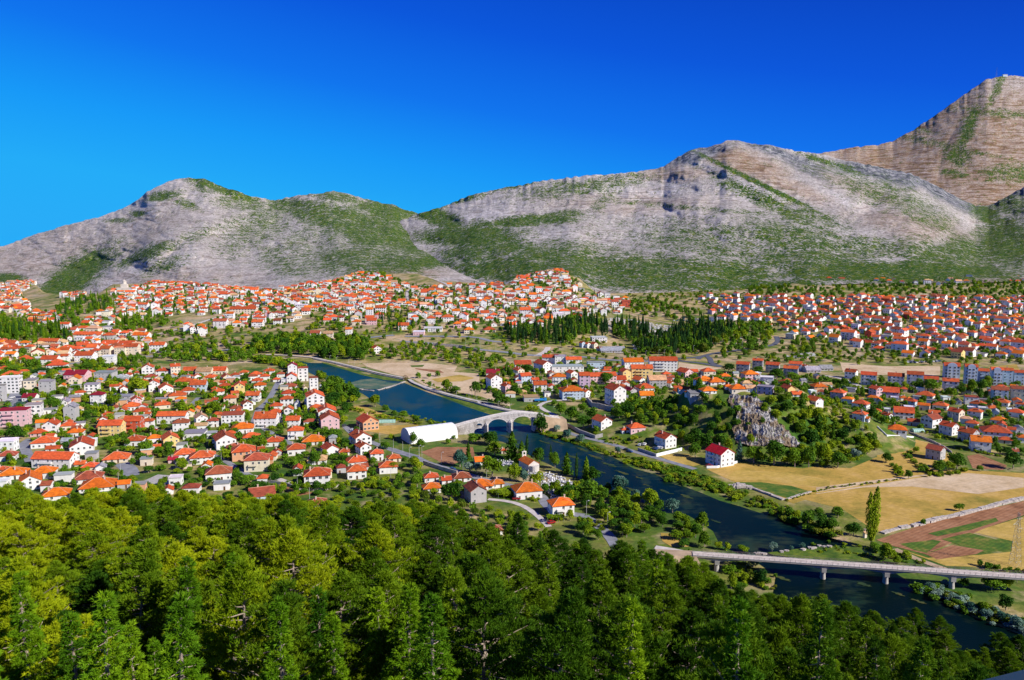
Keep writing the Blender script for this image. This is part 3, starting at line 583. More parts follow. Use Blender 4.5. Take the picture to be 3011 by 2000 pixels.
# main road below the upper town and the loop by the apartments
road('road', [CL(600, 905), CL(900, 870), CL(1160, 850), CL(1400, 830), CL(1700, 800), CL(2000, 780), CM(0, 745)], 9.0, M_ASPH)
road('road', [CM(700, 690), CM(900, 688), CM(1100, 660), CM(1300, 640)], 8.0, M_ASPH, 0.3)
road('road', [CM(1360, 695), CM(1600, 712), CM(1860, 740), CM(2100, 775), CM(2361, 800), CN(150, 815), CN(350, 830), CN(700, 835), CN(1000, 870), CN(1350, 880)], 8.0, M_ASPH, 0.3)
road('road', [CM(1400, 650), CM(1700, 650), CM(2000, 655), CM(2100, 670), CM(2200, 700), CM(2361, 705)], 7.0, M_ASPH, 0.3)
road('road', [CN(300, 830), CN(390, 790), CN(410, 750)], 7.0, M_PAVE, 0.3)
road('road', [CN(1600, 855), CN(1800, 840), CN(1900, 810), CN(2050, 790), CN(2300, 755), CO(200, 690), CO(260, 650), CO(240, 610)], 7.0, M_ASPH2, 0.3)
road('road', [CN(1560, 870), CN(1800, 895), CN(1990, 930)], 7.0, M_ASPH2, 0.3)
road('road', [CN(1780, 860), CN(1800, 840), CN(1850, 825), CN(1890, 855), CN(1900, 900), CN(1990, 925)], 6.0, M_ASPH2, 0.35)
road('road', [CN(1160, 450), CN(1300, 490), CN(1500, 530), CN(1600, 540)], 5.0, M_DIRT, 0.3)
road('road', [CM(1420, 330), CM(1420, 240), CM(1480, 190), CM(1800, 190), CM(1560, 95)], 5.0, M_PAVE, 0.5)
road('road', [CL(1000, 700), CL(1400, 640), CL(1650, 580), CL(1850, 520), CL(1980, 480)], 6.0, M_PAVE, 0.4)
road('road', [CE(0, 160), CE(140, 160), CE(300, 200), CE(560, 320), CE(900, 370)], 5.0, M_PAVE, 0.13)
road('road', [CE(2177, 440), CE(2060, 440), CE(1980, 420)], 5.0, M_ASPH, 0.13)
road('path', [CG(600, 560), CG(760, 640), CG(1000, 720)], 3.5, M_DIRT, 0.13, 1)
road('path', [CE(0, 1390), CE(500, 1310), CE(1180, 1210)], 1.6, M_OCHRE, 0.13, 0)

# ------------------------------------------------------------------ walls, weir
def wall(name, P, h, th, mat, label, cat='wall', y0=262.0, wob=0.0, group=None, z0=-0.3):
    mb = MB(); W = [Vector(hit(u, v, y0)) for u, v in P]
    for a, b2 in zip(W[:-1], W[1:]):
        n = max(1, int((b2 - a).length / 4)) if wob else 1
        for k in range(n):
            p = a + (b2 - a) * k / n; q = a + (b2 - a) * (k + 1) / n; d = (q - p).normalized(); nn = Vector((-d.y, d.x, 0)) * th / 2
            if wob: nn *= rnd.uniform(1 - wob, 1 + wob)
            hh = h * (1 + rnd.uniform(-wob, wob))
            V = [p + nn, p - nn, q - nn, q + nn]; zz = [g(x.x, x.y) for x in V]
            mb.add([(x.x, x.y, z + z0) for x, z in zip(V, zz)] + [(x.x, x.y, z + hh) for x, z in zip(V, zz)],
                   [(0, 3, 2, 1), (4, 5, 6, 7), (0, 1, 5, 4), (1, 2, 6, 5), (2, 3, 7, 6), (3, 0, 4, 7)])
    return setp(mb.build(name, mat), label, cat, group)
wall('retaining_wall', [CM(560, 858), CM(760, 900), CM(960, 952), CM(1160, 1003), CM(1390, 1047)], 0.88, 1.0, M_CONC, 'low pale retaining wall under the upstream half of the riverside walkway')
wall('retaining_wall', [CM(1445, 1068), CM(1600, 1142), CM(1800, 1203), CM(2000, 1254), CM(2361, 1326), CC(700, 452), CC(900, 513), CC(1120, 558)], 1.28, 1.0, M_CONC, 'grey stone retaining wall under the walkway between the water wheel and the arch bridge')
wall('field_wall', [CG(735, 390), CG(900, 345), CG(1080, 305), CG(1300, 250), CG(1450, 208), CG(1640, 170)], 1.1, 2.6, M_STONEW, 'long pale dry stone wall crossing the dry fields at the right edge', wob=0.25)
wall('field_wall', [CG(508, 442), CG(560, 425), CG(640, 405), CG(712, 393)], 0.9, 2.0, M_STONEW, 'short broken dry stone wall between the poplar and the long field wall', wob=0.4)
wall('field_wall', [CF(1160, 190), CF(1300, 240), CF(1440, 290), CF(1560, 335)], 0.8, 1.6, M_STONEW, 'dry stone wall along the green strip beside the river bend', wob=0.4)
wall('field_wall', [CF(1580, 330), CF(1700, 300), CF(1860, 245)], 0.6, 1.2, M_STONEW, 'thin stone edge running right from the green strip corner', wob=0.4)
wall('garden_wall', [CD(270, 945), CD(460, 1010)], 2.0, 0.4, M_CONC, 'grey garden wall along the riverside road')
wall('garden_wall', [CD(462, 1010), CD(730, 945)], 2.0, 0.4, M_WHITE, 'white garden wall bounding the hedge of the parking yard')
wall('garden_wall', [CD(990, 1130), CD(1100, 1128), CD(1310, 1075)], 1.4, 0.4, M_WHITE, 'low white wall around the bright red roofed house')
wall('garden_wall', [CC(1670, 690), CC(1800, 760), CC(1960, 820), CC(2040, 800)], 2.4, 0.6, M_CONC, 'curved concrete wall beside the road below the arch bridge')
wall('garden_wall', [CC(160, 1085), CC(290, 1130), CC(390, 1160), CC(510, 1195)], 2.2, 0.6, M_CONC, 'grey retaining wall under the street by the allotments')
wall('garden_wall', [CB(640, 1275), CB(860, 1310), CB(970, 1345)], 1.6, 0.5, M_CONC, 'grey concrete wall above the small ploughed garden')
wall('garden_wall', [CB(1000, 1370), CB(1260, 1360), CB(1420, 1320), CB(1590, 1290)], 1.3, 0.9, M_STONEW, 'rough stone wall below the four windowed house', wob=0.3)
wall('garden_wall', [CE(640, 700), CE(740, 795), CE(1020, 810)], 1.0, 0.3, M_WHITE, 'thin white plot wall round the white bungalow')
wall('garden_wall', [CE(970, 760), CE(1200, 850), CE(1340, 910), CE(1420, 970)], 1.2, 0.5, M_STONEW, 'long diagonal stone wall right of the white bungalow', wob=0.2)
wall('garden_wall', [CC(1880, 430), CC(1930, 490), CC(2160, 535)], 4.0, 0.8, M_STONEW, 'stone retaining wall under the big white stepped house', wob=0.1)
wall('retaining_wall', [CM(1660, 735), CM(1900, 755), CM(2060, 790)], 3.5, 0.8, M_STONEW, 'dark stone cutting wall beside the main road')
wall('weir', [CM(860, 1118), CM(980, 1135), CM(1115, 1150)], 0.55, 1.6, M_STONEW, 'left half of the stone weir crossing the upstream river', 'weir', wob=0.5)
wall('weir', [CM(1150, 1144), CM(1250, 1118), CM(1340, 1088), CM(1400, 1066)], 0.55, 1.8, M_STONEW, 'right half of the stone weir ending at the water wheel', 'weir', wob=0.5)
for k, (x, y) in enumerate([(1270, 920), (1300, 922), (1350, 925), (1540, 905), (1600, 890), (1850, 862), (1870, 866), (1950, 838), (2010, 846), (1780, 880), (2060, 850), (1900, 858)]):
    X, Y, Z = hit(*CF(x, y)); mb = MB(); rr = random.Random(k)
    P = [(1.3 * math.cos(a) * rr.uniform(.6, 1.2), 1.0 * math.sin(a) * rr.uniform(.6, 1.2)) for a in np.linspace(0, 6.28, 7)[:-1]]
    mb.prism(P, -0.3, rr.uniform(0.5, 0.9)); setp(mb.build('boulder', M_STONEW, loc=(X, Y, Z)), 'pale boulder in the line of rocks above the road bridge', 'boulder', 'boulders in the river above the road bridge')
# stone heap
mb = MB(); X, Y, Z = hit(*CF(1085, 200)); rr = random.Random(3)
for k in range(70):
    a, b2, r = max(-6, min(6, rr.gauss(0, 3.4))), max(-2.6, min(2.6, rr.gauss(0, 1.6))), rr.uniform(.7, 1.1); h = max(0, 1.6 - abs(a) / 5)
    mb.box(a - r, a + r, b2 - r * .7, b2 + r * .7, h - .8, h + rr.uniform(.1, .6))
setp(mb.build('stone_heap', M_STONEW, loc=(X, Y, Z)), 'heap of white stones beside the river bank scrub', 'stone heap')

# ------------------------------------------------------------------ Ottoman stone arch bridge
def stonem():
    m, t, b, o = newmat('old_bridge_masonry')
    tcn = N(t, 'ShaderNodeTexCoord'); br = N(t, 'ShaderNodeTexBrick'); mp = N(t, 'ShaderNodeMapping'); mp.inputs['Rotation'].default_value = (R(90), 0, 0)
    t.links.new(tcn.outputs['Object'], mp.inputs[0]); t.links.new(mp.outputs[0], br.inputs[0]); br.inputs['Scale'].default_value = 1.0
    br.inputs['Brick Width'].default_value = 1.1; br.inputs['Row Height'].default_value = 0.5; br.inputs['Mortar Size'].default_value = 0.03
    br.inputs['Color1'].default_value = (0.42, 0.39, 0.37, 1); br.inputs['Color2'].default_value = (0.60, 0.57, 0.55, 1); br.inputs['Mortar'].default_value = (0.2, 0.19, 0.18, 1)
    st = ramp(t, noise(t, 0.35, 5, 0.7, None, (1, 1, 0.35)), [(0.33, (0.45, 0.42, 0.40)), (0.52, (1, 1, 1)), (0.68, (1.2, 1.15, 1.1))])
    t.links.new(mix(t, 1.0, br.outputs[0], st, 'MULTIPLY'), b.inputs['Base Color']); b.inputs['Roughness'].default_value = 0.95
    bumpn(t, b, noise(t, 1.2, 5), 0.6, 0.15); return m
M_BRIDGE = stonem(); M_BRIM = simple('cut_limestone_trim', (0.62, 0.59, 0.57), 0.9, 0.3, 0.8)
pA = Vector(on_plane(*CC(690, 770), 0)); pB = Vector(on_plane(*CC(1345, 735), 0))
bx = (pB - pA); blen = bx.length; brz = math.atan2(bx.y, bx.x)
br_e = empty('stone_arch_bridge', (pA.x, pA.y, 0.0), brz)
setp(br_e, 'old grey stone bridge with two large arches over the blue river', 'bridge')
sx_ = blen / 655.0                       # metres per crop pixel along the bridge
def bz(px, py):                          # height on the near face plane of a crop pixel
    u, v = CC(px, py); a, b2, c = ray(u, v); bl = on_plane(*CC(690 + (px - 690), 770 - (px - 690) * 35 / 655), 0); s = bl[1] / b2; return CH + c * s
def bl_(px): return (px - 690) * sx_
deck = [(440, 714), (510, 692), (600, 665), (700, 640), (800, 614), (900, 590), (1000, 570), (1100, 556), (1200, 551), (1290, 560), (1400, 573), (1480, 590), (1600, 612)]
dl = [bl_(p[0]) for p in deck]; dz_ = [bz(*p) for p in deck]
def dtop(l): return float(np.interp(l, dl, dz_))
arches = [(692, 800, 711, 745), (836, 1043, 615, 700), (1092, 1303, 586, 668)]   # left, right, crown y, springing y
AR = []
for a, b2, cy, sy in arches:
    l0, l1 = bl_(a), bl_(b2); mid = (a + b2) / 2; AR.append((l0, l1, bz(mid, cy), bz(a, sy)))
def arch_z(l):
    for l0, l1, zc, zs in AR:
        if l0 < l < l1:
            q = (l - (l0 + l1) / 2) / ((l1 - l0) / 2); return zs + (zc - zs) * math.sqrt(max(0, 1 - q * q)) if abs(q) < 1 else zs
    return None
rl0, rl1, rzc, rzb = bl_(712), bl_(778), bz(745, 660), bz(745, 687)
BW = 4.2
def solids(l):
    t_ = dtop(l); a = arch_z(l); lo = a if a is not None else -1.0
    if rl0 < l < rl1:
        q = (l - (rl0 + rl1) / 2) / ((rl1 - rl0) / 2); zt = rzb + (rzc - rzb) * math.sqrt(max(0, 1 - q * q))
        return [(lo, rzb), (zt, t_)]
    return [(lo, (lo + t_) / 2), ((lo + t_) / 2, t_)]
xs = [bl_(440)]
ends = sorted([v for a in AR for v in a[:2]] + [rl0, rl1] + [bl_(1600)])
for e_ in ends:
    n = max(1, int((e_ - xs[-1]) / 0.55)); x0 = xs[-1]
    xs += [x0 + (e_ - x0) * k / n for k in range(1, n + 1)]
mb = MB()
for a, b2 in zip(xs[:-1], xs[1:]):
    ea, eb = a + 1e-4, b2 - 1e-4
    for (p0, p1), (q0, q1) in zip(solids(ea), solids(eb)):
        V = [(a, 0, p0), (b2, 0, q0), (b2, 0, q1), (a, 0, p1), (a, BW, p0), (b2, BW, q0), (b2, BW, q1), (a, BW, p1)]
        mb.add(V, [(0, 1, 2, 3), (5, 4, 7, 6), (0, 4, 5, 1), (3, 2, 6, 7)])
for l0, l1, zc, zs in AR:      # pier faces inside the openings
    for l in (l0, l1): mb.add([(l, 0, -1), (l, BW, -1), (l, BW, zs), (l, 0, zs)], [(0, 1, 2, 3)])
mb.build('spandrel_wall', M_BRIDGE, br_e)
for a, b2, top in ((801, 835, 660), (1044, 1091, 632), (1304, 1352, 636)):       # piers with cutwaters
    mb = MB(); l0, l1 = bl_(a), bl_(b2); z1 = bz(a, top); c = (l0 + l1) / 2
    mb.prism([(l0, -0.02), (l0, -1.6), (c, -3.2), (l1, -1.6), (l1, -0.02)], -1, z1 - 0.8)
    n = len(mb.V); mb.add([(l0, -0.02, z1 - .8), (l0, -1.6, z1 - .8), (c, -3.2, z1 - .8), (l1, -1.6, z1 - .8), (l1, -0.02, z1 - .8), (c, -0.02, z1 + 1.0)], [(0, 1, 5), (1, 2, 5), (2, 3, 5), (3, 4, 5)])
    mb.build('pier', M_BRIDGE, br_e)
for l0, l1, zc, zs in AR + [(rl0, rl1, rzc, rzb)]:        # pale voussoir rings
    mb = MB(); n = 28; th = 0.55 if l1 - l0 > 10 else 0.35; c = (l0 + l1) / 2; rx = (l1 - l0) / 2; rz_ = zc - zs
    for k in range(n):
        a0, a1 = math.pi * k / n, math.pi * (k + 1) / n
        P = [(c + (rx + o_) * math.cos(a), zs + (rz_ + o_) * math.sin(a)) for a, o_ in ((a0, 0), (a1, 0), (a1, th), (a0, th))]
        mb.add([(x, -0.07, z) for x, z in P] + [(x, 0.03, z) for x, z in P], [(0, 1, 2, 3), (0, 4, 5, 1), (2, 6, 7, 3), (1, 5, 6, 2)])
    mb.build('arch_ring', M_BRIM, br_e)
for s_ in (0, 1):
    mb = MB(); y0, y1 = ((-0.12, 0.32), (BW - 0.32, BW + 0.12))[s_]
    for a, b2 in zip(xs[:-1], xs[1:]):
        za, zb = dtop(a), dtop(b2)
        mb.add([(a, y0, za - .25), (b2, y0, zb - .25), (b2, y0, zb + .75), (a, y0, za + .75), (a, y1, za - .25), (b2, y1, zb - .25), (b2, y1, zb + .75), (a, y1, za + .75)], [(0, 1, 2, 3), (5, 4, 7, 6), (3, 2, 6, 7), (0, 4, 5, 1)])
    mb.build('parapet', M_BRIM, br_e)
mb = MB()
for a, b2 in zip(xs[:-1], xs[1:]): mb.add([(a, .32, dtop(a) + .02), (b2, .32, dtop(b2) + .02), (b2, BW - .32, dtop(b2) + .02), (a, BW - .32, dtop(a) + .02)], [(0, 1, 2, 3)])
mb.build('deck', M_PAVE, br_e)
for k in range(-60, 500, 2):
    p = pA + bx.normalized() * (k / 5.0); occ_mark(p.x, p.y + 2, 4, 1)
# right embankment the bridge lands on
e0 = pA + bx.normalized() * bl_(1370)
mb = MB(); d = Vector((math.cos(brz), math.sin(brz))); nn = Vector((-d.y, d.x))
P0 = Vector((e0.x, e0.y)); L = bl_(1600) - bl_(1370) + 4; tz = [dtop(bl_(1400)) - .4, dtop(bl_(1600)) - .4]
q = [P0 - nn * 5, P0 + d * L - nn * 7, P0 + d * L + nn * 14, P0 + nn * 12]; qt = [P0 + nn * .3, P0 + d * L - nn * 2, P0 + d * L + nn * 9, P0 + nn * 6]
mb.add([(p.x, p.y, -0.5) for p in q] + [(p.x, p.y, z) for p, z in zip(qt, (tz[0], tz[1], tz[1], tz[0]))], [(4, 5, 6, 7), (0, 1, 5, 4), (1, 2, 6, 5), (2, 3, 7, 6), (3, 0, 4, 7)])
setp(mb.build('embankment', M_DIRT), kind='structure')

# ------------------------------------------------------------------ concrete road bridge (lower right)
pL = Vector(on_plane(*CF(690, 945), 6.5)); pR = Vector(on_plane(3005, 1702, 6.5)); bd = pR - pL; cl = bd.length; crz = math.atan2(bd.y, bd.x)
cb = empty('concrete_bridge', (pL.x, pL.y, 0), crz); setp(cb, 'long pale concrete road bridge with railings over the dark river', 'bridge')
CW = 4.6; ZD = 6.5
def cl_(u):  # distance along the bridge of photo column u
    lo, hi = -20, cl + 30
    for _ in range(30):
        m_ = (lo + hi) / 2; p = pL + bd.normalized() * m_
        if proj(p.x, p.y, ZD)[0] < u: lo = m_
        else: hi = m_
    return lo
mb = MB(); mb.box(-4, cl + 6, 0, CW, ZD - .45, ZD); mb.build('deck', simple('bridge_deck', (0.60, 0.53, 0.47), .9, .3, .6), cb)
for y in (0.0, CW - .3):
    mb = MB(); mb.box(-4, cl + 6, y - .1 if y == 0 else y, y + .3 if y == 0 else y + .4, ZD + .004, ZD + .22); mb.build('kerb', M_CONC, cb)
px = [cl_(u) for u in (2110, 2425, 2611, 2807)]
mb = MB(); sup = [-4] + px + [cl + 6]; step = 1.5       # haunched girder
x = -4.0
while x < cl + 6 - 0.01:
    x2 = min(x + step, cl + 6); dep = []
    for q in (x, x2):
        dd = min(abs(q - p) for p in px); dep.append(0.55 + 1.25 * max(0, 1 - dd / 11) ** 1.6)
    za, zb = ZD - .45 - dep[0], ZD - .45 - dep[1]
    mb.add([(x, .7, za), (x2, .7, zb), (x2, .7, ZD - .452), (x, .7, ZD - .452), (x, CW - .7, za), (x2, CW - .7, zb), (x2, CW - .7, ZD - .452), (x, CW - .7, ZD - .452)], [(0, 1, 2, 3), (5, 4, 7, 6), (0, 4, 5, 1)])
    x = x2
mb.build('girder', M_CONC, cb)
for k, p in enumerate(px):
    mb = MB(); mb.box(p - .9, p + .9, .3, CW - .3, ZD - 3.4, ZD - 1.75)
    mb.add(*(lambda n: ([(p + (.85 if z > 0 else 1.15) * math.cos(2 * math.pi * i / n), CW / 2 + (1.3 if z > 0 else 1.8) * math.sin(2 * math.pi * i / n), z) for z in (-1.0, ZD - 3.4) for i in range(n)], [(i, (i + 1) % n, n + (i + 1) % n, n + i) for i in range(n)]))(14))
    mb.build('pier', M_CONC, cb)
for y in (0.08, CW - .08):
    mb = MB(); n = int((cl + 10) / 2.0)
    for k in range(n + 1): mb.box(-4 + 2 * k - .05, -4 + 2 * k + .05, y - .05, y + .05, ZD + .2, ZD + 1.15)
    for z in (.7, 1.12): mb.box(-4, cl + 6, y - .035, y + .035, ZD + z, ZD + z + .06)
    mb.build('railing', simple('rusty_railing', (0.22, 0.17, 0.15), .7, .4, 2), cb)
for k in range(0, int(cl), 2):
    p = pL + bd.normalized() * k; occ_mark(p.x, p.y, 5, 1)
road('road', [(1926, 1611), (1990, 1618), (2040, 1632), (2075, 1640)], 4.4, M_PAVE, 0.3, 1)
mb = MB(); pe = pL - bd.normalized() * 3; mb.add([(pe.x - 26, pe.y + 12, -.3), (pe.x - 26, pe.y - 4, -.3), (pe.x + 4, pe.y - 5, -.3), (pe.x + 4, pe.y + 12, -.3), (pe.x - 16, pe.y + 8, 6.2), (pe.x - 16, pe.y + 1, 6.2), (pe.x + .5, pe.y - .2, 6.2), (pe.x + .5, pe.y + 6, 6.2)], [(4, 5, 6, 7), (0, 1, 5, 4), (1, 2, 6, 5), (2, 3, 7, 6), (3, 0, 4, 7)])
setp(mb.build('embankment', M_DIRT), kind='structure')

# ------------------------------------------------------------------ houses
WALLC = {'w': ((0.80, 0.79, 0.77), 'white'), 'c': ((0.74, 0.65, 0.50), 'cream'), 'y': ((0.80, 0.60, 0.24), 'yellow'), 'g': ((0.46, 0.45, 0.45), 'grey'),
         'k': ((0.74, 0.48, 0.50), 'pink'), 'r': ((0.52, 0.10, 0.05), 'red'), 'b': ((0.50, 0.60, 0.70), 'pale blue'), 't': ((0.66, 0.36, 0.20), 'terracotta'), 'l': ((0.58, 0.42, 0.56), 'lilac')}
ROOFC = {'o': ((0.68, 0.155, 0.010), 'bright orange'), 'r': ((0.54, 0.095, 0.025), 'red-orange'), 'd': ((0.33, 0.075, 0.035), 'dark red'), 'm': ((0.30, 0.012, 0.03), 'maroon'),
         't': ((0.56, 0.33, 0.17), 'weathered tan'), 's': ((0.30, 0.31, 0.34), 'grey'), 'w': ((0.72, 0.72, 0.73), 'white'), 'g': ((0.30, 0.29, 0.28), 'dull grey'), 'x': ((0.55, 0.01, 0.02), 'crimson')}
RT = {'h': 'hip', 'g': 'gable', 'f': 'flat'}
def window_mesh(w_, h_):
    mb = MB(); mb.box(-w_ / 2, w_ / 2, -.05, .03, 0, h_, 0); f = .09
    mb.box(-w_ / 2 - f, w_ / 2 + f, -.07, .01, h_, h_ + f, 1); mb.box(-w_ / 2 - f, w_ / 2 + f, -.12, .01, -f, 0, 1)
    for x0, x1 in ((-w_ / 2 - f, -w_ / 2), (w_ / 2, w_ / 2 + f), (-.03, .03)): mb.box(x0, x1, -.072, .01, 0, h_, 1)
    o = mb.build('window', [M_GLASS, M_FRAME]); me = o.data; bpy.data.objects.remove(o); return me
WIN = [window_mesh(1.1, 1.25), window_mesh(1.6, 1.3), window_mesh(0.9, 1.1)]
def door_mesh():
    mb = MB(); mb.box(-.5, .5, -.05, .03, 0, 2.1, 0); mb.box(-.6, .6, -.08, .01, 2.1, 2.2, 1)
    for s_ in (-1, 1): mb.box(min(s_ * .5, s_ * .6), max(s_ * .5, s_ * .6), -.08, .01, 0, 2.1, 1)
    o = mb.build('door', [M_WOOD, M_FRAME]); me = o.data; bpy.data.objects.remove(o); return me
DOOR = door_mesh()
def jit(c, a, r=rnd):
    k = 1 + r.uniform(-a, a); return (min(1, c[0] * k * (1 + r.uniform(-a, a) * .3)), min(1, c[1] * k * (1 + r.uniform(-a, a) * .5)), min(1, c[2] * k), 1)
def wall_geo(w_, d, h, typ, rh, under=1.5):
    x, y = w_ / 2, d / 2; V = [(-x, -y, -under), (x, -y, -under), (x, y, -under), (-x, y, -under), (-x, -y, h), (x, -y, h), (x, y, h), (-x, y, h)]
    Fc = [(0, 1, 5, 4), (2, 3, 7, 6)]
    if typ == 'g': V += [(-x, 0, h + rh - .12), (x, 0, h + rh - .12)]; Fc += [(1, 2, 6, 9, 5), (3, 0, 4, 8, 7)]
    else: Fc += [(1, 2, 6, 5), (3, 0, 4, 7)]
    if typ == 'f': Fc += [(4, 5, 6, 7)]
    return V, Fc
def roof_geo(w_, d, h, typ, rh, ov=.5):
    th = .2
    if typ == 'f':
        mb = MB(); x, y = w_ / 2 + .25, d / 2 + .25; mb.box(-x, x, -y, y, h + .002, h + .28)
        for a in ((-x, x, -y, -y + .25), (-x, x, y - .25, y), (-x, -x + .25, -y + .25, y - .25), (x - .25, x, -y + .25, y - .25)): mb.box(*a, h + .28, h + .62)
        return mb.V, mb.F
    sl_ = rh / (d / 2); y = d / 2 + ov; z0 = h - ov * sl_; zr = h + rh
    if typ == 'g':
        x = w_ / 2 + ov * .8
        V = [(-x, -y, z0), (x, -y, z0), (x, 0, zr), (-x, 0, zr), (x, y, z0), (-x, y, z0)]; V += [(a, b2, c - th) for a, b2, c in V]
        return V, [(0, 1, 2, 3), (3, 2, 4, 5), (7, 6, 9, 8), (8, 9, 11, 10), (0, 6, 7, 1), (1, 7, 8, 2), (2, 8, 10, 4), (4, 10, 11, 5), (5, 11, 9, 3), (3, 9, 6, 0)]
    x = w_ / 2 + ov; rx = max(w_ / 2 - d / 2, 0.05)
    V = [(-x, -y, z0), (x, -y, z0), (x, y, z0), (-x, y, z0), (-rx, 0, zr), (rx, 0, zr)]; V += [(a, b2, c - th) for a, b2, c in V[:4]]
    return V, [(0, 1, 5, 4), (1, 2, 5), (2, 3, 4, 5), (3, 0, 4), (6, 7, 1, 0), (7, 8, 2, 1), (8, 9, 3, 2), (9, 6, 0, 3), (9, 8, 7, 6)]
REG = []         # (object, base description, u, v, kind)
NH = [0]
def house(P, s, x, y, W, H, typ, rot, wc, rc, asp=0.8, y0=262.0, balc=0, label=None, name='house', cat='house', big=None, nowin=False, dens=2.9, rh=None, z=None):
    u, v = P(x, y); X, Y, Z = hit(u, v, y0); NH[0] += 1; rr = random.Random(NH[0] * 13 + 5)
    dep = Y * CP - (Z - CH) * SP; Wm = W / s * dep / F; Hm = max(2.7, H / s * dep / F / .95)
    if typ in 'gx' and rot >= 40: rot = -rot
    a = R(rot); c, s_ = abs(math.cos(a)), abs(math.sin(a)); w_ = .92 * Wm / (c + asp * s_); d = w_ * asp
    cy = Y + (s_ * w_ + c * d) / 2 * .9; cx = X * cy / Y * 1.0; gz = Z if z is None else z
    st = max(1, int(round(Hm / 3.0))); sh = Hm / st
    e = empty(name, (cx, cy, gz), a)
    rhh = rh if rh is not None else (0.30 * d if typ == 'g' else 0.27 * min(d, w_)); rhh = min(rhh, 3.4)
    drop = max(0.5, gz - min(g(cx + q * w_ / 2, cy + p * d / 2) for q in (-1, 1) for p in (-1, 1)) + .5)
    wo_ = mk('wall', *wall_geo(w_, d, Hm, typ, rhh, drop), M_WALL, e); wcol = jit(WALLC[wc][0], .04, rr); wo_.color = wcol
    ro = mk('roof', *roof_geo(w_, d, Hm, typ, rhh), M_ROOF if typ != 'f' else M_WALL, e); ro.color = jit(ROOFC[rc][0], .26, rr)
    if typ != 'f':
        if dep < 700 or rr.random() < .5:
            mb = MB(); qx, qy = rr.uniform(-.28, .28) * w_, rr.choice((-1, 1)) * d * rr.uniform(.08, .2); zc = Hm + rhh
            mb.box(qx - .35, qx + .35, qy - .3, qy + .3, zc - rhh * .7, zc + .75); mb.box(qx - .45, qx + .45, qy - .4, qy + .4, zc + .752, zc + .9)
            ch = mb.build('chimney', M_WALL, ro); ch.color = jit((.6, .45, .38), .1, rr)
        if dep < 520:      # pale ridge tiles
            mb = MB(); mb_r = .13
            if typ == 'g': mb.bar((-w_ / 2 - .4, 0, Hm + rhh + .05), (w_ / 2 + .4, 0, Hm + rhh + .05), mb_r)
            else:
                rx = max(w_ / 2 - d / 2, .05); mb.bar((-rx, 0, Hm + rhh + .05), (rx, 0, Hm + rhh + .05), mb_r)
                zz = Hm - .5 * rhh / (d / 2)
                for q in (-1, 1):
                    for p in (-1, 1): mb.bar((q * rx, 0, Hm + rhh + .04), (q * (w_ / 2 + .5), p * (d / 2 + .5), zz + .04), mb_r)
            rg = mb.build('ridge_tiles', M_WALL, ro); rg.color = (.62, .34, .22, 1)
    # openings on the faces the photo can see
    if not nowin:
        wm = rr.choice(WIN)
        for fx, L, nx, ny, ra in ((0, w_, 0, -1, 0), (1, d, 1, 0, 90), (2, d, -1, 0, -90)):
            wx = nx * math.cos(a) - ny * math.sin(a); wy = nx * math.sin(a) + ny * math.cos(a)
            dl_ = math.hypot(cx, cy)
            if -(wx * cx + wy * cy) / dl_ < .12: continue
            n = max(1, int(L / dens)); n = min(n, 9)
            if fx and typ != 'f' and L < 7: n = min(n, 2)
            for k in range(st):
                for q in range(n):
                    if rr.random() < .13 and n > 1: continue
                    off = (q + .5) / n * L - L / 2; zz = k * sh + .95
                    if zz + 1.3 > Hm: continue
                    lx, ly = (nx * w_ / 2 - ny * 0, ny * d / 2); px, py = (off, ly) if fx == 0 else ((lx, off) if fx == 1 else (lx, -off))
                    if k == 0 and q == n // 2 and fx == 0: me = DOOR; zz = .05; nm = 'door'
                    else: me = wm; nm = 'window'
                    ob(nm, me, e, (px, py, zz), R(ra))
            if typ == 'g' and fx and rhh > 2 and rr.random() < .6: ob('window', WIN[2], e, (nx * w_ / 2, 0, Hm + .25), R(ra))
    for k in range(balc):
        zb = (k + 1) * sh - .1; bw = w_ * .36; bx0 = -w_ * .32 if k % 2 == 0 or balc > 1 else w_ * .02
        if zb > Hm - 1: break
        mb = MB(); mb.box(bx0, bx0 + bw, -d / 2 - 1.3, -d / 2 - .002, zb, zb + .15); mb.box(bx0, bx0 + bw, -d / 2 - 1.3, -d / 2 - 1.2, zb + .152, zb + 1.0)
        mb.box(bx0, bx0 + .08, -d / 2 - 1.2, -d / 2 - .002, zb + .152, zb + 1.0); mb.box(bx0 + bw - .08, bx0 + bw, -d / 2 - 1.2, -d / 2 - .002, zb + .152, zb + 1.0)
        bb_ = mb.build('balcony', M_WALL, e); bb_.color = wcol
    occ_mark(cx, cy, max(w_, d) * .42, 1)
    size = 'low' if st == 1 else ('tall' if st >= 3 else 'two storey')
    if cat != 'house': size = ''
    kindw = 'house' if cat == 'house' else cat
    desc = f"{size} {WALLC[wc][1]} {kindw} with {ROOFC[rc][1]} {RT[typ]} roof".strip()
    e['category'] = cat
    if label: e['label'] = label
    else: REG.append((e, desc, *proj(cx, cy, gz + Hm / 2), 'house'))
    return e, w_, d, Hm, rhh
def batch(P, s, text, **kw):
    for ln in text.strip().split('\n'):
        for it in ln.split(';'):
            q = it.split()
            if not q: continue
            k2 = dict(kw); 
            if len(q) > 8: k2['balc'] = int(q[8])
            house(P, s, float(q[0]), float(q[1]), float(q[2]), float(q[3]), q[4], float(q[5]), q[6], q[7], **k2)
S3 = 3.564
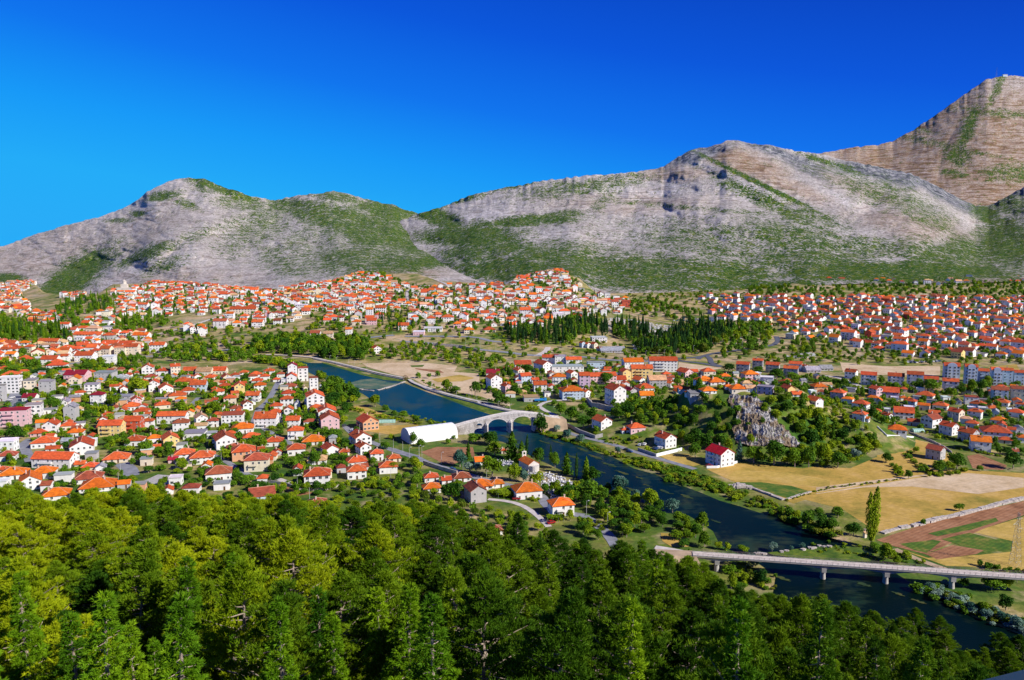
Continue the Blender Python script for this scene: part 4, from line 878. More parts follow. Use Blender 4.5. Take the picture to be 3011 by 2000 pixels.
# near-left quarter
batch(CA, S3, """320 330 140 110 f 20 c g; 500 355 170 125 f 15 g g; 325 430 150 45 g 5 w m; 370 600 190 125 f 18 w g 2; 70 690 150 50 h 20 w r
820 225 245 75 g 5 k m 1; 795 270 140 75 g 75 c o; 1115 215 210 80 f 5 g s; 1275 220 150 40 h 10 g s; 975 350 170 90 f 15 w s 1; 1035 470 145 110 h 5 w m 1
1300 355 115 60 g 60 w r; 1320 440 160 60 f 5 g s; 1555 165 165 85 g 70 w r 1; 1710 165 150 55 h 10 w r; 1840 165 130 100 g 30 c r; 2000 150 150 45 g 5 c r; 2150 160 180 45 g 5 c t
1585 200 130 20 h 5 w d; 1510 300 120 60 h 20 w r; 1620 330 150 90 g 70 w r; 1740 360 210 65 g 60 w r; 1865 415 220 45 h 20 c r; 1975 360 160 45 h 15 w r; 1930 255 200 35 h 10 y r
2090 330 190 75 g 10 b r; 1980 195 90 30 h 10 w r; 2070 212 110 45 g 60 w r; 2215 195 110 22 h 0 c r; 1380 530 210 45 h 20 w r; 1490 580 190 45 h 15 c r; 1430 475 150 60 g 60 k r; 1705 515 200 45 h 25 c r
755 635 150 140 g 78 g s; 680 505 140 70 g 75 w s; 545 780 190 100 g 75 w r 1; 720 740 170 55 h 20 c r; 800 810 190 55 h 15 w o; 420 800 180 30 h 10 k r; 475 925 280 60 h 15 w r
1560 720 130 85 h 10 w r; 1090 720 110 105 g 65 w r; 1130 600 110 25 h 10 w r; 1905 745 200 90 h 15 w d; 2110 690 190 85 g 60 w t; 2240 700 130 70 h 10 w d 1; 2050 830 250 60 f 8 w s
1420 900 220 60 h 10 w r; 1790 930 250 100 g 60 y r; 1620 870 160 55 h 20 w o; 1940 1060 250 75 h 18 w r; 2120 1095 290 75 h 18 w r; 870 1000 340 90 g 65 w r 1; 90 1060 210 60 h 18 w d
90 960 200 105 f 10 w w; 470 1250 270 70 h 15 w o; 150 1260 330 55 h 20 w o; 330 1370 320 95 g 60 w o; 940 1300 330 55 h 18 w d; 960 1160 180 22 h 10 c r; 1230 1080 300 25 h 15 c r
600 1480 340 55 h 22 w o; 1040 1390 430 50 h 18 w o; 1850 1310 150 75 f 10 w w; 40 1190 130 30 h 10 w r; 850 1130 120 30 g 10 c r; 1660 1480 200 30 h 20 w r; 1960 1500 220 30 h 20 w r
30 430 90 160 f 15 g g 2; 1650 945 90 30 g 20 w r; 1820 1080 110 25 g 10 k m; 600 70 130 55 h 5 w r; 50 110 110 25 h 0 w r; 1440 165 60 40 h 10 c r; 1200 110 60 30 h 0 c t; 1560 590 60 25 g 0 k r""")
# centre-left quarter
batch(CB, S3, """920 245 140 75 g 75 w r; 805 180 90 40 h 10 w d; 685 150 130 40 h 10 w r; 545 185 150 38 h 15 w r; 640 205 110 40 h 10 w r; 590 320 150 60 h 15 w o; 375 370 155 100 g 70 y r
150 380 150 55 h 15 w r; 275 465 150 70 h 15 c r; 520 435 160 70 g 5 w r; 220 300 130 35 h 10 k r; 240 215 150 40 g 60 c r; 60 205 110 25 h 5 w r; 170 145 160 40 g 5 c r; 45 150 110 35 g 0 c t
885 385 160 40 h 10 w r; 900 300 150 28 h 5 w d; 870 480 150 75 h 10 w r; 760 525 140 50 h 10 w r; 890 590 120 75 g 78 w r; 340 545 160 42 h 20 w d; 450 530 160 70 g 60 w r
310 690 260 110 f 10 w d 1; 660 710 260 105 g 5 w r 1; 940 700 160 75 g 5 w r; 750 590 160 45 h 10 w r; 410 770 270 55 h 15 w o; 500 850 210 45 h 15 w r; 965 830 190 95 h 10 w r 1
740 905 210 55 h 10 w r; 970 1000 230 70 h 15 w r; 1150 890 270 42 h 10 w o; 220 940 320 100 g 62 w r 1; 420 1060 310 100 h 20 t r; 330 965 220 35 h 20 t d; 560 1170 300 125 h 12 c d 2
1320 990 230 55 g 58 w r; 1470 1000 130 40 h 15 w r; 1640 900 280 85 g 60 w r 1; 1670 990 200 80 g 58 w r; 1810 1055 170 80 h 15 w r; 1600 1120 270 55 h 20 w r; 1600 1250 250 90 h 15 w r
1930 1190 230 75 h 12 w r; 1990 1070 170 22 h 20 c r; 610 1480 340 55 g 22 b d; 1190 1560 240 35 h 15 w d; 1190 1095 230 50 h 10 w t; 60 1060 150 75 h 20 w r; 160 1270 330 80 h 18 w d
1180 540 150 45 h 10 w r; 760 225 80 25 h 10 w r; 420 150 100 25 h 5 w r; 330 180 100 30 h 10 w r; 120 440 70 30 g 10 w r; 560 240 130 20 h 10 w r; 190 530 60 50 g 5 w d; 1060 330 70 45 g 60 c t; 850 245 80 45 f 5 w w; 600 970 90 30 g 20 w r; 770 1000 110 40 g 60 g r""")
house(CB, S3, 1190, 1325, 330, 115, 'h', 13, 'w', 'r', balc=1, label='cream two storey house with red-orange hip roof and four dark windows above a stone wall')
# centre: below and above the stone bridge
batch(CC, S3, """240 1280 190 55 h 15 w r; 560 1280 230 50 h 15 w d; 400 1300 130 25 g 15 w r; 245 1400 230 60 h 15 w o; 760 1370 290 50 h 15 w o; 930 1340 170 40 h 15 w o; 1240 1460 360 85 h 15 w o
765 1100 170 45 g 12 w o; 1030 340 130 70 g 60 k r; 900 312 190 120 g 68 w r; 1225 250 150 85 g 20 b r; 1330 262 90 60 g 10 w r; 1380 330 155 75 g 5 w r; 1160 170 130 65 g 60 c r
1580 250 150 80 h 0 w o 1; 1715 210 130 75 g 62 w r; 1865 385 110 55 g 60 w r; 1040 120 80 35 g 0 w d; 1200 75 200 35 g 5 w r; 890 175 150 45 g 0 w m; 1150 260 70 40 h 5 w r
1290 435 190 45 f 5 g t; 905 1840 190 40 h 15 w d; 1000 980 60 30 h 10 c r""")
house(CC, S3, 705, 1500, 265, 130, 'g', 68, 'g', 'd', label='grey rendered house with brown-red gable roof and white shuttered windows at the wood edge')
house(CC, S3, 1600, 1640, 300, 120, 'h', 14, 'w', 'o', balc=1, label='white two storey house with bright orange hip roof beside the bending road and vine pergola')
house(CC, S3, 1710, 412, 270, 90, 'h', 8, 'b', 'o', balc=2, label='large pale villa with orange hip roof and double porch above the bridge path')
house(CC, S3, 2170, 480, 230, 165, 'g', 66, 'w', 'r', balc=2, label='tall stepped white house with red gable and grey terraces above a stone retaining wall')
house(CC, S3, 2030, 730, 220, 90, 'g', 62, 'w', 'r', label='white house with orange gable roof beside the road just right of the arch bridge')
# right of centre
batch(CD, S3, """465 290 200 85 g 2 g t; 610 285 90 45 g 60 w r; 280 250 150 45 g 55 w r; 340 332 220 42 h 10 w r; 355 415 160 50 g 2 w o; 190 370 140 55 g 60 g m; 70 240 160 40 g 5 w r; 90 300 120 25 h 5 w r
565 180 110 38 h 10 w r; 760 180 180 55 g 60 k r; 850 150 90 35 g 0 k r; 1000 190 160 75 h 10 c r; 920 180 80 20 g 5 w t; 1440 210 180 65 h 8 k o; 1180 190 110 15 h 0 w o; 960 250 220 25 h 15 w o; 1080 262 200 22 h 10 w o
1000 355 180 35 h 10 w o; 1310 345 190 50 h 5 c o; 1445 335 110 48 g 0 w t; 1605 365 210 75 f -28 l s; 1620 262 170 75 f -20 w w 1; 1450 275 180 22 h 10 w r; 1830 262 160 32 h 5 w r; 1840 335 140 42 g 70 y r
2160 335 170 60 h 5 t o; 2120 477 170 55 g 65 w r; 1930 390 110 20 g 0 w r; 900 400 220 50 f 0 g g; 800 370 80 25 h 10 w o; 130 765 90 40 h 10 w r; 1210 305 90 25 h 10 w o""")
house(CD, S3, 245, 765, 210, 60, 'h', 15, 'k', 'r', label='small pink house with orange roof and two dormers in garden by the river road')
house(CD, S3, 555, 925, 235, 105, 'g', 62, 'w', 'r', balc=1, label='white house with orange gable roof and blue-white balcony beside the hedged parking yard')
RH = house(CD, S3, 1125, 1120, 300, 135, 'g', 62, 'w', 'x', balc=2, label='white three storey house with crimson gable roof alone below the rocky knoll')
E28 = """365 195 150 70 g -42 w r; 1140 405 230 32 h -38 w r; 230 405 185 65 h -42 k r; 620 392 125 90 g 70 k r; 760 397 240 62 g -20 l r; 1618 468 160 75 f -20 w d; 985 492 150 62 h -42 b r; 465 525 205 65 h -42 w r
1690 512 190 50 h -42 w r; 1940 485 190 42 h -42 w r; 2140 500 120 40 h -42 w r; 455 640 175 75 h -42 b r; 525 648 80 42 g -42 w o; 740 640 110 65 g 60 w r; 910 622 250 72 g -20 w r; 1300 527 190 50 h -38 w r
1460 640 160 95 g 62 c r; 1660 622 175 80 h -42 w r 1; 2090 600 190 50 h -42 w r; 840 780 235 52 h -20 w o; 1200 712 225 95 g 30 w d; 1385 790 185 95 g 62 w r 1; 1630 722 150 60 h -38 w r; 1910 682 195 48 h -38 w o
1870 840 350 80 h -20 w r; 1590 865 205 100 g 60 g r 1; 2160 870 130 60 h -20 w o; 2070 992 80 25 g 0 w d; 910 420 70 20 h 0 w o; 1840 530 120 15 h 0 w r; 1350 420 80 25 f 0 w w"""
batch(CE, S3, E28)
house(CE, S3, 1710, 965, 245, 110, 'g', -22, 'w', 'o', balc=1, label='white house with bright orange roof, three dormers and glazed balcony at the field corner')
house(CE, S3, 1245, 1050, 205, 105, 'g', 52, 'g', 'd', label='unfinished grey block house with orange brick infill and dark red roof in the dry field')

# apartment blocks and larger buildings
AB = dict(name='apartment_block', cat='apartment block', dens=3.2)
house(CA, S3, 125, 350, 225, 160, 'f', 12, 'w', 'w', asp=.6, label='white four storey office block with low hipped red roof at the left edge', name='office_block', cat='office block')
house(CA, S3, 120, 178, 190, 3, 'h', 12, 'w', 'r', z=None, nowin=True, label='low red hipped roof pavilion behind the white office block')
house(CA, S3, 165, 700, 320, 165, 'f', 12, 'k', 'm', asp=.5, balc=3, label='large pink four storey apartment block at the left edge', **AB)
house(CA, S3, 1180, 800, 265, 120, 'g', 6, 'y', 'r', asp=.6, balc=2, label='yellow apartment block with curved white balconies and orange roof in the left town', **AB)
house(CA, S3, 1410, 755, 190, 120, 'g', 4, 'r', 'r', balc=2, label='brick-red house with wide balconies right of the yellow balcony block')
house(CA, S3, 1815, 665, 325, 85, 'g', 4, 'w', 'r', asp=.4, label='long white building with red mansard roof and three small arched windows', name='guesthouse', cat='guesthouse')
house(CA, S3, 590, 1130, 460, 100, 'g', -3, 'w', 'r', asp=.42, balc=2, label='long white house with red-orange roof, dormers and two broad balconies', )
AB2 = dict(name='apartment_block', cat='apartment block', dens=3.4)
house(CB, S3, 930, 170, 130, 110, 'g', 75, 'w', 'm', balc=1, label='white riverside block with maroon roof, farthest of the stepped riverside blocks', **AB2)
house(CB, S3, 1040, 218, 130, 130, 'f', 15, 'w', 'd', label='blank white riverside block in the middle of the stepped riverside row', **AB2)
house(CB, S3, 1150, 315, 115, 125, 'f', 20, 'w', 'd', label='white riverside block nearest the trees, lowest of the stepped riverside row', **AB2)
house(CB, S3, 1165, 520, 260, 135, 'g', 72, 'w', 'r', balc=2, label='big white apartment house with glazed stair windows by the riverside trees', **AB2)
house(CB, S3, 1290, 610, 260, 70, 'g', 74, 'w', 'r', label='white apartment house with staggered red roofs just behind the pinkish riverside block', **AB2)
house(CB, S3, 1320, 740, 265, 120, 'g', 74, 'k', 'r', balc=2, label='pinkish white four storey block with red gables by the near riverside trees', **AB2)
house(CB, S3, 1715, 740, 280, 90, 'g', 60, 't', 'r', balc=1, label='peach brick house with orange gable roof and roof terrace by the river gardens')
# upper centre: scaled to crop CN (origin 1480,780, 3.107)
SN = 3.107
def hn(*a, **k): return house(CN, SN, *a, **k)
hn(430, 900, 170, 55, 'g', -12, 'w', 'r', asp=.5, label='left wing of the white school with red sloping roof', name='school_wing', cat='school')
hn(360, 985, 180, 75, 'g', 60, 'w', 'r', asp=.6, label='near left wing of the white school with small square windows', name='school_wing', cat='school')
hn(520, 905, 110, 70, 'f', 0, 'w', 's', label='grey glazed stair block in the middle of the white school', name='school_wing', cat='school')
hn(640, 912, 160, 50, 'g', 5, 'w', 'r', asp=.5, label='rear wing of the white school with long red roof', name='school_wing', cat='school')
hn(580, 980, 330, 50, 'f', 5, 'w', 's', asp=.4, label='low flat grey roofed wing at the front of the white school', name='school_wing', cat='school')
hn(845, 948, 180, 55, 'f', 5, 'b', 's', asp=.4, label='glass fronted hall at the right end of the white school', name='school_wing', cat='school')
hn(1180, 945, 210, 60, 'g', 8, 'w', 'o', asp=.6, label='white apartment block with stepped orange roof between school and five storey block', **AB)
hn(1455, 975, 280, 100, 'g', -3, 'w', 'r', asp=.42, balc=3, label='long white five storey apartment block with yellow bays and orange roof', **AB)
hn(1110, 1065, 110, 90, 'g', 75, 'y', 'r', label='plain cream gable block at the left end of the yellow apartments', **AB)
hn(1260, 1050, 210, 105, 'g', 0, 'y', 'r', asp=.5, balc=3, label='yellow apartment block with stacked balconies right of the plain cream gable', **AB)
hn(735, 1130, 110, 120, 'g', 5, 'l', 'r', asp=.9, balc=1, label='lilac end block of the long pink apartment row', **AB)
hn(900, 1090, 290, 75, 'g', 12, 'k', 'r', asp=.35, label='long pink apartment row with red roof behind the large walnut trees', **AB)
def he(*a, **k): return house(CE, S3, *a, **k)
def hd(*a, **k): return house(CD, S3, *a, **k)
row = 'dark red roofed apartments by the traffic loop'
for args, lb in (((1370, 145, 165, 100), 'grey four storey apartments with red roof, leftmost by the traffic loop'), ((1525, 100, 130, 95), 'grey apartments with red roof, second from left by the traffic loop'), ((1680, 135, 170, 85), 'grey apartments with red roof, third from left in the staggered row'),
                 ((1870, 190, 180, 100), 'grey and white apartments with red roof, nearest of the staggered row')):
    hd(*args, 'g', -25, 'g', 'r', asp=.6, balc=3, label=lb, **AB)
hd(1920, 105, 160, 65, 'g', -25, 'w', 'r', asp=.6, label='white apartments with dormered red roof behind the staggered grey row', **AB)
hd(2020, 110, 70, 50, 'g', 62, 'w', 'r', label='small white gabled block right of the dormered red apartments')
hd(2090, 128, 160, 25, 'g', 0, 'g', 's', label='low grey shed with pale sheet roof, left of the pair in the dry lot', name='shed', cat='shed')
hd(2230, 110, 150, 22, 'g', 5, 'g', 's', label='low grey shed with pale sheet roof, right of the pair in the dry lot', name='shed', cat='shed')
he(545, 262, 190, 105, 'g', -25, 'w', 'r', asp=.6, balc=3, label='white four storey apartments with red roof, left in the tree lined row', **AB)
he(830, 270, 195, 100, 'g', -25, 'w', 'r', asp=.6, balc=3, label='white and brown apartments with red roof, second in the tree lined row', **AB)
he(1030, 285, 195, 130, 'g', -25, 'w', 'r', asp=.6, balc=3, label='taller white apartments with dormered red roof in the tree lined row', **AB)
he(1200, 260, 170, 60, 'g', -25, 'k', 'r', asp=.6, label='pinkish apartments with red roof half hidden by the row of limes', **AB)
he(1400, 335, 185, 110, 'g', -25, 'w', 'r', asp=.6, balc=3, label='white striped apartments with red roof nearest the dark limes', **AB)
he(1915, 415, 195, 100, 'g', -25, 'w', 'd', asp=.6, balc=2, label='white three storey apartments with dark red roof below the arched blocks', **AB)
he(2110, 425, 170, 120, 'g', -25, 'c', 'd', asp=.6, balc=3, label='cream apartments with dark red roof at the right edge below the arched blocks', **AB)
for k, (x, y, W, H, lb) in enumerate([(1410, 190, 190, 125, 'leftmost bluish white arched apartment block'), (1610, 250, 150, 175, 'tallest bluish white apartment block with arched facade'), (1740, 235, 130, 120, 'bluish apartment block with open balconies between the arched facades'),
                                      (1880, 265, 140, 160, 'bluish white arched apartment block in the middle of the row'), (1990, 260, 130, 150, 'bluish balcony block right of the middle arched facade'), (2120, 262, 130, 130, 'bluish white apartment block at the right edge of the arched row')]):
    e, w_, d, Hm, rhh = he(x, y, W, H, 'g', -20, 'b', 'r', asp=.7, balc=3 if k in (2, 4) else 0, label=lb, **AB)
    if k in (0, 1, 3):       # curved parapet over the facade
        mb = MB(); n = 12; rr_ = w_ * .3
        for q in range(n):
            a0, a1 = math.pi * q / n, math.pi * (q + 1) / n
            P = [(rr_ * math.cos(a0), Hm + rr_ * .7 * math.sin(a0)), (rr_ * math.cos(a1), Hm + rr_ * .7 * math.sin(a1)), (0, Hm)]
            mb.add([(x_, -d / 2 - .5, z) for x_, z in P] + [(x_, -d / 2 + .6, z) for x_, z in P], [(0, 1, 2), (5, 4, 3), (0, 3, 4, 1)])
        mb.box(-rr_, rr_, -d / 2 - .5, -d / 2 - .004, 0, Hm)
        pp = mb.build('arched_facade', M_WALL, e); pp.color = (.68, .74, .82, 1)
        for st_ in range(int(Hm / 3)):
            for q in (-.5, .5): ob('window', WIN[1], e, (q * rr_, -d / 2 - .52, st_ * 3 + 1))
# white tent hall (barrel vault)
p0 = Vector(hit(*CC(20, 880))); p1 = Vector(hit(*CC(520, 815)))
dirn = (p1 - p0); dirn.z = 0; L = dirn.length; th = empty('tent_hall', (p0.x, p0.y, 0), math.atan2(dirn.y, dirn.x))
setp(th, 'long white membrane sports hall with curved roof beside the river garden', 'sports hall')
WD, HH = 17.0, 9.0; n = 14; sec = [(0, 0)] + [(WD / 2 - WD / 2 * math.cos(math.pi * k / n), 2.2 + (HH - 2.2) * math.sin(math.pi * k / n) ** .8) for k in range(n + 1)] + [(WD, 0)]
V = []; Fc = []; m_ = 9
for k in range(m_ + 1):
    x = L * k / m_; V += [(x, y, z) for y, z in sec]
ns_ = len(sec)
for k in range(m_):
    for q in range(ns_ - 1): Fc.append((k * ns_ + q, k * ns_ + q + 1, (k + 1) * ns_ + q + 1, (k + 1) * ns_ + q))
mk('membrane_roof', V, Fc, M_WHITE, th, smooth=True)
for k, x in ((0, 0), (1, L)):
    c = (x - .05 if k == 0 else x + .05); mk('end_wall', [(c, y, z * .99) for y, z in sec], [tuple(range(ns_))], simple('grey_tarpaulin', (.45, .5, .55), .7, .15), th)
mb = MB()
for k in range(m_ + 1):
    x = L * k / m_
    for q in range(ns_ - 1): mb.bar((x, sec[q][0], sec[q][1] + .02), (x, sec[q + 1][0], sec[q + 1][1] + .02), .07)
mb.build('rib', M_WHITE, th)
for q in range(0, int(L), 3):
    p = p0 + dirn.normalized() * q; occ_mark(p.x, p.y + 8, 9, 1)
# cemetery chapel
X, Y, Z = hit(*CC(1305, 1160)); ce = empty('chapel', (X - 2, Y + 6, 0), R(-62)); setp(ce, 'small stone chapel with orange roof and bell gable among the graves', 'chapel')
wl = mk('wall', *wall_geo(12, 7, 4.2, 'g', 2.2, .5), M_WALL, ce); wl.color = (.62, .58, .54, 1)
ro = mk('roof', *roof_geo(12, 7, 4.2, 'g', 2.2, .35), M_ROOF, ce); ro.color = (.68, .16, .02, 1)
mb = MB(); mb.prism([(6 + 3 * math.cos(a), 3 * math.sin(a)) for a in np.linspace(-1.57, 1.57, 9)], -.5, 3.4); ap = mb.build('apse', M_WALL, ce); ap.color = (.62, .58, .54, 1)
mb = MB(); mb.box(-6.3, -5.7, -1.3, 1.3, 4, 6.8); mb.box(-6.3, -5.7, -1.3, -.7, 6.8, 8.4); mb.box(-6.3, -5.7, .7, 1.3, 6.8, 8.4); mb.box(-6.35, -5.65, -1.4, 1.4, 8.4, 8.8); mb.box(-6.1, -5.9, -.08, .08, 8.8, 9.8); mb.box(-6.1, -5.9, -.35, .35, 9.3, 9.45)
bg_ = mb.build('bell_gable', M_WALL, ce); bg_.color = (.72, .69, .65, 1)
ob('door', DOOR, ce, (-6, 0, 0), R(-90)); occ_mark(X, Y + 6, 8)
# hilltop church in the far left town
X, Y, Z = hit(*CL(1140, 238)); e = empty('church', (X, Y, Z), R(10)); setp(e, 'pale stone hilltop church with square tower above the far left town', 'church')
mb = MB(); mb.box(-14, 14, -8, 8, -3, 8); q = mb.build('nave', M_WALL, e); q.color = (.62, .57, .5, 1)
mb = MB(); mb.box(-6, 6, -6, 6, 8, 15); mb.prism([(4.5 * math.cos(a), 4.5 * math.sin(a)) for a in np.linspace(0, 6.28, 9)[:-1]], 15, 21); q = mb.build('tower', M_WALL, e); q.color = (.66, .6, .52, 1)
mb = MB(); n = 8; mb.add([(5 * math.cos(2 * math.pi * k / n), 5 * math.sin(2 * math.pi * k / n), 21) for k in range(n)] + [(0, 0, 25)], [(k, (k + 1) % n, n) for k in range(n)]); q = mb.build('dome', M_WALL, e); q.color = (.5, .45, .4, 1)
# long monastery-like building in the mid town
house(CL, 3.107, 2230, 452, 260, 50, 'g', 3, 'c', 'r', asp=.35, label='long white seminary building with orange roof across the upper town slope', name='seminary', cat='seminary')
house(CL, 3.107, 820, 668, 290, 34, 'g', -4, 'c', 'r', asp=.35, label='long stone school building with orange roof in the old town', name='school', cat='school')
house(CL, 3.107, 460, 735, 210, 40, 'g', -4, 'c', 'r', asp=.4, label='wide beige building with orange roof behind the old town pines', name='school', cat='school')
house(CL, 3.107, 1000, 920, 130, 80, 'f', 8, 'w', 'w', asp=.9, balc=2, label='round cornered white cafe building above the river bend', name='cafe', cat='cafe')
house(CL, 3.107, 1450, 800, 150, 70, 'g', 5, 'w', 'r', asp=.6, label='white building with red roof and pink ground floor above the old road', )
batch(CL, 3.107, """250 900 110 40 h 10 c r; 470 910 160 50 g 5 w r; 600 890 80 60 g 10 w r; 790 880 180 55 g 5 w r; 880 850 90 70 h 10 c r; 1110 820 110 60 f 5 c t; 1220 815 120 70 g 5 c r; 150 800 120 40 h 5 c r; 110 750 110 35 g 0 w r
350 850 170 50 g 60 c r; 490 810 80 45 g 60 r r; 640 700 60 40 g 60 w r; 1020 745 160 30 g 3 w r; 1170 750 160 30 g 3 c r; 1300 680 150 40 g 3 w o; 1000 680 110 40 h 5 g r; 620 790 160 30 h 5 c r; 700 840 120 35 g 60 w r; 760 760 130 30 g 5 w r; 870 780 140 35 g 0 w r
1760 625 80 50 g 60 w r; 1830 625 60 30 f 5 w w; 530 965 180 50 h 8 w r; 50 830 110 60 h 10 w r; 1000 590 110 25 f 0 w s; 1060 800 80 40 g 0 w r; 370 760 110 40 h 5 c t""")
batch(CM, 3.107, """585 655 100 35 g 3 w d; 705 680 95 55 g 5 c t; 890 640 65 55 g 3 w o; 1140 810 110 50 g 65 w r; 1080 525 90 45 g 5 k r; 1080 490 70 85 g 3 w o; 1170 500 90 50 h 5 k r; 1640 535 90 50 h 5 w r; 960 545 90 30 h 5 c o; 1390 590 110 40 g 5 w r; 460 410 110 45 f 3 w w
1100 545 100 40 g 3 k r; 1530 640 110 30 f 0 k w; 1660 610 190 30 f 3 w w; 1985 625 110 35 h 8 c o; 2170 615 130 25 h 8 c r; 1790 520 130 45 h 5 w r; 1180 440 110 50 g 5 w r; 390 440 90 40 g 60 w r; 60 570 110 50 g 3 w r; 60 500 100 45 f 3 w r; 180 500 90 50 g 60 w r; 240 540 80 35 g 3 w d""")
batch(CN, 3.107, """720 755 60 45 g 60 b r; 770 760 60 40 g 60 w r; 830 765 70 45 g 60 c r; 880 785 70 25 g 60 c r; 870 700 160 35 f 5 w w; 990 800 260 18 g 3 g s; 410 525 90 40 g 3 y o; 500 490 110 45 f 3 w w; 200 465 110 55 g 3 w r""")

# sheds and garages filling the yards between the near houses
def sheds(P, sp, n_max, seed, ang):
    rr = random.Random(seed); W = [hit(u, v) for u, v in P]; x0, x1, ya, yb_ = min(p[0] for p in W), max(p[0] for p in W), min(p[1] for p in W), max(p[1] for p in W); n = 0
    for _ in range(2500):
        X, Y = rr.uniform(x0, x1), rr.uniform(ya, yb_); Z = g(X, Y)
        if n >= n_max: break
        u, v = proj(X, Y, Z)
        if not pin(P, u, v) or occ(X, Y, sp): continue
        w_, d, h = rr.uniform(5, 9), rr.uniform(4, 6.5), rr.uniform(2.5, 4.4); typ = rr.choice('gghf'); rh = 1.5; e = empty('outbuilding', (X, Y, Z), R(ang + rr.uniform(-8, 8) + (-90 if typ == 'g' and rr.random() < .5 else 0)))
        wc, rc = rr.choice('wwwgct'), rr.choice('rrodts' if typ != 'f' else 'sgw'); q = mk('wall', *wall_geo(w_, d, h, typ, rh), M_WALL, e); q.color = jit(WALLC[wc][0], .06, rr)
        q = mk('roof', *roof_geo(w_, d, h, typ, rh, .35), M_ROOF if typ != 'f' else M_WALL, e); q.color = jit(ROOFC[rc][0], .2, rr); ob('door', DOOR, e, (rr.uniform(-.2, .2) * w_, -d / 2, 0)); ob('window', WIN[2], e, (w_ / 2, 0, 1), R(90))
        e['category'] = 'outbuilding'; REG.append((e, f"small {WALLC[wc][1]} outbuilding with {ROOFC[rc][1]} {RT[typ]} roof", u, v, 'house')); occ_mark(X, Y, w_ * .45, 1); n += 1
sheds([CA(0, 560), CA(0, 150), CA(1400, 120), CA(2281, 180), CB(860, 150), CB(1000, 500), CB(1400, 800), CB(1500, 1000), CB(1900, 1150), CB(1200, 1350), CB(700, 1400), CA(600, 1400), CA(0, 1380)], 4.2, 130, 1, 14)
sheds([CC(1000, 100), CC(2281, 60), CC(2281, 420), CC(1450, 400), CC(1000, 380)], 4.5, 30, 2, 5); sheds([CD(0, 180), CD(1200, 150), CD(2281, 200), CD(2281, 380), CD(1200, 300), CD(300, 400), CD(0, 400)], 4.5, 34, 3, 5)
sheds([CE(0, 330), CE(2177, 300), CE(2177, 900), CE(1500, 800), CE(1000, 700), CE(300, 480)], 5, 40, 4, -28)

# ------------------------------------------------------------------ the distant parts of the town (beyond the houses above): one object
ZT = [  # polygon, lateral spacing, depth spacing, street angle, chance
    ([CM(0, 250), CM(250, 225), CM(530, 190), CM(700, 170), CM(1000, 85), CM(1300, 110), CM(1420, 185), CM(1900, 180), CM(2361, 190), CN(220, 90), CN(520, 60), CN(700, 150), CN(730, 260), CN(900, 270), CN(1130, 320), CN(1140, 420), CN(850, 500), CN(700, 480), CN(480, 540), CN(330, 570), CN(0, 600), CM(2361, 590), CM(1900, 615), CM(1450, 560), CM(1400, 440), CM(1150, 440), CM(900, 540), CM(680, 530), CM(640, 440), CM(540, 440), CM(350, 530), CM(0, 560)], 17, 24, 5, .92),
    ([CL(1010, 230), CL(1350, 180), CL(1500, 150), CL(1800, 190), CL(2250, 190), CL(2361, 240), CL(2361, 580), CL(1950, 590), CL(1900, 530), CL(1980, 470), CL(1700, 440), CL(1500, 500), CL(1200, 480), CL(1030, 480), CL(780, 440), CL(1060, 410), CL(1060, 320), CL(1010, 260)], 19, 30, 5, .9),
    ([CL(0, 180), CL(380, 130), CL(180, 260), CL(300, 420), CL(480, 430), CL(560, 500), CL(440, 560), CL(280, 570), CL(180, 440), CL(0, 430), (-60, 900)], 17, 26, 0, .95),
    ([CL(570, 270), CL(770, 255), CL(770, 320), CL(560, 320)], 18, 26, 0, .9), ([CL(780, 480), CL(1090, 500), CL(1080, 600), CL(700, 590)], 18, 24, 0, .8),
    ([CL(600, 590), CL(1250, 620), CL(1500, 640), CL(1250, 800), CL(900, 850), CL(560, 900), CL(200, 910), CL(-60, 900), CL(-60, 700), CL(250, 740), CL(560, 760)], 14, 19, 3, .9), ([CL(1450, 620), CL(1700, 560), CL(1950, 590), CL(1900, 640), CL(1600, 660)], 18, 24, 3, .5),
    ([CO(0, 300), CO(220, 275), CO(700, 290), CO(1000, 280), CO(1300, 290), CO(1500, 290), CO(1600, 240), CO(1700, 280), CO(1900, 290), CO(2500, 290), CO(2500, 800), CO(1700, 800), CO(1560, 800), CO(1250, 780), CO(1050, 720), CO(850, 690), CO(520, 650), CO(380, 660), CO(350, 600), CO(230, 540), CO(0, 500)], 17.5, 28, -27, .93),
    ([CN(1780, 320), CN(1850, 290), CN(2361, 290), CN(2361, 520), CN(1880, 520), CN(1900, 420)], 17, 26, -20, .85),
    ([CO(480, 100), CO(1000, 80), CO(1150, 110), CO(1480, 130), CO(1900, 90), CO(1950, 170), CO(1600, 175), CO(1000, 150), CO(480, 150)], 24, 36, -20, .75), ([CO(2230, 110), CO(2500, 110), CO(2500, 170), CO(2230, 165)], 22, 30, -20, .7)]
HV = []; HF = []; HC = []; n_far = 0
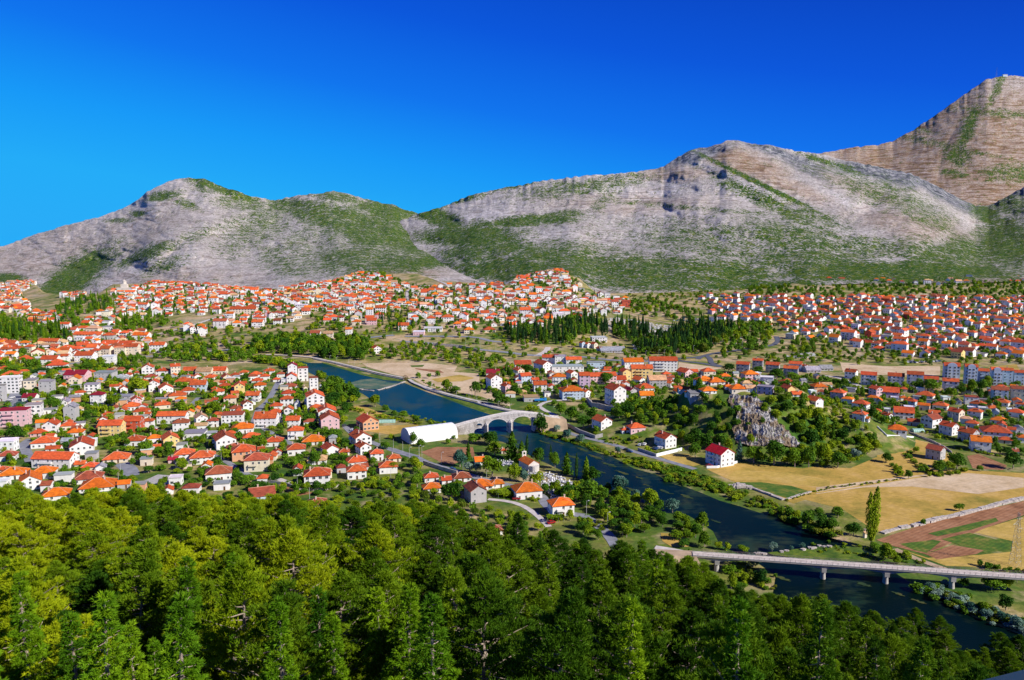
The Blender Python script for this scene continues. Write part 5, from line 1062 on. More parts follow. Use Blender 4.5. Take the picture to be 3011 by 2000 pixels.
def emit_far(X, Y, Z, w_, d, h, typ, rh, a, wcol, rcol, rr):
    global HV, HF
    ca, sa = math.cos(a), math.sin(a)
    def add(V, Fc, cols):
        n = len(HV)
        for x, y, z in V: HV.append((X + x * ca - y * sa, Y + x * sa + y * ca, Z + z))
        for f, c in zip(Fc, cols): HF.append(tuple(i + n for i in f)); HC.append((len(f), c))
    V, Fc = wall_geo(w_, d, h, typ, rh, 3.0); add(V, Fc, [wcol] * len(Fc))
    V, Fc = roof_geo(w_, d, h, typ, rh, .6); add(V, Fc, [rcol] * len(Fc))
    dk = (.035, .04, .05, 1); st = max(1, int(h / 2.9))
    for k in range(st):
        z0 = k * 2.9 + .9
        for q in range(3):
            x = (q - 1) * w_ * .3 + rr.uniform(-.3, .3)
            ww = rr.choice((.55, .55, 1.3))
            if rr.random() < .8: add([(x - ww, -d / 2 - .06, z0), (x + ww, -d / 2 - .06, z0), (x + ww, -d / 2 - .06, z0 + 1.4), (x - ww, -d / 2 - .06, z0 + 1.4)], [(0, 1, 2, 3)], [dk])
        for s_ in (-1, 1):
            y = rr.uniform(-.2, .2) * d; x = s_ * (w_ / 2 + .06)
            if rr.random() < .6: add([(x, y - .6, z0), (x, y + .6, z0), (x, y + .6, z0 + 1.3), (x, y - .6, z0 + 1.3)], [(0, 1, 2, 3)], [dk])
    if typ != 'f' and rr.random() < .5:
        x = rr.uniform(-.3, .3) * w_; V = [(x + a_, b_, c_) for c_ in (h, h + rh + .8) for a_, b_ in ((-.4, .2), (.4, .2), (.4, 1.0), (-.4, 1.0))]
        add(V, [(0, 1, 5, 4), (1, 2, 6, 5), (2, 3, 7, 6), (3, 0, 4, 7), (4, 5, 6, 7)], [(.6, .5, .45, 1)] * 5)
    if rr.random() < .35:  # balcony slab / lower annex
        V = [(x, y, z) for z in (2.7, 3.6) for x, y in ((-w_ * .35, -d / 2 - 1.2), (w_ * .1, -d / 2 - 1.2), (w_ * .1, -d / 2 - .01), (-w_ * .35, -d / 2 - .01))]
        add(V, [(3, 2, 1, 0), (0, 1, 5, 4), (1, 2, 6, 5), (3, 0, 4, 7), (4, 5, 6, 7)], [wcol] * 5)
TOWN_PTS = []
for zi, (P, sx0, sy0, ang, pr) in enumerate(ZT):
    W = [hit(u, v, 650) for u, v in P]; xs_ = [p[0] for p in W]; ys_ = [p[1] for p in W]; rr = random.Random(100 + zi)
    ca, sa = math.cos(R(ang)), math.sin(R(ang)); cx, cy = sum(xs_) / len(xs_), sum(ys_) / len(ys_); ext = max(max(xs_) - min(xs_), max(ys_) - min(ys_)) * .8 + 60
    for i in range(int(-ext / sx0), int(ext / sx0) + 1):
        for j in range(int(-ext / sy0), int(ext / sy0) + 1):
            a = i * sx0 + (j % 2) * sx0 * .5 + rr.uniform(-4.5, 4.5); b2 = j * sy0 + rr.uniform(-8, 8); X = cx + a * ca - b2 * sa; Y = cy + a * sa + b2 * ca
            if rr.random() > pr or Y < 600 or Y > 2640: continue
            if abs(X / Y) > .9: continue
            Z = g(X, Y); u, v = proj(X, Y, Z)
            if u < -140 or u > 3150 or not pin(P, u, v): continue
            if occ(X, Y, 6): continue
            w_ = rr.uniform(8.4, 12.2); d = w_ * rr.uniform(.7, .95); h = rr.choice((3.2, 4.6, 5.6, 5.8, 6.4, 7.8))
            typ = rr.choice('hhhgggggf' if rr.random() < .5 else 'hhgg'); 
            right = zi in (7, 8)
            if rr.random() < .06: w_ *= 1.6; h += 2.5
            ori = R((-48 if right else ang) + (rr.choice((0, 0, -90, 90)) if not right else rr.choice((0, 0, 90))) * (typ == 'g') + rr.uniform(-9, 9))
            wc = rr.choice('wwwwwwwwwcckgyrt' if rr.random() < .3 else 'wwwwwwwc'); rc = rr.choice('rrrrrddoott' if not right else 'rrrrddrood')
            if typ == 'f': rc = rr.choice('wsg')
            emit_far(X, Y, Z, w_, d, h, typ, .3 * d, ori, jit(WALLC[wc][0], .06, rr), jit(ROOFC[rc][0], .28, rr), rr)
            occ_mark(X, Y, w_ * .4, 1); n_far += 1; TOWN_PTS.append((X, Y))
me = bpy.data.meshes.new('distant_houses'); me.from_pydata(HV, [], HF); me.materials.append(M_FARH)
cl_at = me.color_attributes.new('col', 'FLOAT_COLOR', 'CORNER'); arr = np.concatenate([np.tile(np.array(c, np.float32), (n, 1)) for n, c in HC]); cl_at.data.foreach_set('color', arr.ravel()); me.update()
setp(ob('distant_houses', me), 'small white houses with red and orange roofs packed over the far slopes of the town', 'houses', kind='stuff')
print('far houses', n_far)

# ------------------------------------------------------------------ vegetation prototypes
def norm(a): return a / (np.linalg.norm(a, axis=-1, keepdims=True) + 1e-9)
def leafquads(Pt, Nn, size, r, jitter=.7, asp=1.0):
    n = len(Pt); Nn = norm(Nn + r.normal(0, jitter, (n, 3))); A = norm(np.cross(Nn, r.normal(0, 1, (n, 3)))); B = np.cross(Nn, A)
    s = (size * r.uniform(.6, 1.3, n))[:, None]
    V = np.stack([Pt - A * s * asp, Pt - B * s * .6, Pt + A * s * asp, Pt + B * s * .6], 1).reshape(-1, 3)
    return V, np.arange(4 * n).reshape(n, 4)
def crown_mesh(kind, seed, n, size, nl=9):
    """unit crown: radius ~1 in x/y, height 0..2 (centre at 1)"""
    r = np.random.RandomState(seed)
    if kind in ('broad', 'bush'):
        C = norm(r.normal(0, 1, (nl, 3))) * r.uniform(.25, .68, (nl, 1)); C[0] = 0; rad = r.uniform(.34, .55, nl); rad[0] = .62
        if kind == 'bush': C[:, 2] *= .6
        li = r.choice(nl, n, p=rad ** 2 / (rad ** 2).sum()); Dn = norm(r.normal(0, 1, (n, 3))); Dn[:, 2] = np.where(Dn[:, 2] < -.5, -Dn[:, 2], Dn[:, 2])
        P = C[li] + Dn * rad[li][:, None] * r.uniform(.72, 1.08, (n, 1)); Nn = Dn
    elif kind == 'cyp':
        t = r.uniform(0, 1, n) ** .85; a = r.uniform(0, 6.283, n); rad = np.sin(np.pi * np.clip(t, .02, 1) ** .75) ** .7 * (1 - t * .25) + .03; rad *= r.uniform(.75, 1.1, n)
        P = np.stack([np.cos(a) * rad, np.sin(a) * rad, t * 2 - 1], 1); Nn = np.stack([np.cos(a), np.sin(a), np.full(n, .5)], 1)
    elif kind == 'cone':
        t = r.uniform(0, 1, n) ** 1.3; a = r.uniform(0, 6.283, n); tier = .8 + .35 * np.sin(t * 38 + 2 * np.sin(a * 3)); rad = (1 - t) ** .75 * tier * r.uniform(.35, 1.05, n) + .02
        P = np.stack([np.cos(a) * rad, np.sin(a) * rad, t * 2 - 1], 1); Nn = np.stack([np.cos(a), np.sin(a), np.full(n, .6)], 1)
    elif kind == 'pop':   # upright poplar with a split top
        s_ = r.choice(3, n, p=[.45, .35, .2]); cx = np.array([.35, -.35, 0.])[s_]; top = np.array([1., .9, .75])[s_]
        t = r.uniform(0, 1, n) * top; a = r.uniform(0, 6.283, n); rad = .5 * np.sin(np.pi * np.clip(t / top, .03, 1) ** .8) ** .6 * r.uniform(.4, 1.1, n)
        P = np.stack([cx * (.08 + t * .9) + np.cos(a) * rad, np.sin(a) * rad, t * 2 - 1], 1); Nn = np.stack([np.cos(a), np.sin(a), np.full(n, .7)], 1)
    V, Fq = leafquads(P, Nn, size, r); V[:, 2] += 1
    return V, Fq
VEG = {'broad': [], 'bush': [], 'cyp': [], 'cone': [], 'pop': []}
MV = {'broad': (M_BROAD, 'crown'), 'light': (M_LIGHTF, 'crown'), 'silver': (M_SILVER, 'crown'), 'cyp': (M_CYP, 'crown'), 'cone': (M_PINED, 'crown'), 'pine': (M_PINED, 'crown')}
PROTO = {}
def proto(kind, geo, mat, n, size, cnt):
    L = []
    for k in range(cnt):
        V, Q = crown_mesh(geo, 500 + k * 7 + len(PROTO) * 31, n, size); L.append(mk_tris('crown', V, Q, mat))
    PROTO[kind] = L
proto('broadleaf_tree', 'broad', M_BROAD, 1300, .105, 5); proto('walnut_tree', 'broad', M_LIGHTF, 1300, .105, 4); proto('willow', 'broad', M_SILVER, 1300, .10, 4)
proto('cypress', 'cyp', M_CYP, 700, .16, 3); proto('conifer', 'cone', M_PINED, 1300, .12, 4); proto('poplar', 'pop', M_LIGHTF, 2600, .07, 1); proto('bush', 'bush', M_SCRUB, 600, .15, 4)
tm = MB(); tm.bar((0, 0, 0), (0, 0, 1), .5, 6, .28); tro = tm.build('trunk', M_BARK); TRUNK = tro.data; bpy.data.objects.remove(tro)
PLAN = []      # (kind, X, Y, Z, height, crown radius, group, label or None)
KCOL = {'b': 'broadleaf_tree', 'g': 'walnut_tree', 's': 'willow', 'c': 'cypress', 'd': 'conifer', 'u': 'bush'}
def tree(P, s, x, y, W, H, k, label=None, y0=262.0):
    X, Y, Z = hit(*P(x, y), y0); dep = Y * CP - (Z - CH) * SP; m_ = dep / F / s
    PLAN.append((KCOL.get(k, k), X, Y + W * m_ * .3, Z, H * m_ * 1.03, W * m_ / 2, None, label)); occ_mark(X, Y + W * m_ * .3, W * m_ * .3, 4)
def trees(P, s, text):
    for ln in text.split(';'):
        q = ln.split()
        if q: tree(P, s, float(q[0]), float(q[1]), float(q[2]), float(q[3]), q[4])
trees(CC, S3, """700 880 200 110 b; 850 900 220 150 b; 905 1010 190 150 g; 1090 1050 190 290 d; 1190 1070 150 210 d; 1240 1000 32 185 c; 1375 1120 170 210 b; 1540 1145 140 190 b; 1495 1020 32 130 c; 1665 1200 140 225 d; 1765 1235 38 255 c; 1870 1250 120 225 d; 1950 1290 160 170 b
2065 1320 90 110 d; 540 1130 180 200 s; 640 1185 130 120 s; 720 1195 130 120 s; 880 1245 240 230 g; 1110 1285 190 200 g; 1215 1290 120 160 s; 1340 1345 170 165 g; 1440 1410 130 120 b; 630 1045 80 180 d; 450 1500 240 240 b; 95 1185 130 150 g; 90 1340 150 170 b; 1400 775 130 180 b; 1475 690 120 100 g
1500 780 100 90 b; 1670 835 130 110 s; 1810 875 140 100 s; 1600 580 150 140 b; 1710 645 190 160 b; 1840 725 190 160 b; 1930 640 170 140 b; 1300 562 190 90 g; 960 490 150 150 b; 920 440 100 140 b; 1035 495 120 120 b; 700 380 130 170 b; 400 340 130 140 g; 500 355 150 80 b; 105 190 80 70 b; 220 192 60 60 b; 310 172 80 60 b; 1060 200 80 130 b; 1250 150 150 110 b
2000 390 200 220 b; 2080 260 160 130 b; 2210 1430 200 220 s; 1900 1510 300 220 b; 1700 1480 220 160 b; 50 890 90 140 b; 130 910 110 90 b; 420 880 90 60 b; 1110 370 130 110 b; 1170 370 110 70 b; 1430 330 60 50 b; 1640 260 90 60 g; 225 280 60 60 b; 480 830 60 40 b; 2270 560 120 110 b; 2180 620 110 90 b; 1830 560 120 120 b; 1530 480 90 70 b; 1970 760 90 70 b
1320 300 90 80 g; 870 250 110 110 b; 1480 260 60 60 b; 600 1400 120 60 g; 1080 1440 380 60 g; 520 1330 120 70 g; 1250 900 30 120 c; 2200 990 80 90 s; 1385 765 150 200 b; 1450 730 140 170 g; 1530 720 120 110 g; 1440 640 110 70 b; 1590 660 90 80 b; 1560 760 110 80 s""")
trees(CD, S3, """1340 1065 110 220 cedarblue; 1500 1090 190 190 b; 1720 1120 260 290 b; 1930 1135 170 210 b; 2080 1135 200 230 b; 2220 1080 170 200 g; 880 1030 160 160 b; 1000 960 200 190 b; 1150 900 220 130 b; 1230 990 130 170 g; 900 880 180 170 b; 800 900 120 130 b; 1230 140 150 110 b; 1430 130 90 60 b; 1550 150 140 90 b; 1740 210 180 130 b; 1900 230 130 120 b
550 400 150 110 g; 680 270 120 80 b; 920 300 130 110 d; 1240 240 90 60 b; 790 250 90 70 b; 1370 250 100 60 b; 2120 240 120 50 g; 2250 250 80 70 b; 1950 270 110 60 b; 1490 400 100 80 b; 1750 370 140 90 g; 1990 320 100 60 b; 240 420 90 80 b; 180 600 150 160 b; 320 700 140 140 b; 80 620 130 130 b; 1850 560 180 150 b; 2000 520 130 170 d; 2150 640 180 140 g; 2040 660 160 150 g; 2180 760 170 190 d; 1980 800 180 160 g; 2100 900 200 180 b
1200 860 110 110 b; 1430 700 80 60 b; 1580 680 60 90 b; 1450 880 120 100 g; 1100 640 90 110 b; 1050 780 140 150 b; 870 650 110 110 b; 760 600 130 120 g; 620 560 120 110 b; 480 600 110 110 b; 420 500 130 90 b; 300 620 120 120 g; 560 690 100 90 g; 60 1390 170 190 s; 260 1450 110 90 s; 400 1520 210 170 g; 100 1550 250 130 g; 1310 560 110 90 b; 1240 620 120 120 b; 1300 720 130 110 b; 1220 760 100 120 b; 700 660 110 110 b; 680 740 120 80 g
60 820 130 60 g; 230 850 110 60 g; 370 960 90 60 g; 1620 560 130 110 g; 1730 640 150 120 g; 1680 480 140 110 g; 1880 680 140 120 g; 1820 460 150 120 g""")
trees(CE, S3, """130 270 110 100 b; 220 290 100 110 b; 300 300 110 120 b; 410 290 110 130 g; 570 260 110 80 b; 620 270 90 60 b; 690 270 80 110 g; 760 290 80 70 b; 850 320 120 100 b; 940 320 90 90 g; 1090 330 150 130 b; 1230 350 180 160 b; 1440 400 110 120 g; 1540 370 110 130 b; 1660 370 150 160 g; 1760 330 170 120 b; 1730 400 120 110 b; 1830 270 130 100 g; 295 325 70 60 s; 105 380 60 90 b
1120 490 200 120 b; 1250 500 100 80 b; 600 620 120 130 b; 680 560 90 90 b; 1070 620 120 60 g; 1300 560 120 60 b; 250 1140 210 180 b; 100 1080 200 200 g; 30 1040 130 170 g; 420 1040 130 110 s; 560 1000 200 130 g; 640 950 130 110 g; 750 1080 140 110 b; 840 1180 60 90 g; 900 1210 70 60 g; 980 1250 90 110 b; 1310 1200 180 150 b; 1510 1160 210 190 b; 1420 1170 110 110 g; 1730 1165 90 70 b; 2100 1150 200 190 b; 2030 1000 120 90 b
1880 830 100 60 b; 2020 870 110 60 b; 2080 880 120 70 b; 1060 970 90 70 g; 1190 1230 60 70 g; 1110 1180 90 60 b; 180 830 60 180 d; 60 740 140 150 g; 300 860 150 150 b; 430 770 150 160 g; 360 900 120 90 b; 500 900 160 110 g; 170 960 140 120 g; 330 680 90 90 g; 2000 720 120 60 b; 2130 690 100 50 b; 1550 560 80 50 b; 560 480 80 50 b; 820 470 110 60 b; 330 450 100 50 b""")
trees(CB, S3, """1230 230 130 100 g; 1390 340 220 140 b; 1360 480 220 140 b; 1440 420 130 100 b; 1560 450 160 160 b; 1420 300 120 90 g; 1785 500 150 140 g; 1900 550 110 80 b; 1990 580 90 60 b; 2090 620 130 90 b; 2220 650 110 70 b; 1500 540 150 90 b; 1420 610 120 90 b; 1080 680 190 130 b; 1150 730 120 90 b; 840 660 100 90 b; 1020 820 110 70 g; 1100 760 80 50 b; 1350 850 250 110 b; 1240 800 180 90 b; 1480 910 120 90 b; 1550 960 100 80 b; 590 950 170 120 g
1310 1140 170 120 s; 1150 1100 170 150 b; 920 1130 190 110 b; 1440 1090 160 100 b; 840 1060 110 70 b; 800 1240 90 60 b; 950 1230 200 90 b; 1960 1180 160 110 g; 2180 1130 170 110 g; 2110 1250 130 80 b; 2230 1330 110 120 b; 2170 850 100 110 g; 2260 910 80 90 b; 1900 940 140 80 b; 1780 850 130 70 b; 1960 830 90 60 g; 90 560 190 130 g; 80 320 120 80 b; 420 200 150 50 b; 430 220 120 40 b; 730 210 50 40 b; 390 430 90 50 b; 620 400 90 40 b; 450 660 60 120 b; 700 740 120 50 g; 780 790 110 50 b; 240 1060 220 120 g; 290 500 80 50 b
210 760 120 60 b; 560 1380 250 100 b; 420 1320 220 100 b; 740 1350 80 60 b; 1000 1330 90 80 b; 1650 950 90 60 b; 1080 930 110 60 b; 1020 890 130 50 b; 980 610 120 60 b; 1000 420 90 60 b; 1000 500 120 50 g; 310 780 130 80 b; 40 740 60 60 b; 1600 740 90 50 b; 360 1150 60 50 b; 480 1140 110 60 g; 1180 1420 160 50 b; 1330 1330 100 60 g; 1700 1290 120 50 b""")
trees(CA, S3, """545 540 150 170 b; 620 640 130 120 g; 230 400 110 110 b; 450 400 100 60 b; 110 850 210 160 b; 180 490 120 60 s; 60 500 100 70 b; 770 340 140 90 b; 650 370 150 90 g; 1150 300 150 90 g; 1200 230 60 60 b; 1160 500 180 150 g; 1440 360 200 180 g; 1140 220 90 70 d; 1480 160 50 80 d; 1740 250 160 90 g; 1260 450 60 60 b; 900 470 150 110 g; 550 190 130 70 g; 370 150 300 50 b; 600 120 200 50 b; 900 110 140 80 b; 100 120 200 60 b; 760 120 90 40 b; 1330 120 160 60 b; 1400 60 90 60 b
960 730 90 110 b; 890 640 110 110 b; 1000 870 90 90 b; 1130 900 140 110 b; 1310 910 130 100 b; 1490 1000 180 150 b; 1450 1080 140 110 b; 1560 1090 100 90 b; 1640 1010 130 90 b; 1760 1030 110 130 b; 1540 1190 120 90 b; 1900 1160 150 110 g; 2010 1120 110 70 g; 1150 1060 180 90 d; 1140 1130 150 60 b; 700 1230 130 80 b; 620 1260 180 80 g; 830 1160 90 60 b; 60 1130 170 60 b; 230 1040 100 50 g; 680 1330 110 50 b; 1890 530 170 110 d; 2020 560 80 80 d; 1740 440 60 40 b; 1560 540 90 60 b; 2200 300 110 70 b
1510 1290 90 80 b; 1720 1320 70 110 g; 1940 1260 130 60 b; 1840 1190 90 50 g; 2100 1200 130 50 b; 1270 1230 50 80 b; 940 560 90 50 b; 1120 480 80 60 b; 2150 820 80 50 b; 2050 860 130 60 g; 1960 860 90 50 b; 640 540 90 60 g; 840 820 60 60 b; 600 900 60 50 b; 840 200 60 50 b; 250 200 110 80 g; 1640 330 60 50 g; 1290 180 70 60 b; 1700 690 70 70 g; 430 640 80 40 g""")
trees(CF, 3.689, """120 440 210 200 g; 370 490 210 150 s; 30 600 170 140 b; 230 450 60 90 g; 470 620 200 140 g; 700 680 190 190 g; 620 760 170 160 b; 720 860 180 170 g; 860 880 110 90 g; 960 890 90 90 g; 1140 915 140 70 g; 1450 905 105 120 s; 1660 885 60 50 s; 1780 872 80 80 s; 1540 500 130 90 b; 1640 540 140 130 b; 1850 640 190 210 b; 2000 690 170 200 b; 2090 700 170 170 b; 2180 510 110 90 b; 2290 720 110 130 b; 1260 1090 240 160 s; 1330 1280 200 170 b; 1150 1250 140 110 g; 1000 1140 160 100 b; 1100 1320 200 80 b
640 950 120 70 b; 540 990 80 120 d; 200 560 150 130 b; 60 700 160 100 g; 1700 560 120 110 g; 1950 520 130 100 b; 440 700 80 60 g; 1480 1180 60 50 b""")
trees(CG, 2.613, """1112 278 84 70 b; 830 382 55 55 b; 180 330 110 90 b; 300 470 120 110 b; 550 660 150 130 g; 640 690 80 70 g; 480 590 150 60 b; 1150 870 90 80 b; 1380 900 180 110 b; 1470 890 120 110 g; 1480 1050 130 130 b; 1300 1070 110 100 g; 1330 720 80 50 b; 1270 700 60 50 b; 1560 830 100 80 b; 700 640 90 60 g; 1000 850 70 50 s; 900 890 100 60 s; 960 950 110 60 s; 1080 980 120 70 s; 1200 1050 120 80 s; 1340 1110 110 80 s; 1450 1140 120 90 s; 1560 1190 130 100 s; 1100 1010 90 60 b; 1180 960 70 60 b""")
X, Y, Z = hit(*CG(420, 545)); PLAN.append(('poplar', X, Y, Z, 27.5, 4.6, None, 'tall slender poplar with split top standing alone between river bend and dry fields'))
# scattered planting
PF = [CD(1230, 350), CD(1500, 385), CD(1640, 480), CD(1680, 580), CD(1840, 740), CD(1980, 890), CD(1900, 920), CD(1700, 880), CD(1480, 910), CD(1300, 870), CD(1240, 720), CD(1300, 560), CD(1200, 430)]
for u_ in np.arange(2120, 2370, 2.0):
    for v_ in np.arange(1150, 1325, 2.0):
        if pin(PF, u_, v_):
            X, Y, Z = hit(float(u_), float(v_)); occ_mark(X, Y, .6, 1)
def zone(P, sp, kinds, hr, rr_, seed, y0=262.0, prob=1.0, stuffy=False, avoid=True, ymax=2640):
    rr = random.Random(seed); W = [hit(u, v, y0) for u, v in P]; x0, x1 = min(p[0] for p in W), max(p[0] for p in W); ya, yb = min(p[1] for p in W), max(p[1] for p in W)
    Y = ya - 5
    while Y < yb + 5:
        X = x0 - 5
        while X < x1 + 5:
            px, py = X + rr.uniform(-.45, .45) * sp, Y + rr.uniform(-.45, .45) * sp; X += sp
            if py < y0 or rr.random() > prob: continue
            z = g(px, py); u, v = proj(px, py, z)
            if not pin(P, u, v): continue
            if avoid and (occ(px, py, 1.2) & 1): continue
            if avoid and occ(px, py, 0) & 4: continue
            k = rr.choice(kinds); h = rr.uniform(*hr); r = rr.uniform(*rr_)
            if k in ('c', 'd'): h *= 1.5; r *= .55 if k == 'd' else .32
            PLAN.append((KCOL[k] + ('*' if stuffy else ''), px, py, z, h, r, None, None))
        Y += sp
town = 'bbbbgggc'
zone([CA(0, 100), CA(1400, 60), CA(2281, 180), CB(860, 130), CB(1250, 450), CB(1500, 620), CB(1500, 1000), CB(2281, 1020), CB(2281, 1330), CB(1200, 1400), CB(700, 1500), CA(0, 1500)], 6.5, town[:7], (2.6, 6), (2, 3.6), 1, prob=.72)
zone([CC(1000, 60), CC(2281, 40), CC(2281, 460), CC(1450, 440), CC(1000, 400), CC(760, 330), CC(760, 150)], 7.5, 'bbbg', (3, 7), (2, 3.6), 2, prob=.7)
zone([CD(0, 180), CD(1300, 150), CD(2281, 180), CD(2281, 560), CD(1600, 380), CD(650, 440), CD(0, 520)], 7.5, 'bbbg', (3, 7), (2, 3.6), 3, prob=.7)
zone([CE(0, 280), CE(2250, 260), CE(2250, 1050), CE(1700, 970), CE(1500, 900), CE(1100, 780), CE(620, 660), CE(200, 520), CE(0, 480)], 8, 'bbbg', (3, 6.5), (2, 3.6), 4, prob=.7)
zone([CD(150, 440), CD(640, 440), CD(1250, 380), CD(1300, 700), CD(1250, 900), CD(1000, 980), CD(760, 960), CD(700, 780), CD(400, 700), CD(0, 640), CD(0, 560)], 6.5, 'bbbgb', (4, 8), (2.3, 3.8), 5, prob=.9)      # knoll, left flank
zone([CD(1600, 400), CD(2020, 380), CD(2281, 560), CE(200, 520), CE(420, 620), CE(560, 760), CE(640, 930), CE(450, 1040), CE(250, 1120), CD(2281, 1120), CD(1900, 1130), CD(1500, 1090), CD(1420, 960), CD(1700, 880), CD(1900, 860), CD(1800, 600)], 4.6, 'ggggggubg', (2.0, 4.6), (1.8, 3.1), 6, prob=.95)  # right flank
zone([CF(0, 400), CF(160, 440), CF(420, 600), CF(700, 700), CF(820, 880), CF(650, 900), CF(420, 850), CF(180, 700), (1700, 1600), (1640, 1450), (1700, 1440), (1780, 1450)], 6.5, 'gbbg', (4, 8), (2.4, 4), 7, prob=.85)
zone([CX(1350, 330), CX(1700, 250), CX(2100, 300), CX(2361, 420), (1910, 1560), (1930, 1620), (1860, 1560), CX(2000, 600), CX(1760, 500), CX(1650, 480)], 6.5, 'bbbg', (4, 8), (2.4, 3.8), 8, prob=.8)
zone([CF(880, 1000), CF(1480, 1150), CF(1460, 1330), CF(900, 1330), CF(820, 1100)], 7, 'gbbs', (4, 8), (2.2, 3.8), 9, prob=.8)
zone([CB(1550, 1280), CB(2281, 1240), CC(600, 1480), CX(700, 500), CX(1300, 640), CX(1300, 900), CB(2281, 1500), CB(1300, 1500), CB(1300, 1420)], 6, 'gggbu', (2.5, 5), (1.8, 3.2), 10, prob=.8)
zone([CM(0, 720), CM(100, 690), CM(600, 670), CM(700, 720), CM(1000, 690), CM(1060, 700), CM(1080, 820), CM(1000, 880), CM(940, 870), CM(700, 850), CM(350, 820), CM(0, 790)], 9.5, 'bbbbg', (9, 14), (4, 6.5), 11, prob=.95)
zone([CM(1000, 720), CM(1300, 740), CM(1600, 740), CM(1900, 800), CM(2361, 880), CM(2361, 1000), CM(2050, 980), CM(1900, 910), CM(1500, 880), CM(1150, 860), CM(1080, 820)], 11, 'bbgg', (4, 8), (2.6, 4.6), 12, prob=.85)
zone([CB(1160, 150), CB(1480, 240), CB(1650, 360), CB(1520, 520), CB(1480, 640), CB(1300, 560), CB(1300, 420), CB(1230, 260)], 8, 'bbg', (6, 10), (3, 4.6), 13, prob=.8)
zone([CL(440, 560), CL(700, 550), CL(680, 640), CL(560, 740), CL(250, 700), CL(0, 720), CL(0, 560), CL(250, 560)], 13, 'bdcd', (9, 14), (4, 6), 14, prob=.85)
zone([CL(520, 360), CL(800, 300), CL(980, 300), CL(1080, 420), CL(740, 460), CL(700, 540), CL(520, 460)], 15, 'bdcb', (8, 13), (4, 6), 15, prob=.85)
zone([CL(1050, 500), CL(1500, 480), CL(1600, 560), CL(1300, 640), CL(1050, 640)], 14, 'bd', (8, 12), (4, 6), 16, prob=.7)
zone([CL(1640, 760), CL(2361, 700), CL(2361, 890), CL(1650, 890), CL(1380, 860), CL(1250, 900), CL(1100, 960), CL(600, 960), CL(0, 960), CL(0, 900), CL(600, 920), CL(900, 900), CL(1300, 850)], 11, 'bbbg', (6, 11), (3.4, 5.5), 17, prob=.8)
zone([CN(0, 580), CN(330, 590), CN(600, 510), CN(830, 480), CN(980, 620), CN(1010, 650), CN(860, 660), CN(740, 640), CN(560, 730), CN(100, 710), CN(0, 640)], 8.5, 'cccbcdcb', (6, 14), (4.0, 6.5), 18, y0=700, prob=.95)
zone([CN(1000, 560), CN(1250, 560), CN(1340, 600), CN(1380, 660), CN(1500, 660), CN(1600, 570), CN(1900, 560), CN(2100, 560), CN(2130, 640), CN(2000, 720), CN(1850, 800), CN(1600, 810), CN(1280, 820), CN(1180, 720), CN(1000, 650)], 8.0, 'cccbcdcbu', (6, 15), (4.0, 6.5), 19, y0=700, prob=.97)
zone([CN(2100, 540), CN(2361, 560), CO(240, 560), CO(230, 620), CO(180, 700), CO(100, 760), CN(2200, 790), CN(1930, 830), CN(2000, 740)], 12, 'bbg', (7, 12), (4, 6), 20, y0=700, prob=.85)
zone([CO(220, 690), CO(500, 650), CO(800, 700), CO(620, 770), CO(250, 750)], 14, 'bbg', (6, 10), (3.5, 5), 21, y0=700, prob=.7)
green_far = [([CO(0, 200), CO(300, 180), CO(700, 190), CO(1100, 170), CO(1700, 180), CO(2000, 150), CO(2400, 170), CO(2400, 300), CO(1900, 290), CO(1500, 260), CO(1200, 290), CO(700, 290), CO(200, 270), CO(0, 300)], 17), ([CO(1000, 20), CO(2400, 10), CO(2400, 90), CO(1900, 90), CO(1500, 120), CO(1100, 80)], 20),
             ([CN(1140, 370), CN(1300, 300), CN(1500, 340), CN(1700, 420), CN(1860, 440), CN(1860, 520), CN(1500, 500), CN(1200, 470)], 14), ([CM(680, 180), CM(1000, 80), CM(1240, 60), CM(1150, 160), CM(800, 180)], 15), ([CM(640, 440), CM(540, 480), CM(540, 590), CM(850, 600), CM(860, 540), CM(680, 540)], 12),
             ([CM(1150, 450), CM(1500, 450), CM(1560, 560), CM(1480, 620), CM(1160, 600)], 12), ([CL(200, 560), CL(0, 440), CL(0, 700), CL(260, 640)], 14), ([CM(900, 0), CM(1700, -60), CM(1900, -30), CM(1300, 60)], 20)]
for k, (P, sp) in enumerate(green_far): zone(P, sp, 'bbbg' if k not in (5,) else 'bccg', (5, 10), (3.4, 6), 40 + k, y0=650, prob=.85, stuffy=True)
# greenery threaded between the distant houses
allz = [z[0] for z in ZT]
for k, P in enumerate(allz): zone(P, 9.5, 'bbbbgc', (3.5, 7), (2.2, 4), 60 + k, y0=650, prob=.62, stuffy=True)
zone([CN(850, 290), CN(1500, 260), CN(2361, 210), CO(480, 130), CO(0, 210), CN(2361, 290), CN(1800, 300), CN(1300, 310)], 24, 'bgu', (3, 6), (2.2, 4), 80, y0=650, prob=.6, stuffy=True)
zone([(-60, 925), (740, 960), (1500, 965), (2000, 1040), (2300, 1030), (3060, 1040), (3060, 1075), (2400, 1075), (1500, 1060), (700, 1060), (-60, 1090)], 11, 'bbbggu', (3, 7.5), (2.2, 4.2), 83, y0=650, prob=.5, stuffy=True)
zone([CN(830, 290), CN(1500, 260), CN(2000, 240), CN(1860, 420), CN(1200, 440)], 14, 'bgu', (3, 6), (2.2, 4), 84, y0=650, prob=.6, stuffy=True)
zone([CD(1240, 380), CD(1600, 400), CD(1800, 650), CD(1850, 860), CD(1500, 950), CD(1250, 850)], 7.5, 'bug', (2.5, 5), (1.5, 2.8), 81, prob=.30)
zone([CE(640, 720), CE(0, 700), CE(0, 900), CE(600, 950)], 8, 'bgd', (4, 8), (2.3, 3.6), 82, prob=.6)

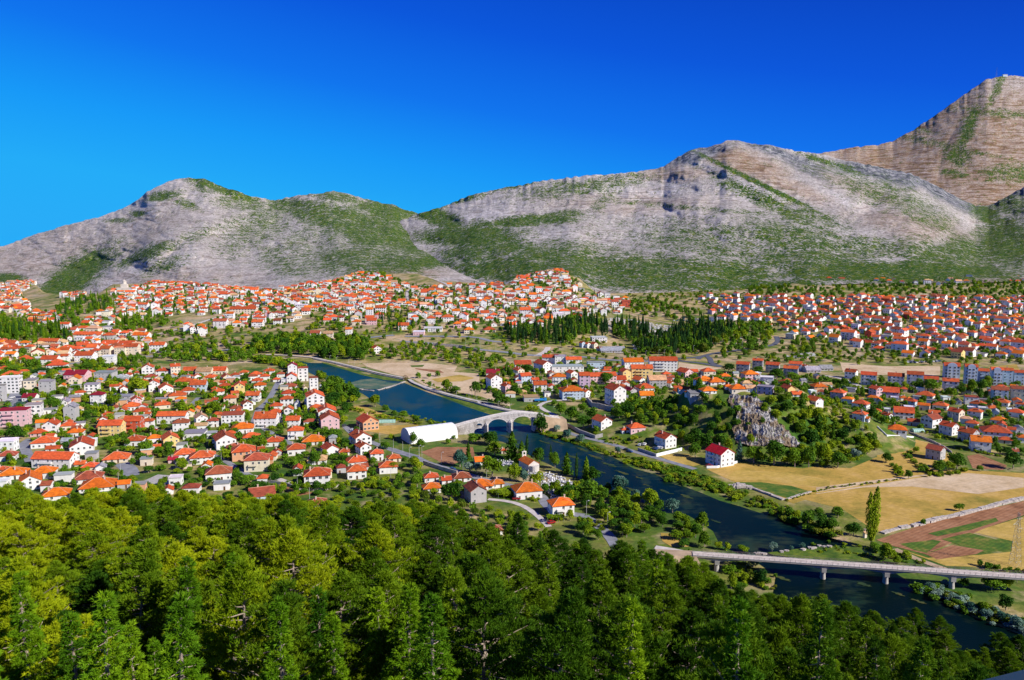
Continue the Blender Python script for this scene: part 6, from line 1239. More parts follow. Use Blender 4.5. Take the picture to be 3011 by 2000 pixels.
# ------------------------------------------------------------------ emit the planned plants: the largest in the picture as things, the rest merged
TH = []
def apparent(p): dep = p[2] * CP - (p[3] - CH) * SP; return max(p[4], 2 * p[5]) / dep
CAP = {'broadleaf_tree': 330, 'walnut_tree': 230, 'willow': 80, 'cypress': 120, 'conifer': 100, 'bush': 90, 'poplar': 5, 'cedarblue': 5}
byk = {}
for p in PLAN:
    st_ = p[0].endswith('*'); k = p[0].rstrip('*'); byk.setdefault(k, []).append((not st_, apparent(p), p))
STUFF = []
for k, L in byk.items():
    L.sort(key=lambda q: (q[0], q[1]), reverse=True)
    for n, (ok, ap, p) in enumerate(L):
        if ok and n < CAP[k]: TH.append((k, p))
        else: STUFF.append((k, p))
NAMES = {'cedarblue': 'conifer'}; NBIG = [0]
DESC = {'broadleaf_tree': 'dark green broadleaf tree', 'walnut_tree': 'light green broadleaf tree', 'willow': 'silvery green willow', 'cypress': 'slender dark cypress', 'conifer': 'dark conical conifer', 'bush': 'olive green bush', 'poplar': 'tall split poplar', 'cedarblue': 'blue green cedar'}
for k, p in TH:
    _, X, Y, Z, h, r, grp, label = p; kk = 'willow' if k == 'cedarblue' else k
    me = rnd.choice(PROTO['conifer'] if k == 'cedarblue' else PROTO[k]); z = Z
    nm = NAMES.get(k, k)
    if k in ('broadleaf_tree', 'walnut_tree'):
        nm = 'broadleaf_tree' if h > 6.2 and NBIG[0] < 290 else 'garden_tree'; NBIG[0] += nm == 'broadleaf_tree'
    e = empty(nm, (X, Y, z), rnd.uniform(0, 6.28) if k != 'poplar' else 0.0)
    base = .03 * h if k in ('broadleaf_tree', 'walnut_tree', 'willow') else (.02 * h if k != 'poplar' else .12 * h)
    c = ob('crown', me, e, (0, 0, base), 0, (r, r, (h - base) / 2))
    if k == 'cedarblue':
        c.data = me.copy(); c.data.materials.clear(); c.data.materials.append(M_SILVER)
    if k != 'bush': ob('trunk', TRUNK, e, (0, 0, -.3), 0, (max(.25, r * .13),) * 2 + (h * .6,))
    e['category'] = 'bush' if k == 'bush' else 'tree'
    if label: e['label'] = label
    else: REG.append((e, ('tall ' if h > 11 else 'small ' if h < 5 else '') + DESC[k], *proj(X, Y, Z + h / 2), 'tree'))
GEO = {}
for k, (geo, n, size) in {'broadleaf_tree': ('broad', 90, .36), 'walnut_tree': ('broad', 90, .36), 'willow': ('broad', 90, .36), 'cypress': ('cyp', 60, .42), 'conifer': ('cone', 80, .36), 'bush': ('bush', 50, .4)}.items():
    GEO[k] = [[crown_mesh(geo, 900 + q, int(n * m_), size / m_ ** .5)[0] for q in range(5)] for m_ in (1, 3)]
def merge(items, name, matmap, label, cat, kind='stuff'):
    VS = []; MI = []; mats = list(dict.fromkeys(matmap.values()))
    for k, p in items:
        _, X, Y, Z, h, r, *_r = p; q = 1 if apparent(p) > 5.5 / 800 else 0
        B = GEO[k][q][rnd.randrange(5)]; a = rnd.uniform(0, 6.28); ca, sa = math.cos(a), math.sin(a)
        x, y, zz = B[:, 0] * r, B[:, 1] * r, B[:, 2] * h / 2
        VS.append(np.stack([X + x * ca - y * sa, Y + x * sa + y * ca, Z + zz], 1)); MI.append(np.full(len(B) // 4, mats.index(matmap[k])))
    V = np.concatenate(VS); Q = np.arange(len(V)).reshape(-1, 4); me = mk_tris(name, V, Q, mats, mi=np.concatenate(MI)); return setp(ob(name, me), label, cat, kind=kind)
MM = {'broadleaf_tree': M_BROAD, 'walnut_tree': M_LIGHTF, 'willow': M_SILVER, 'cypress': M_CYP, 'conifer': M_PINED, 'bush': M_SCRUB}
print('trees', len(TH), 'stuff', len(STUFF))
if STUFF: merge(STUFF, 'distant_woodland', MM, 'mixed trees and bushes between the far houses and along the foot of the mountains', 'trees')
# river bank scrub
scr = []
def strip(P, wid, dens, hr, kinds, seed, off=0.0):
    rr = random.Random(seed); W = [Vector(hit(u, v)) for u, v in P]
    for a, b2 in zip(W[:-1], W[1:]):
        L = (b2 - a).length; d = (b2 - a).normalized(); nn = Vector((-d.y, d.x, 0))
        for _ in range(int(L * dens)):
            q = a + d * rr.uniform(0, L) + nn * (off + rr.uniform(-wid, wid) / 2); h = rr.uniform(*hr)
            scr.append((rr.choice(kinds), (None, q.x, q.y, g(q.x, q.y) - .1, h, h * rr.uniform(.7, 1.1), None, None)))
BU, WA, SI, BR = 'bush', 'walnut_tree', 'willow', 'broadleaf_tree'
strip([CD(150, 1075), CD(300, 1110), CD(560, 1190), CD(800, 1260), CD(1000, 1330), CD(1150, 1400)], 12, 1.7, (1.5, 3.6), [BR, BU, BR, WA], 1, 4)
strip([CF(300, 110), CF(700, 160), CF(960, 260), CF(1160, 330), CF(1400, 420)], 14, 1.5, (1.2, 3.0), [BR, BU, WA], 2)
strip([CF(1180, 380), CF(1400, 400), CF(1600, 430)], 8, 1.2, (.8, 1.6), [WA], 3)
strip([CF(1450, 470), CF(1650, 560), CF(1900, 650), CF(2150, 740)], 8, 1.4, (1.5, 3.5), [BR, BU], 4)
strip([CC(1350, 740), CC(1500, 790), CC(1700, 850), CC(1900, 900), CC(2050, 970), CC(2200, 1000), CC(2400, 1060)], 7, 1.3, (.9, 2.2), [WA, BU, BR], 5)
strip([CC(200, 640), CC(330, 670), CC(500, 690), CC(0, 580)], 6, .5, (1, 2), [WA, BR], 6)
strip([CB(1500, 500), CB(1750, 560), CB(1950, 610), CB(2150, 650), CB(2281, 665)], 6, 1.0, (1, 2.4), [WA, BU], 7)
strip([CG(780, 870), CG(950, 960), CG(1100, 1010), CG(1250, 1090), CG(1420, 1150), CG(1650, 1250)], 12, 2.0, (1.5, 3.5), [SI, SI, BU, BR], 8, 3)
strip([CF(850, 1000), CF(1100, 1120), CF(1250, 1200), CF(1330, 1330)], 14, 1.4, (1, 2.6), [BU, WA, BR], 9)
strip([CD(1820, 1470), CD(2050, 1400), CD(2281, 1335), CE(500, 1300), CE(900, 1245)], 2.5, .7, (.5, 1.2), [WA, BU], 10)
strip([CE(830, 1110), CE(870, 1190), CE(920, 1215)], 4, .9, (1.2, 2.4), [BR, WA], 11)
strip([CE(940, 970), CE(1010, 1060), CE(1140, 1150), CE(1250, 1210), CE(1600, 1150)], 5, 1.0, (1, 2.4), [BR, WA, BU], 12)
strip([CE(1150, 750), CE(1300, 800), CE(1500, 850)], 9, 1.3, (.8, 1.6), [BR, WA], 13)
strip([CE(1440, 920), CE(1700, 960), CE(1950, 1010)], 5, 1.0, (.8, 1.8), [BR, WA], 14)
strip([CG(1290, 720), CG(1400, 740), CG(1597, 760), CG(1700, 780)], 9, 1.2, (1, 2.2), [BR, BU], 15)
strip([CG(0, 560), CG(200, 560), CG(400, 590), CG(600, 640), CG(800, 690)], 14, 1.2, (.7, 1.7), [WA, BR, BU], 16)
strip([CM(1480, 1060), CM(1700, 1150), CM(1900, 1200), CM(2200, 1260)], 5, .5, (.8, 1.8), [WA, BR], 17, 6)
strip([CD(340, 935), CD(480, 985), CD(720, 935)], 4, 1.6, (1, 1.6), [WA, BR], 18)
strip([CC(1880, 755), CC(2000, 790)], 4, 1.5, (.8, 1.3), [WA], 19); strip([CC(2050, 830), CC(2281, 880), CD(130, 870), CD(350, 840)], 10, 1.2, (.8, 1.8), [WA, BR], 20)
strip([CB(800, 1290), CB(1000, 1330), CB(1200, 1350), CB(1500, 1300)], 3, 1.2, (.8, 1.4), [WA, BR], 21, 3)
strip([CM(0, 880), CM(200, 890), CM(430, 960)], 14, .5, (5, 8), [BR, WA], 26); strip([CX(1150, 380), CX(1250, 420)], 4, 1, (1, 2), [WA], 22)
strip([CC(870, 1395), CC(1100, 1400), CC(1290, 1410)], 5, 3, (1.6, 2.4), [WA, WA], 23)
strip([CX(1370, 610), CX(1520, 610)], 4, 3, (1.6, 2.4), [WA, WA], 24)
strip([CX(1900, 600), CX(2100, 760), CX(2200, 700)], 8, .9, (1, 2.2), [BU, WA], 25, -6)
merge(scr, 'bank_scrub', MM, 'low scrub, reeds and hedges along the river banks, field edges and garden walls', 'scrub')
# tufts of grass and low herbs over the rough ground near the wood edge and the knoll
# ------------------------------------------------------------------ foreground wood
def tube(mb, P, r0, r1, n=5):
    for k in range(len(P) - 1):
        a, b2 = k / (len(P) - 1), (k + 1) / (len(P) - 1); mb.bar(P[k], P[k + 1], r0 + (r1 - r0) * a, n, r0 + (r1 - r0) * b2)
def tufts(C, U, rad, n, r, blade=.42, wid=.055, nb=6, upb=.5):
    """needle tufts: n tufts through each clump centre C with radius rad, blades fanned round outward/up directions"""
    m_ = len(C); Dn = norm(r.normal(0, 1, (m_, n, 3))); Dn[..., 2] = np.where(Dn[..., 2] < -.3, -Dn[..., 2] * .6, Dn[..., 2])
    q = r.uniform(.25, 1.0, (m_, n, 1)) ** .5
    P = (C[:, None, :] + Dn * rad[:, None, None] * q * np.array([1, 1, .7])).reshape(-1, 3)
    A = norm((Dn * .9 + U[:, None, :] * .7 + np.array([0, 0, upb])).reshape(-1, 3)); k = len(P)
    Bd = norm(A[:, None, :] + r.normal(0, .42, (k, nb, 3))); W = norm(np.cross(Bd, r.normal(0, 1, (k, nb, 3)))) * wid
    L = blade * r.uniform(.7, 1.25, (k, nb, 1)); O = np.repeat(P[:, None, :], nb, 1) - Bd * .05
    V = np.stack([O - W, O + W, O + Bd * L], 2).reshape(-1, 3)
    return V, np.arange(len(V)).reshape(-1, 3)
def pine(seed, H=14.0, Rc=3.9, clump=1.0, style='round', mat=None):
    r = np.random.RandomState(seed); mb = MB(); lean = r.uniform(-1.3, 1.3, 2) if style == 'round' else r.uniform(-.4, .4, 2); Rc *= r.uniform(.85, 1.25); ecc = r.uniform(.0, .45); ea = r.uniform(0, 6.28)
    P = [Vector((lean[0] * (k / 8) ** 2 + r.uniform(-.08, .08), lean[1] * (k / 8) ** 2 + r.uniform(-.08, .08), H * .97 * k / 8)) for k in range(9)]
    tube(mb, P, .24, .05, 7); C = []; U = []; Ra = []
    nbr = 80 if style == 'round' else 96
    for k in range(nbr):
        t_ = (k + r.uniform(0, 1)) / nbr; z = H * (.16 + .82 * t_) if style == 'round' else H * (.06 + .92 * t_)
        if style == 'round': L = Rc * ((.62 + .38 * t_ / .4) if t_ < .4 else (1 - ((t_ - .4) / .6) ** 1.7)) * r.uniform(.6, 1.2)
        else: L = Rc * (1 - t_) ** .85 * r.uniform(.7, 1.12)
        L = max(L, .3); a = k * 2.4 + r.uniform(-.4, .4); L *= 1 + ecc * math.cos(a - ea) + (.2 * math.cos(3 * a + k * .15) if style == 'round' else 0); up = r.uniform(.1, .6) if style == 'round' else r.uniform(-.25, .2)
        i = min(int(z / (H * .97) * 8), 7); o_ = P[i].lerp(P[i + 1], z / (H * .97) * 8 - i); d = Vector((math.cos(a), math.sin(a), up)).normalized()
        tip = o_ + d * L; mid = o_ + d * L * .5 - Vector((0, 0, .04 * L)); tube(mb, [o_, mid, tip], .04 + .01 * L, .012, 4)
        for q in ((.5, .75, 1.0) if style == 'round' else (.3, .55, .78, 1.0)):
            if L < .9 and q < .9: continue
            c = o_ + d * L * q
            for _ in range(1 if q < .6 else 2):
                side = Vector((-d.y, d.x, 0)) * r.uniform(-.3, .3) * L * q
                C.append(tuple(c + side + Vector((0, 0, r.uniform(-.15, .3))))); U.append(tuple(d)); Ra.append(clump * r.uniform(.32, .68) * (1 if style == 'round' else .62))
    for q in (.93, 1.0): C.append((P[8].x, P[8].y, H * q)); U.append((0, 0, 1)); Ra.append(.3)
    C = np.array(C); U = np.array(U); Ra = np.array(Ra)
    n = 21 if style == 'round' else 15
    V, T = tufts(C, U, Ra, n, r, .34 if style == 'round' else .30, .040, 6, .95 if style == 'round' else .15)
    cr = mk_tris('crown', V, T, mat); to = mb.build('trunk', M_BARK); tme = to.data; bpy.data.objects.remove(to); return cr, tme
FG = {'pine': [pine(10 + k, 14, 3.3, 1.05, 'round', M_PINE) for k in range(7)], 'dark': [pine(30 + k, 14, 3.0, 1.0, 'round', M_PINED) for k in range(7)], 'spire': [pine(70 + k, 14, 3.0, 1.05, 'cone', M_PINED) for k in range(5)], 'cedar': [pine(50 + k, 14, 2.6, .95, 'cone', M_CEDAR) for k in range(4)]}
EDGE = [(-200, 1425), (0, 1425), (42, 1421), (85, 1447), (114, 1476), (169, 1472), (237, 1440), (339, 1438), (394, 1425), (423, 1421), (487, 1438), (550, 1449), (627, 1461), (695, 1457), (762, 1457), (838, 1461), (889, 1474), (974, 1480), (1060, 1478), (1150, 1475), (1240, 1480), (1280, 1482), (1348, 1503), (1402, 1520), (1430, 1555), (1484, 1503), (1525, 1497), (1552, 1530), (1592, 1556), (1633, 1547), (1674, 1560), (1714, 1600), (1755, 1616), (1809, 1616), (1836, 1580), (1863, 1535), (1907, 1590), (1934, 1620), (1988, 1630), (2043, 1632), (2062, 1660), (2100, 1695), (2151, 1745), (2219, 1735), (2273, 1740), (2341, 1710), (2381, 1720), (2422, 1740), (2476, 1765), (2520, 1785), (2572, 1800), (2614, 1813), (2664, 1778), (2729, 1796), (2767, 1820), (2806, 1862), (2829, 1915), (2878, 1912), (2928, 1855), (2974, 1860), (3011, 1873), (3200, 1920)]
EU = [p[0] for p in EDGE]; EV = [p[1] for p in EDGE]
FGL = []; rr = random.Random(77); Y = 41.0
while Y < 246:
    sp = 5.5 + Y * .010; X = -Y * .74 - rr.uniform(0, sp)
    while X < Y * .74 + 4:
        px, py = X + rr.uniform(-1.4, 1.4), Y + rr.uniform(-1.6, 1.6); X += sp; z = g(px, py)
        if py > (160 if px < .12 * py else 250 if px > .25 * py else 190) or z < .5: continue
        u, _v = proj(px, py, z + 10); vE = float(np.interp(u, EU, EV)); ztop = at_depth(u, vE, py)[2]
        vE2 = max(np.interp(u - 1.2 * F / py, EU, EV), np.interp(u + 1.2 * F / py, EU, EV), vE); ztop = min(ztop, at_depth(u, vE2 - 8, py)[2], at_depth(u, float(np.interp(py, [42, 60, 80, 110, 150], [1765, 1655, 1570, 1480, 1400])) - rr.uniform(-40, 45), py)[2])
        h = min(rr.uniform(10, 18), ztop - z)
        if h < 5: continue
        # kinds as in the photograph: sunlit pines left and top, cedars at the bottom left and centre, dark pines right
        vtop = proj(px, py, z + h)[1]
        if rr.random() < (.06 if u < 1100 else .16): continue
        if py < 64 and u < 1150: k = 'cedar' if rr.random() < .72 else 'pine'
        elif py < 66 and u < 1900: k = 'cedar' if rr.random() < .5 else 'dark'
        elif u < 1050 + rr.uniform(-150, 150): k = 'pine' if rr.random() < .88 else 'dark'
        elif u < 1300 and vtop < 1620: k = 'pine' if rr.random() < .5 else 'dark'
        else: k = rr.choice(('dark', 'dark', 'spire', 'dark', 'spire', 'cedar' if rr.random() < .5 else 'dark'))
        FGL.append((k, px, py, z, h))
    Y += 6.0
for u in np.arange(-30, 3040, 62):      # the trees that draw the upper outline of the wood
    u += rr.uniform(-14, 14); best = None
    for Y in np.arange(70, 236, 3.0):
        X, _, zt = at_depth(u, float(np.interp(u, EU, EV)), Y); z = g(X, Y)
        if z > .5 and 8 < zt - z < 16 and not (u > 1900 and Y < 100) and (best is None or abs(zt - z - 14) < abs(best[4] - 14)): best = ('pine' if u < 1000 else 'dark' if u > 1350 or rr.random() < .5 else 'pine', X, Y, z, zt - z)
    if best: FGL.append(best)
for k, X, Y, z, h in FGL:
    cr, tr = rr.choice(FG[k]); s_ = h / 14; sx2 = max(s_, .75) * (rr.uniform(.95, 1.3) if k != 'cedar' else rr.uniform(.85, 1.1))
    sx2 = min(sx2, 1.0 + max(0, Y - 60) * .004)
    e = empty({'pine': 'pine_tree', 'dark': 'black_pine', 'spire': 'fir_tree', 'cedar': 'cedar_tree'}[k], (X, Y, z - .3), rr.uniform(0, 6.28)); e.scale = (sx2, sx2, s_)
    ob('crown', cr, e); ob('trunk', tr, e); e['category'] = 'tree'
    REG.append((e, {'pine': 'sunlit yellow-green pine', 'dark': 'dark green pine', 'spire': 'dark green pointed conifer', 'cedar': 'bright green drooping cedar'}[k], *proj(X, Y, z + h * .85), 'wood'))
print('foreground trees', len(FGL))

# ------------------------------------------------------------------ rock face of the knoll
def rockface():
    m, t, b, o = newmat('crag_limestone'); n = noise(t, 0.5, 6, .75, None, (1, 1, .5)); n2 = noise(t, 0.12, 4, .6)
    c = ramp(t, n, [(.37, (.05, .05, .05)), (.46, (.25, .24, .225)), (.60, (.52, .50, .48))]); c2 = ramp(t, n2, [(.47, (0, 0, 0)), (.55, (1, 1, 1))])
    t.links.new(mix(t, math_(t, 'MULTIPLY', c2, .75), c, (.20, .13, .05)), b.inputs['Base Color']); b.inputs['Roughness'].default_value = .95; bumpn(t, b, n, 1, 1.2); return m
M_CRAG = rockface(); PF = [CD(1230, 350), CD(1500, 385), CD(1640, 480), CD(1680, 580), CD(1840, 740), CD(1980, 890), CD(1900, 920), CD(1700, 880), CD(1480, 910), CD(1300, 870), CD(1240, 720), CD(1300, 560), CD(1200, 430)]
us = np.linspace(min(p[0] for p in PF) - 4, max(p[0] for p in PF) + 4, 120); vv = np.linspace(min(p[1] for p in PF) - 4, max(p[1] for p in PF) + 4, 120)
V = []; idx = {}; Fc = []
for j, v in enumerate(vv):
    for i, u in enumerate(us):
        if pin(PF, u, v):
            X, Y, Z = hit(float(u), float(v)); n = fbm(np.array(u / 11.), np.array(v / 24. + u / 60.), 5, 5, True); n2 = fbm(np.array(u / 5.), np.array(v / 7.), 8, 3)
            out = (float(n) - .35) * 5.5 + (float(n2) - .5) * 2.0; idx[(i, j)] = len(V); V.append((X + .12 * out, Y - .8 * out, Z + .35 * out))
for (i, j) in list(idx):
    if (i + 1, j) in idx and (i, j + 1) in idx and (i + 1, j + 1) in idx: Fc.append((idx[(i, j)], idx[(i, j + 1)], idx[(i + 1, j + 1)], idx[(i + 1, j)]))
setp(mk('crag', V, Fc, M_CRAG), kind='structure')

# ------------------------------------------------------------------ smaller things
CARC = [(.75, .75, .76), (.55, .56, .58), (.05, .06, .08), (.35, .02, .02), (.03, .08, .22), (.6, .6, .55), (.12, .14, .16)]
M_CAR = objcol('car_paint', .3, .02)
def car_meshes():
    P = [(-2.1, .35), (-2.1, .85), (-1.5, .98), (-1.0, 1.42), (.55, 1.45), (1.15, 1.0), (2.0, .85), (2.12, .4)]
    V = [(x, -.85, z) for x, z in P] + [(x, .85, z) for x, z in P]; n = len(P)
    Fc = [tuple(range(n)), tuple(range(2 * n - 1, n - 1, -1))] + [(k, n + k, n + (k + 1) % n, (k + 1) % n) for k in range(n)]
    b_ = mk('b', V, Fc, M_CAR).data; mb = MB()
    mb.add([(-1.35, -.87, 1.0), (.95, -.87, 1.0), (.5, -.87, 1.38), (-.95, -.87, 1.38)], [(0, 1, 2, 3)]); mb.add([(-1.35, .87, 1.0), (.95, .87, 1.0), (.5, .87, 1.38), (-.95, .87, 1.38)], [(3, 2, 1, 0)])
    mb.add([(1.13, -.75, 1.03), (1.13, .75, 1.03), (.62, .72, 1.43), (.62, -.72, 1.43)], [(0, 1, 2, 3)]); mb.add([(-1.5, .75, 1.0), (-1.5, -.75, 1.0), (-1.07, -.72, 1.4), (-1.07, .72, 1.4)], [(0, 1, 2, 3)])
    g_ = mb.build('g', M_GLASS).data; mb = MB(); mb.bar((0, -.1, 0), (0, .1, 0), .33, 12); w_ = mb.build('w', M_BLACK).data
    for o_ in [x for x in COL.objects if x.name in ('b', 'g', 'w')]: bpy.data.objects.remove(o_)
    return b_, g_, w_
CARM = car_meshes()
def car(P, x, y, rz, ci, label, grp=None):
    X, Y, Z = hit(*P(x, y)); e = empty('parked_car', (X, Y, Z + .16), R(rz)); o_ = ob('body', CARM[0], e); o_.color = CARC[ci] + (1,); ob('windows', CARM[1], e)
    for q in (-1.3, 1.3):
        for s_ in (-.8, .8): ob('wheel', CARM[2], e, (q, s_, .33))
    setp(e, label, 'car', grp)
car(CC, 462, 1148, -20, 4, 'blue car driving on the street above the near red roofs')
car(CX, 1030, 405, 0, 3, 'red car parked under the vine pergola of the orange roofed house'); car(CX, 1405, 665, 30, 3, 'dark red car parked in front of the house by the bending road')
car(CD, 150, 945, -35, 2, 'black car, farther of two parked on the river road'); car(CD, 182, 965, -35, 4, 'dark blue car, nearer of two parked on the river road')
for k, (x, y, c) in enumerate([(290, 895, 1), (315, 890, 6), (340, 888, 0), (440, 930, 2), (465, 935, 4), (490, 925, 0), (515, 928, 1)]): car(CD, x, y, 60, c, f"{['silver', 'dark', 'white', 'black', 'blue', 'white', 'silver'][k]} car in the hedged yard, {['first', 'second', 'third', 'fourth', 'fifth', 'sixth', 'seventh'][k]} from left", 'cars in the hedged parking yard')
car(CD, 1020, 1115, -15, 3, 'red car by the white wall of the crimson roofed house')
for k, (x, y, c) in enumerate([(805, 215, 2), (805, 235, 3), (800, 255, 0), (562, 515, 2), (1560, 755, 4), (1555, 735, 1), (1235, 285, 2), (1225, 270, 0), (1470, 690, 2)]): car(CB, x, y, 70, c, ['dark car farthest up the street beside the riverside blocks', 'red car parked behind the dark one on the riverside street', 'white car nearest on the steep riverside street', 'dark car at the street fork in the left town', 'blue car by the lane to the tent hall, nearer of two', 'silver car by the lane to the tent hall, farther of two', 'dark car beside the lowest white riverside block', 'white car beside the lowest white riverside block', 'dark car next to the pinkish riverside block'][k])
car(CB, 370, 1200, -40, 0, 'white van parked at the end of the narrow street left of the four windowed house')
for k, (x, y, c) in enumerate([(130, 395, 0), (100, 420, 1), (80, 440, 2), (70, 460, 0), (1610, 715, 4), (1620, 735, 3), (1640, 720, 0)]): car(CA, x, y, 40, c, ['white car nearest the white office block', 'silver car, second in the office car park', 'black car, third in the office car park', 'white car at the near end of the office car park', 'blue car right of the brick-red house', 'red car right of the brick-red house', 'white car right of the brick-red house'][k])
rr = random.Random(5)
for k in range(26): car(CO, rr.uniform(1350, 1640), rr.uniform(822, 838), rr.uniform(0, 180), rr.choice((0, 0, 1, 6, 4)), 'car in the crowded lot behind the dry field, below the right town', 'cars in the lot behind the dry field')
for k in range(34): car(CN, rr.uniform(1540, 1840), rr.uniform(488, 516), rr.uniform(0, 180), rr.choice((0, 4, 1, 6)), 'car in the roadside scrapyard above the cypress wood', 'cars in the roadside scrapyard')
for k in range(14): car(CL, rr.uniform(1090, 1250), rr.uniform(845, 858), rr.uniform(-10, 10), rr.choice((0, 0, 1, 4)), 'car parked along the old road above the round cornered cafe', 'cars along the old road')
# blue lorry on the building plot
X, Y, Z = hit(*CC(1385, 432)); e = empty('lorry', (X, Y, Z), R(8)); setp(e, 'bright blue tipper lorry parked beside the unfinished low building', 'lorry'); M_BLUE = simple('blue_paint', (.02, .22, .55), .5, .1)
mb = MB(); mb.box(3.2, 5.2, -1.2, 1.2, .7, 3.0); mb.build('cab', M_BLUE, e); mb = MB(); mb.box(-5, 2.9, -1.25, 1.25, 1.2, 1.4); mb.box(-5, 2.9, -1.25, -1.15, 1.4, 2.6); mb.box(-5, 2.9, 1.15, 1.25, 1.4, 2.6); mb.box(2.8, 2.9, -1.15, 1.15, 1.4, 2.6); mb.build('tipper_body', M_BLUE, e)
mb = MB(); mb.box(-5, 5, -.5, .5, .7, 1.19); mb.build('chassis', M_BLACK, e)
for x in (-3.8, -2.5, 4.0):
    for y in (-1.1, 1.1): mb = MB(); mb.bar((x, y - .15, .5), (x, y + .15, .5), .5, 12); mb.build('wheel', M_BLACK, e)
mb = MB(); mb.box(-8, 8, -4, 4, 3.1, 3.3); 
# boats / pergolas: vine pergola frames
for P, x, y, w_, d in ((CC, 1080, 1420, 15, 5), (CX, 1440, 640, 8, 4), (CB, 260, 1010, 9, 5)):
    X, Y, Z = hit(*P(x, y)); e = empty('vine_pergola', (X, Y, Z), R(14)); mb = MB()
    for a in np.linspace(-w_ / 2, w_ / 2, 4):
        for b_ in (-d / 2, d / 2): mb.bar((a, b_, 0), (a, b_, 2.4), .06)
        mb.bar((a, -d / 2, 2.4), (a, d / 2, 2.4), .05)
    mb.build('frame', M_STEEL, e); r = np.random.RandomState(int(x)); n = 500
    Pq = np.stack([r.uniform(-w_ / 2, w_ / 2, n), r.uniform(-d / 2, d / 2, n), r.uniform(2.3, 2.9, n)], 1); V, Q = leafquads(Pq, np.tile([0, 0, 1.], (n, 1)), .35, r); ob('vine', mk_tris('vine', V, Q, M_LIGHTF), e)
    setp(e, {1080: 'long green vine pergola in front of the large orange roofed house', 1440: 'green vine pergola in front of the house by the bending road', 260: 'vine pergola beside the terracotta house in the left town'}[x], 'pergola')
# graves
def grave_mesh(k):
    mb = MB(); mb.box(-.95, 1.15, -.55, .55, 0, .35); mb.box(-.85, .95, -.45, .45, .352, .5)
    if k == 0: mb.box(-1.3, -1.1, -.5, .5, 0, 1.35)
    elif k == 1: mb.box(-1.28, -1.12, -.12, .12, 0, 1.7); mb.box(-1.275, -1.125, -.45, .45, 1.05, 1.25)
    else: mb.prism([(-1.3, -.55), (-1.1, -.55), (-1.1, .55), (-1.3, .55)], 0, .9)
    o_ = mb.build('g', M_MARBLE); me = o_.data; me.name = 'gravestone'; bpy.data.objects.remove(o_); return me
GR = [grave_mesh(k) for k in range(3)]
def graves(P, sx0, sy0, ang, label, grp, seed, lim, y0=262.0, prob=.85):
    rr = random.Random(seed); W = [hit(u, v, y0) for u, v in P]; cx = sum(p[0] for p in W) / len(W); cy = sum(p[1] for p in W) / len(W); n = 0; ca, sa = math.cos(R(ang)), math.sin(R(ang))
    for i in range(-45, 46):
        for j in range(-45, 46):
            X = cx + i * sx0 * ca - j * sy0 * sa + rr.uniform(-.2, .2); Y = cy + i * sx0 * sa + j * sy0 * ca + rr.uniform(-.2, .2)
            if Y < 200: continue
            u, v = proj(X, Y, g(X, Y))
            if not pin(P, u, v) or rr.random() > prob or (occ(X, Y, .5) & 5) or n >= lim: continue
            o_ = ob('gravestone', rr.choice(GR), None, (X, Y, g(X, Y) + .02), R(ang + rr.uniform(-4, 4)), rr.uniform(.9, 1.25)); setp(o_, label, 'gravestone', grp); n += 1
    return n
graves([CC(1120, 1120), CC(1200, 1090), CC(1400, 1200), CC(1500, 1180), CC(1740, 1290), CC(1640, 1400), CC(1500, 1480), CC(1420, 1440), CC(1400, 1300), CC(1330, 1260)], 2.9, 2.2, -35, 'pale marble grave in the crowded riverside cemetery around the chapel', 'graves in the riverside cemetery', 1, 185)
graves([CC(900, 1050), CC(1100, 1060), CC(1150, 1110), CC(1000, 1110)], 3, 2.4, -35, 'pale grave beside the chapel path left of the conifers', 'graves left of the chapel', 2, 40)
V = []; Fc = []; rr = random.Random(8)      # the far cemeteries: too many and too small to count
for P in ([CN(880, 500), CN(1000, 480), CN(1200, 500), CN(1400, 540), CN(1560, 560), CN(1500, 650), CN(1340, 650), CN(1200, 540), CN(1000, 560), CN(960, 610), CN(870, 540)], [CO(330, 770), CO(560, 750), CO(580, 790), CO(340, 800)], [CN(1180, 720), CN(1260, 730), CN(1260, 780), CN(1190, 780)], [CN(2050, 670), CN(2180, 660), CN(2160, 740), CN(2080, 720)]):
    W = [hit(u, v, 650) for u, v in P]; x0, x1, ya, yb_ = min(p[0] for p in W), max(p[0] for p in W), min(p[1] for p in W), max(p[1] for p in W)
    for _ in range(int((x1 - x0) * (yb_ - ya) / 11)):
        X, Y = rr.uniform(x0, x1), rr.uniform(ya, yb_); Z = g(X, Y)
        if not pin(P, *proj(X, Y, Z)): continue
        mb = MB(); a, b_, h = rr.uniform(.6, 1.3), rr.uniform(.4, .8), rr.uniform(.5, 1.5); mb.box(X - a, X + a, Y - b_, Y + b_, Z, Z + h * .4); mb.box(X - a, X + a * .2, Y - .15, Y + .15, Z + h * .4, Z + h); n = len(V); V += mb.V; Fc += [tuple(i + n for i in f) for f in mb.F]
setp(mk('distant_graves', V, Fc, M_MARBLE), 'white gravestones crowded on the slope behind the cypress wood', 'gravestones', kind='stuff')
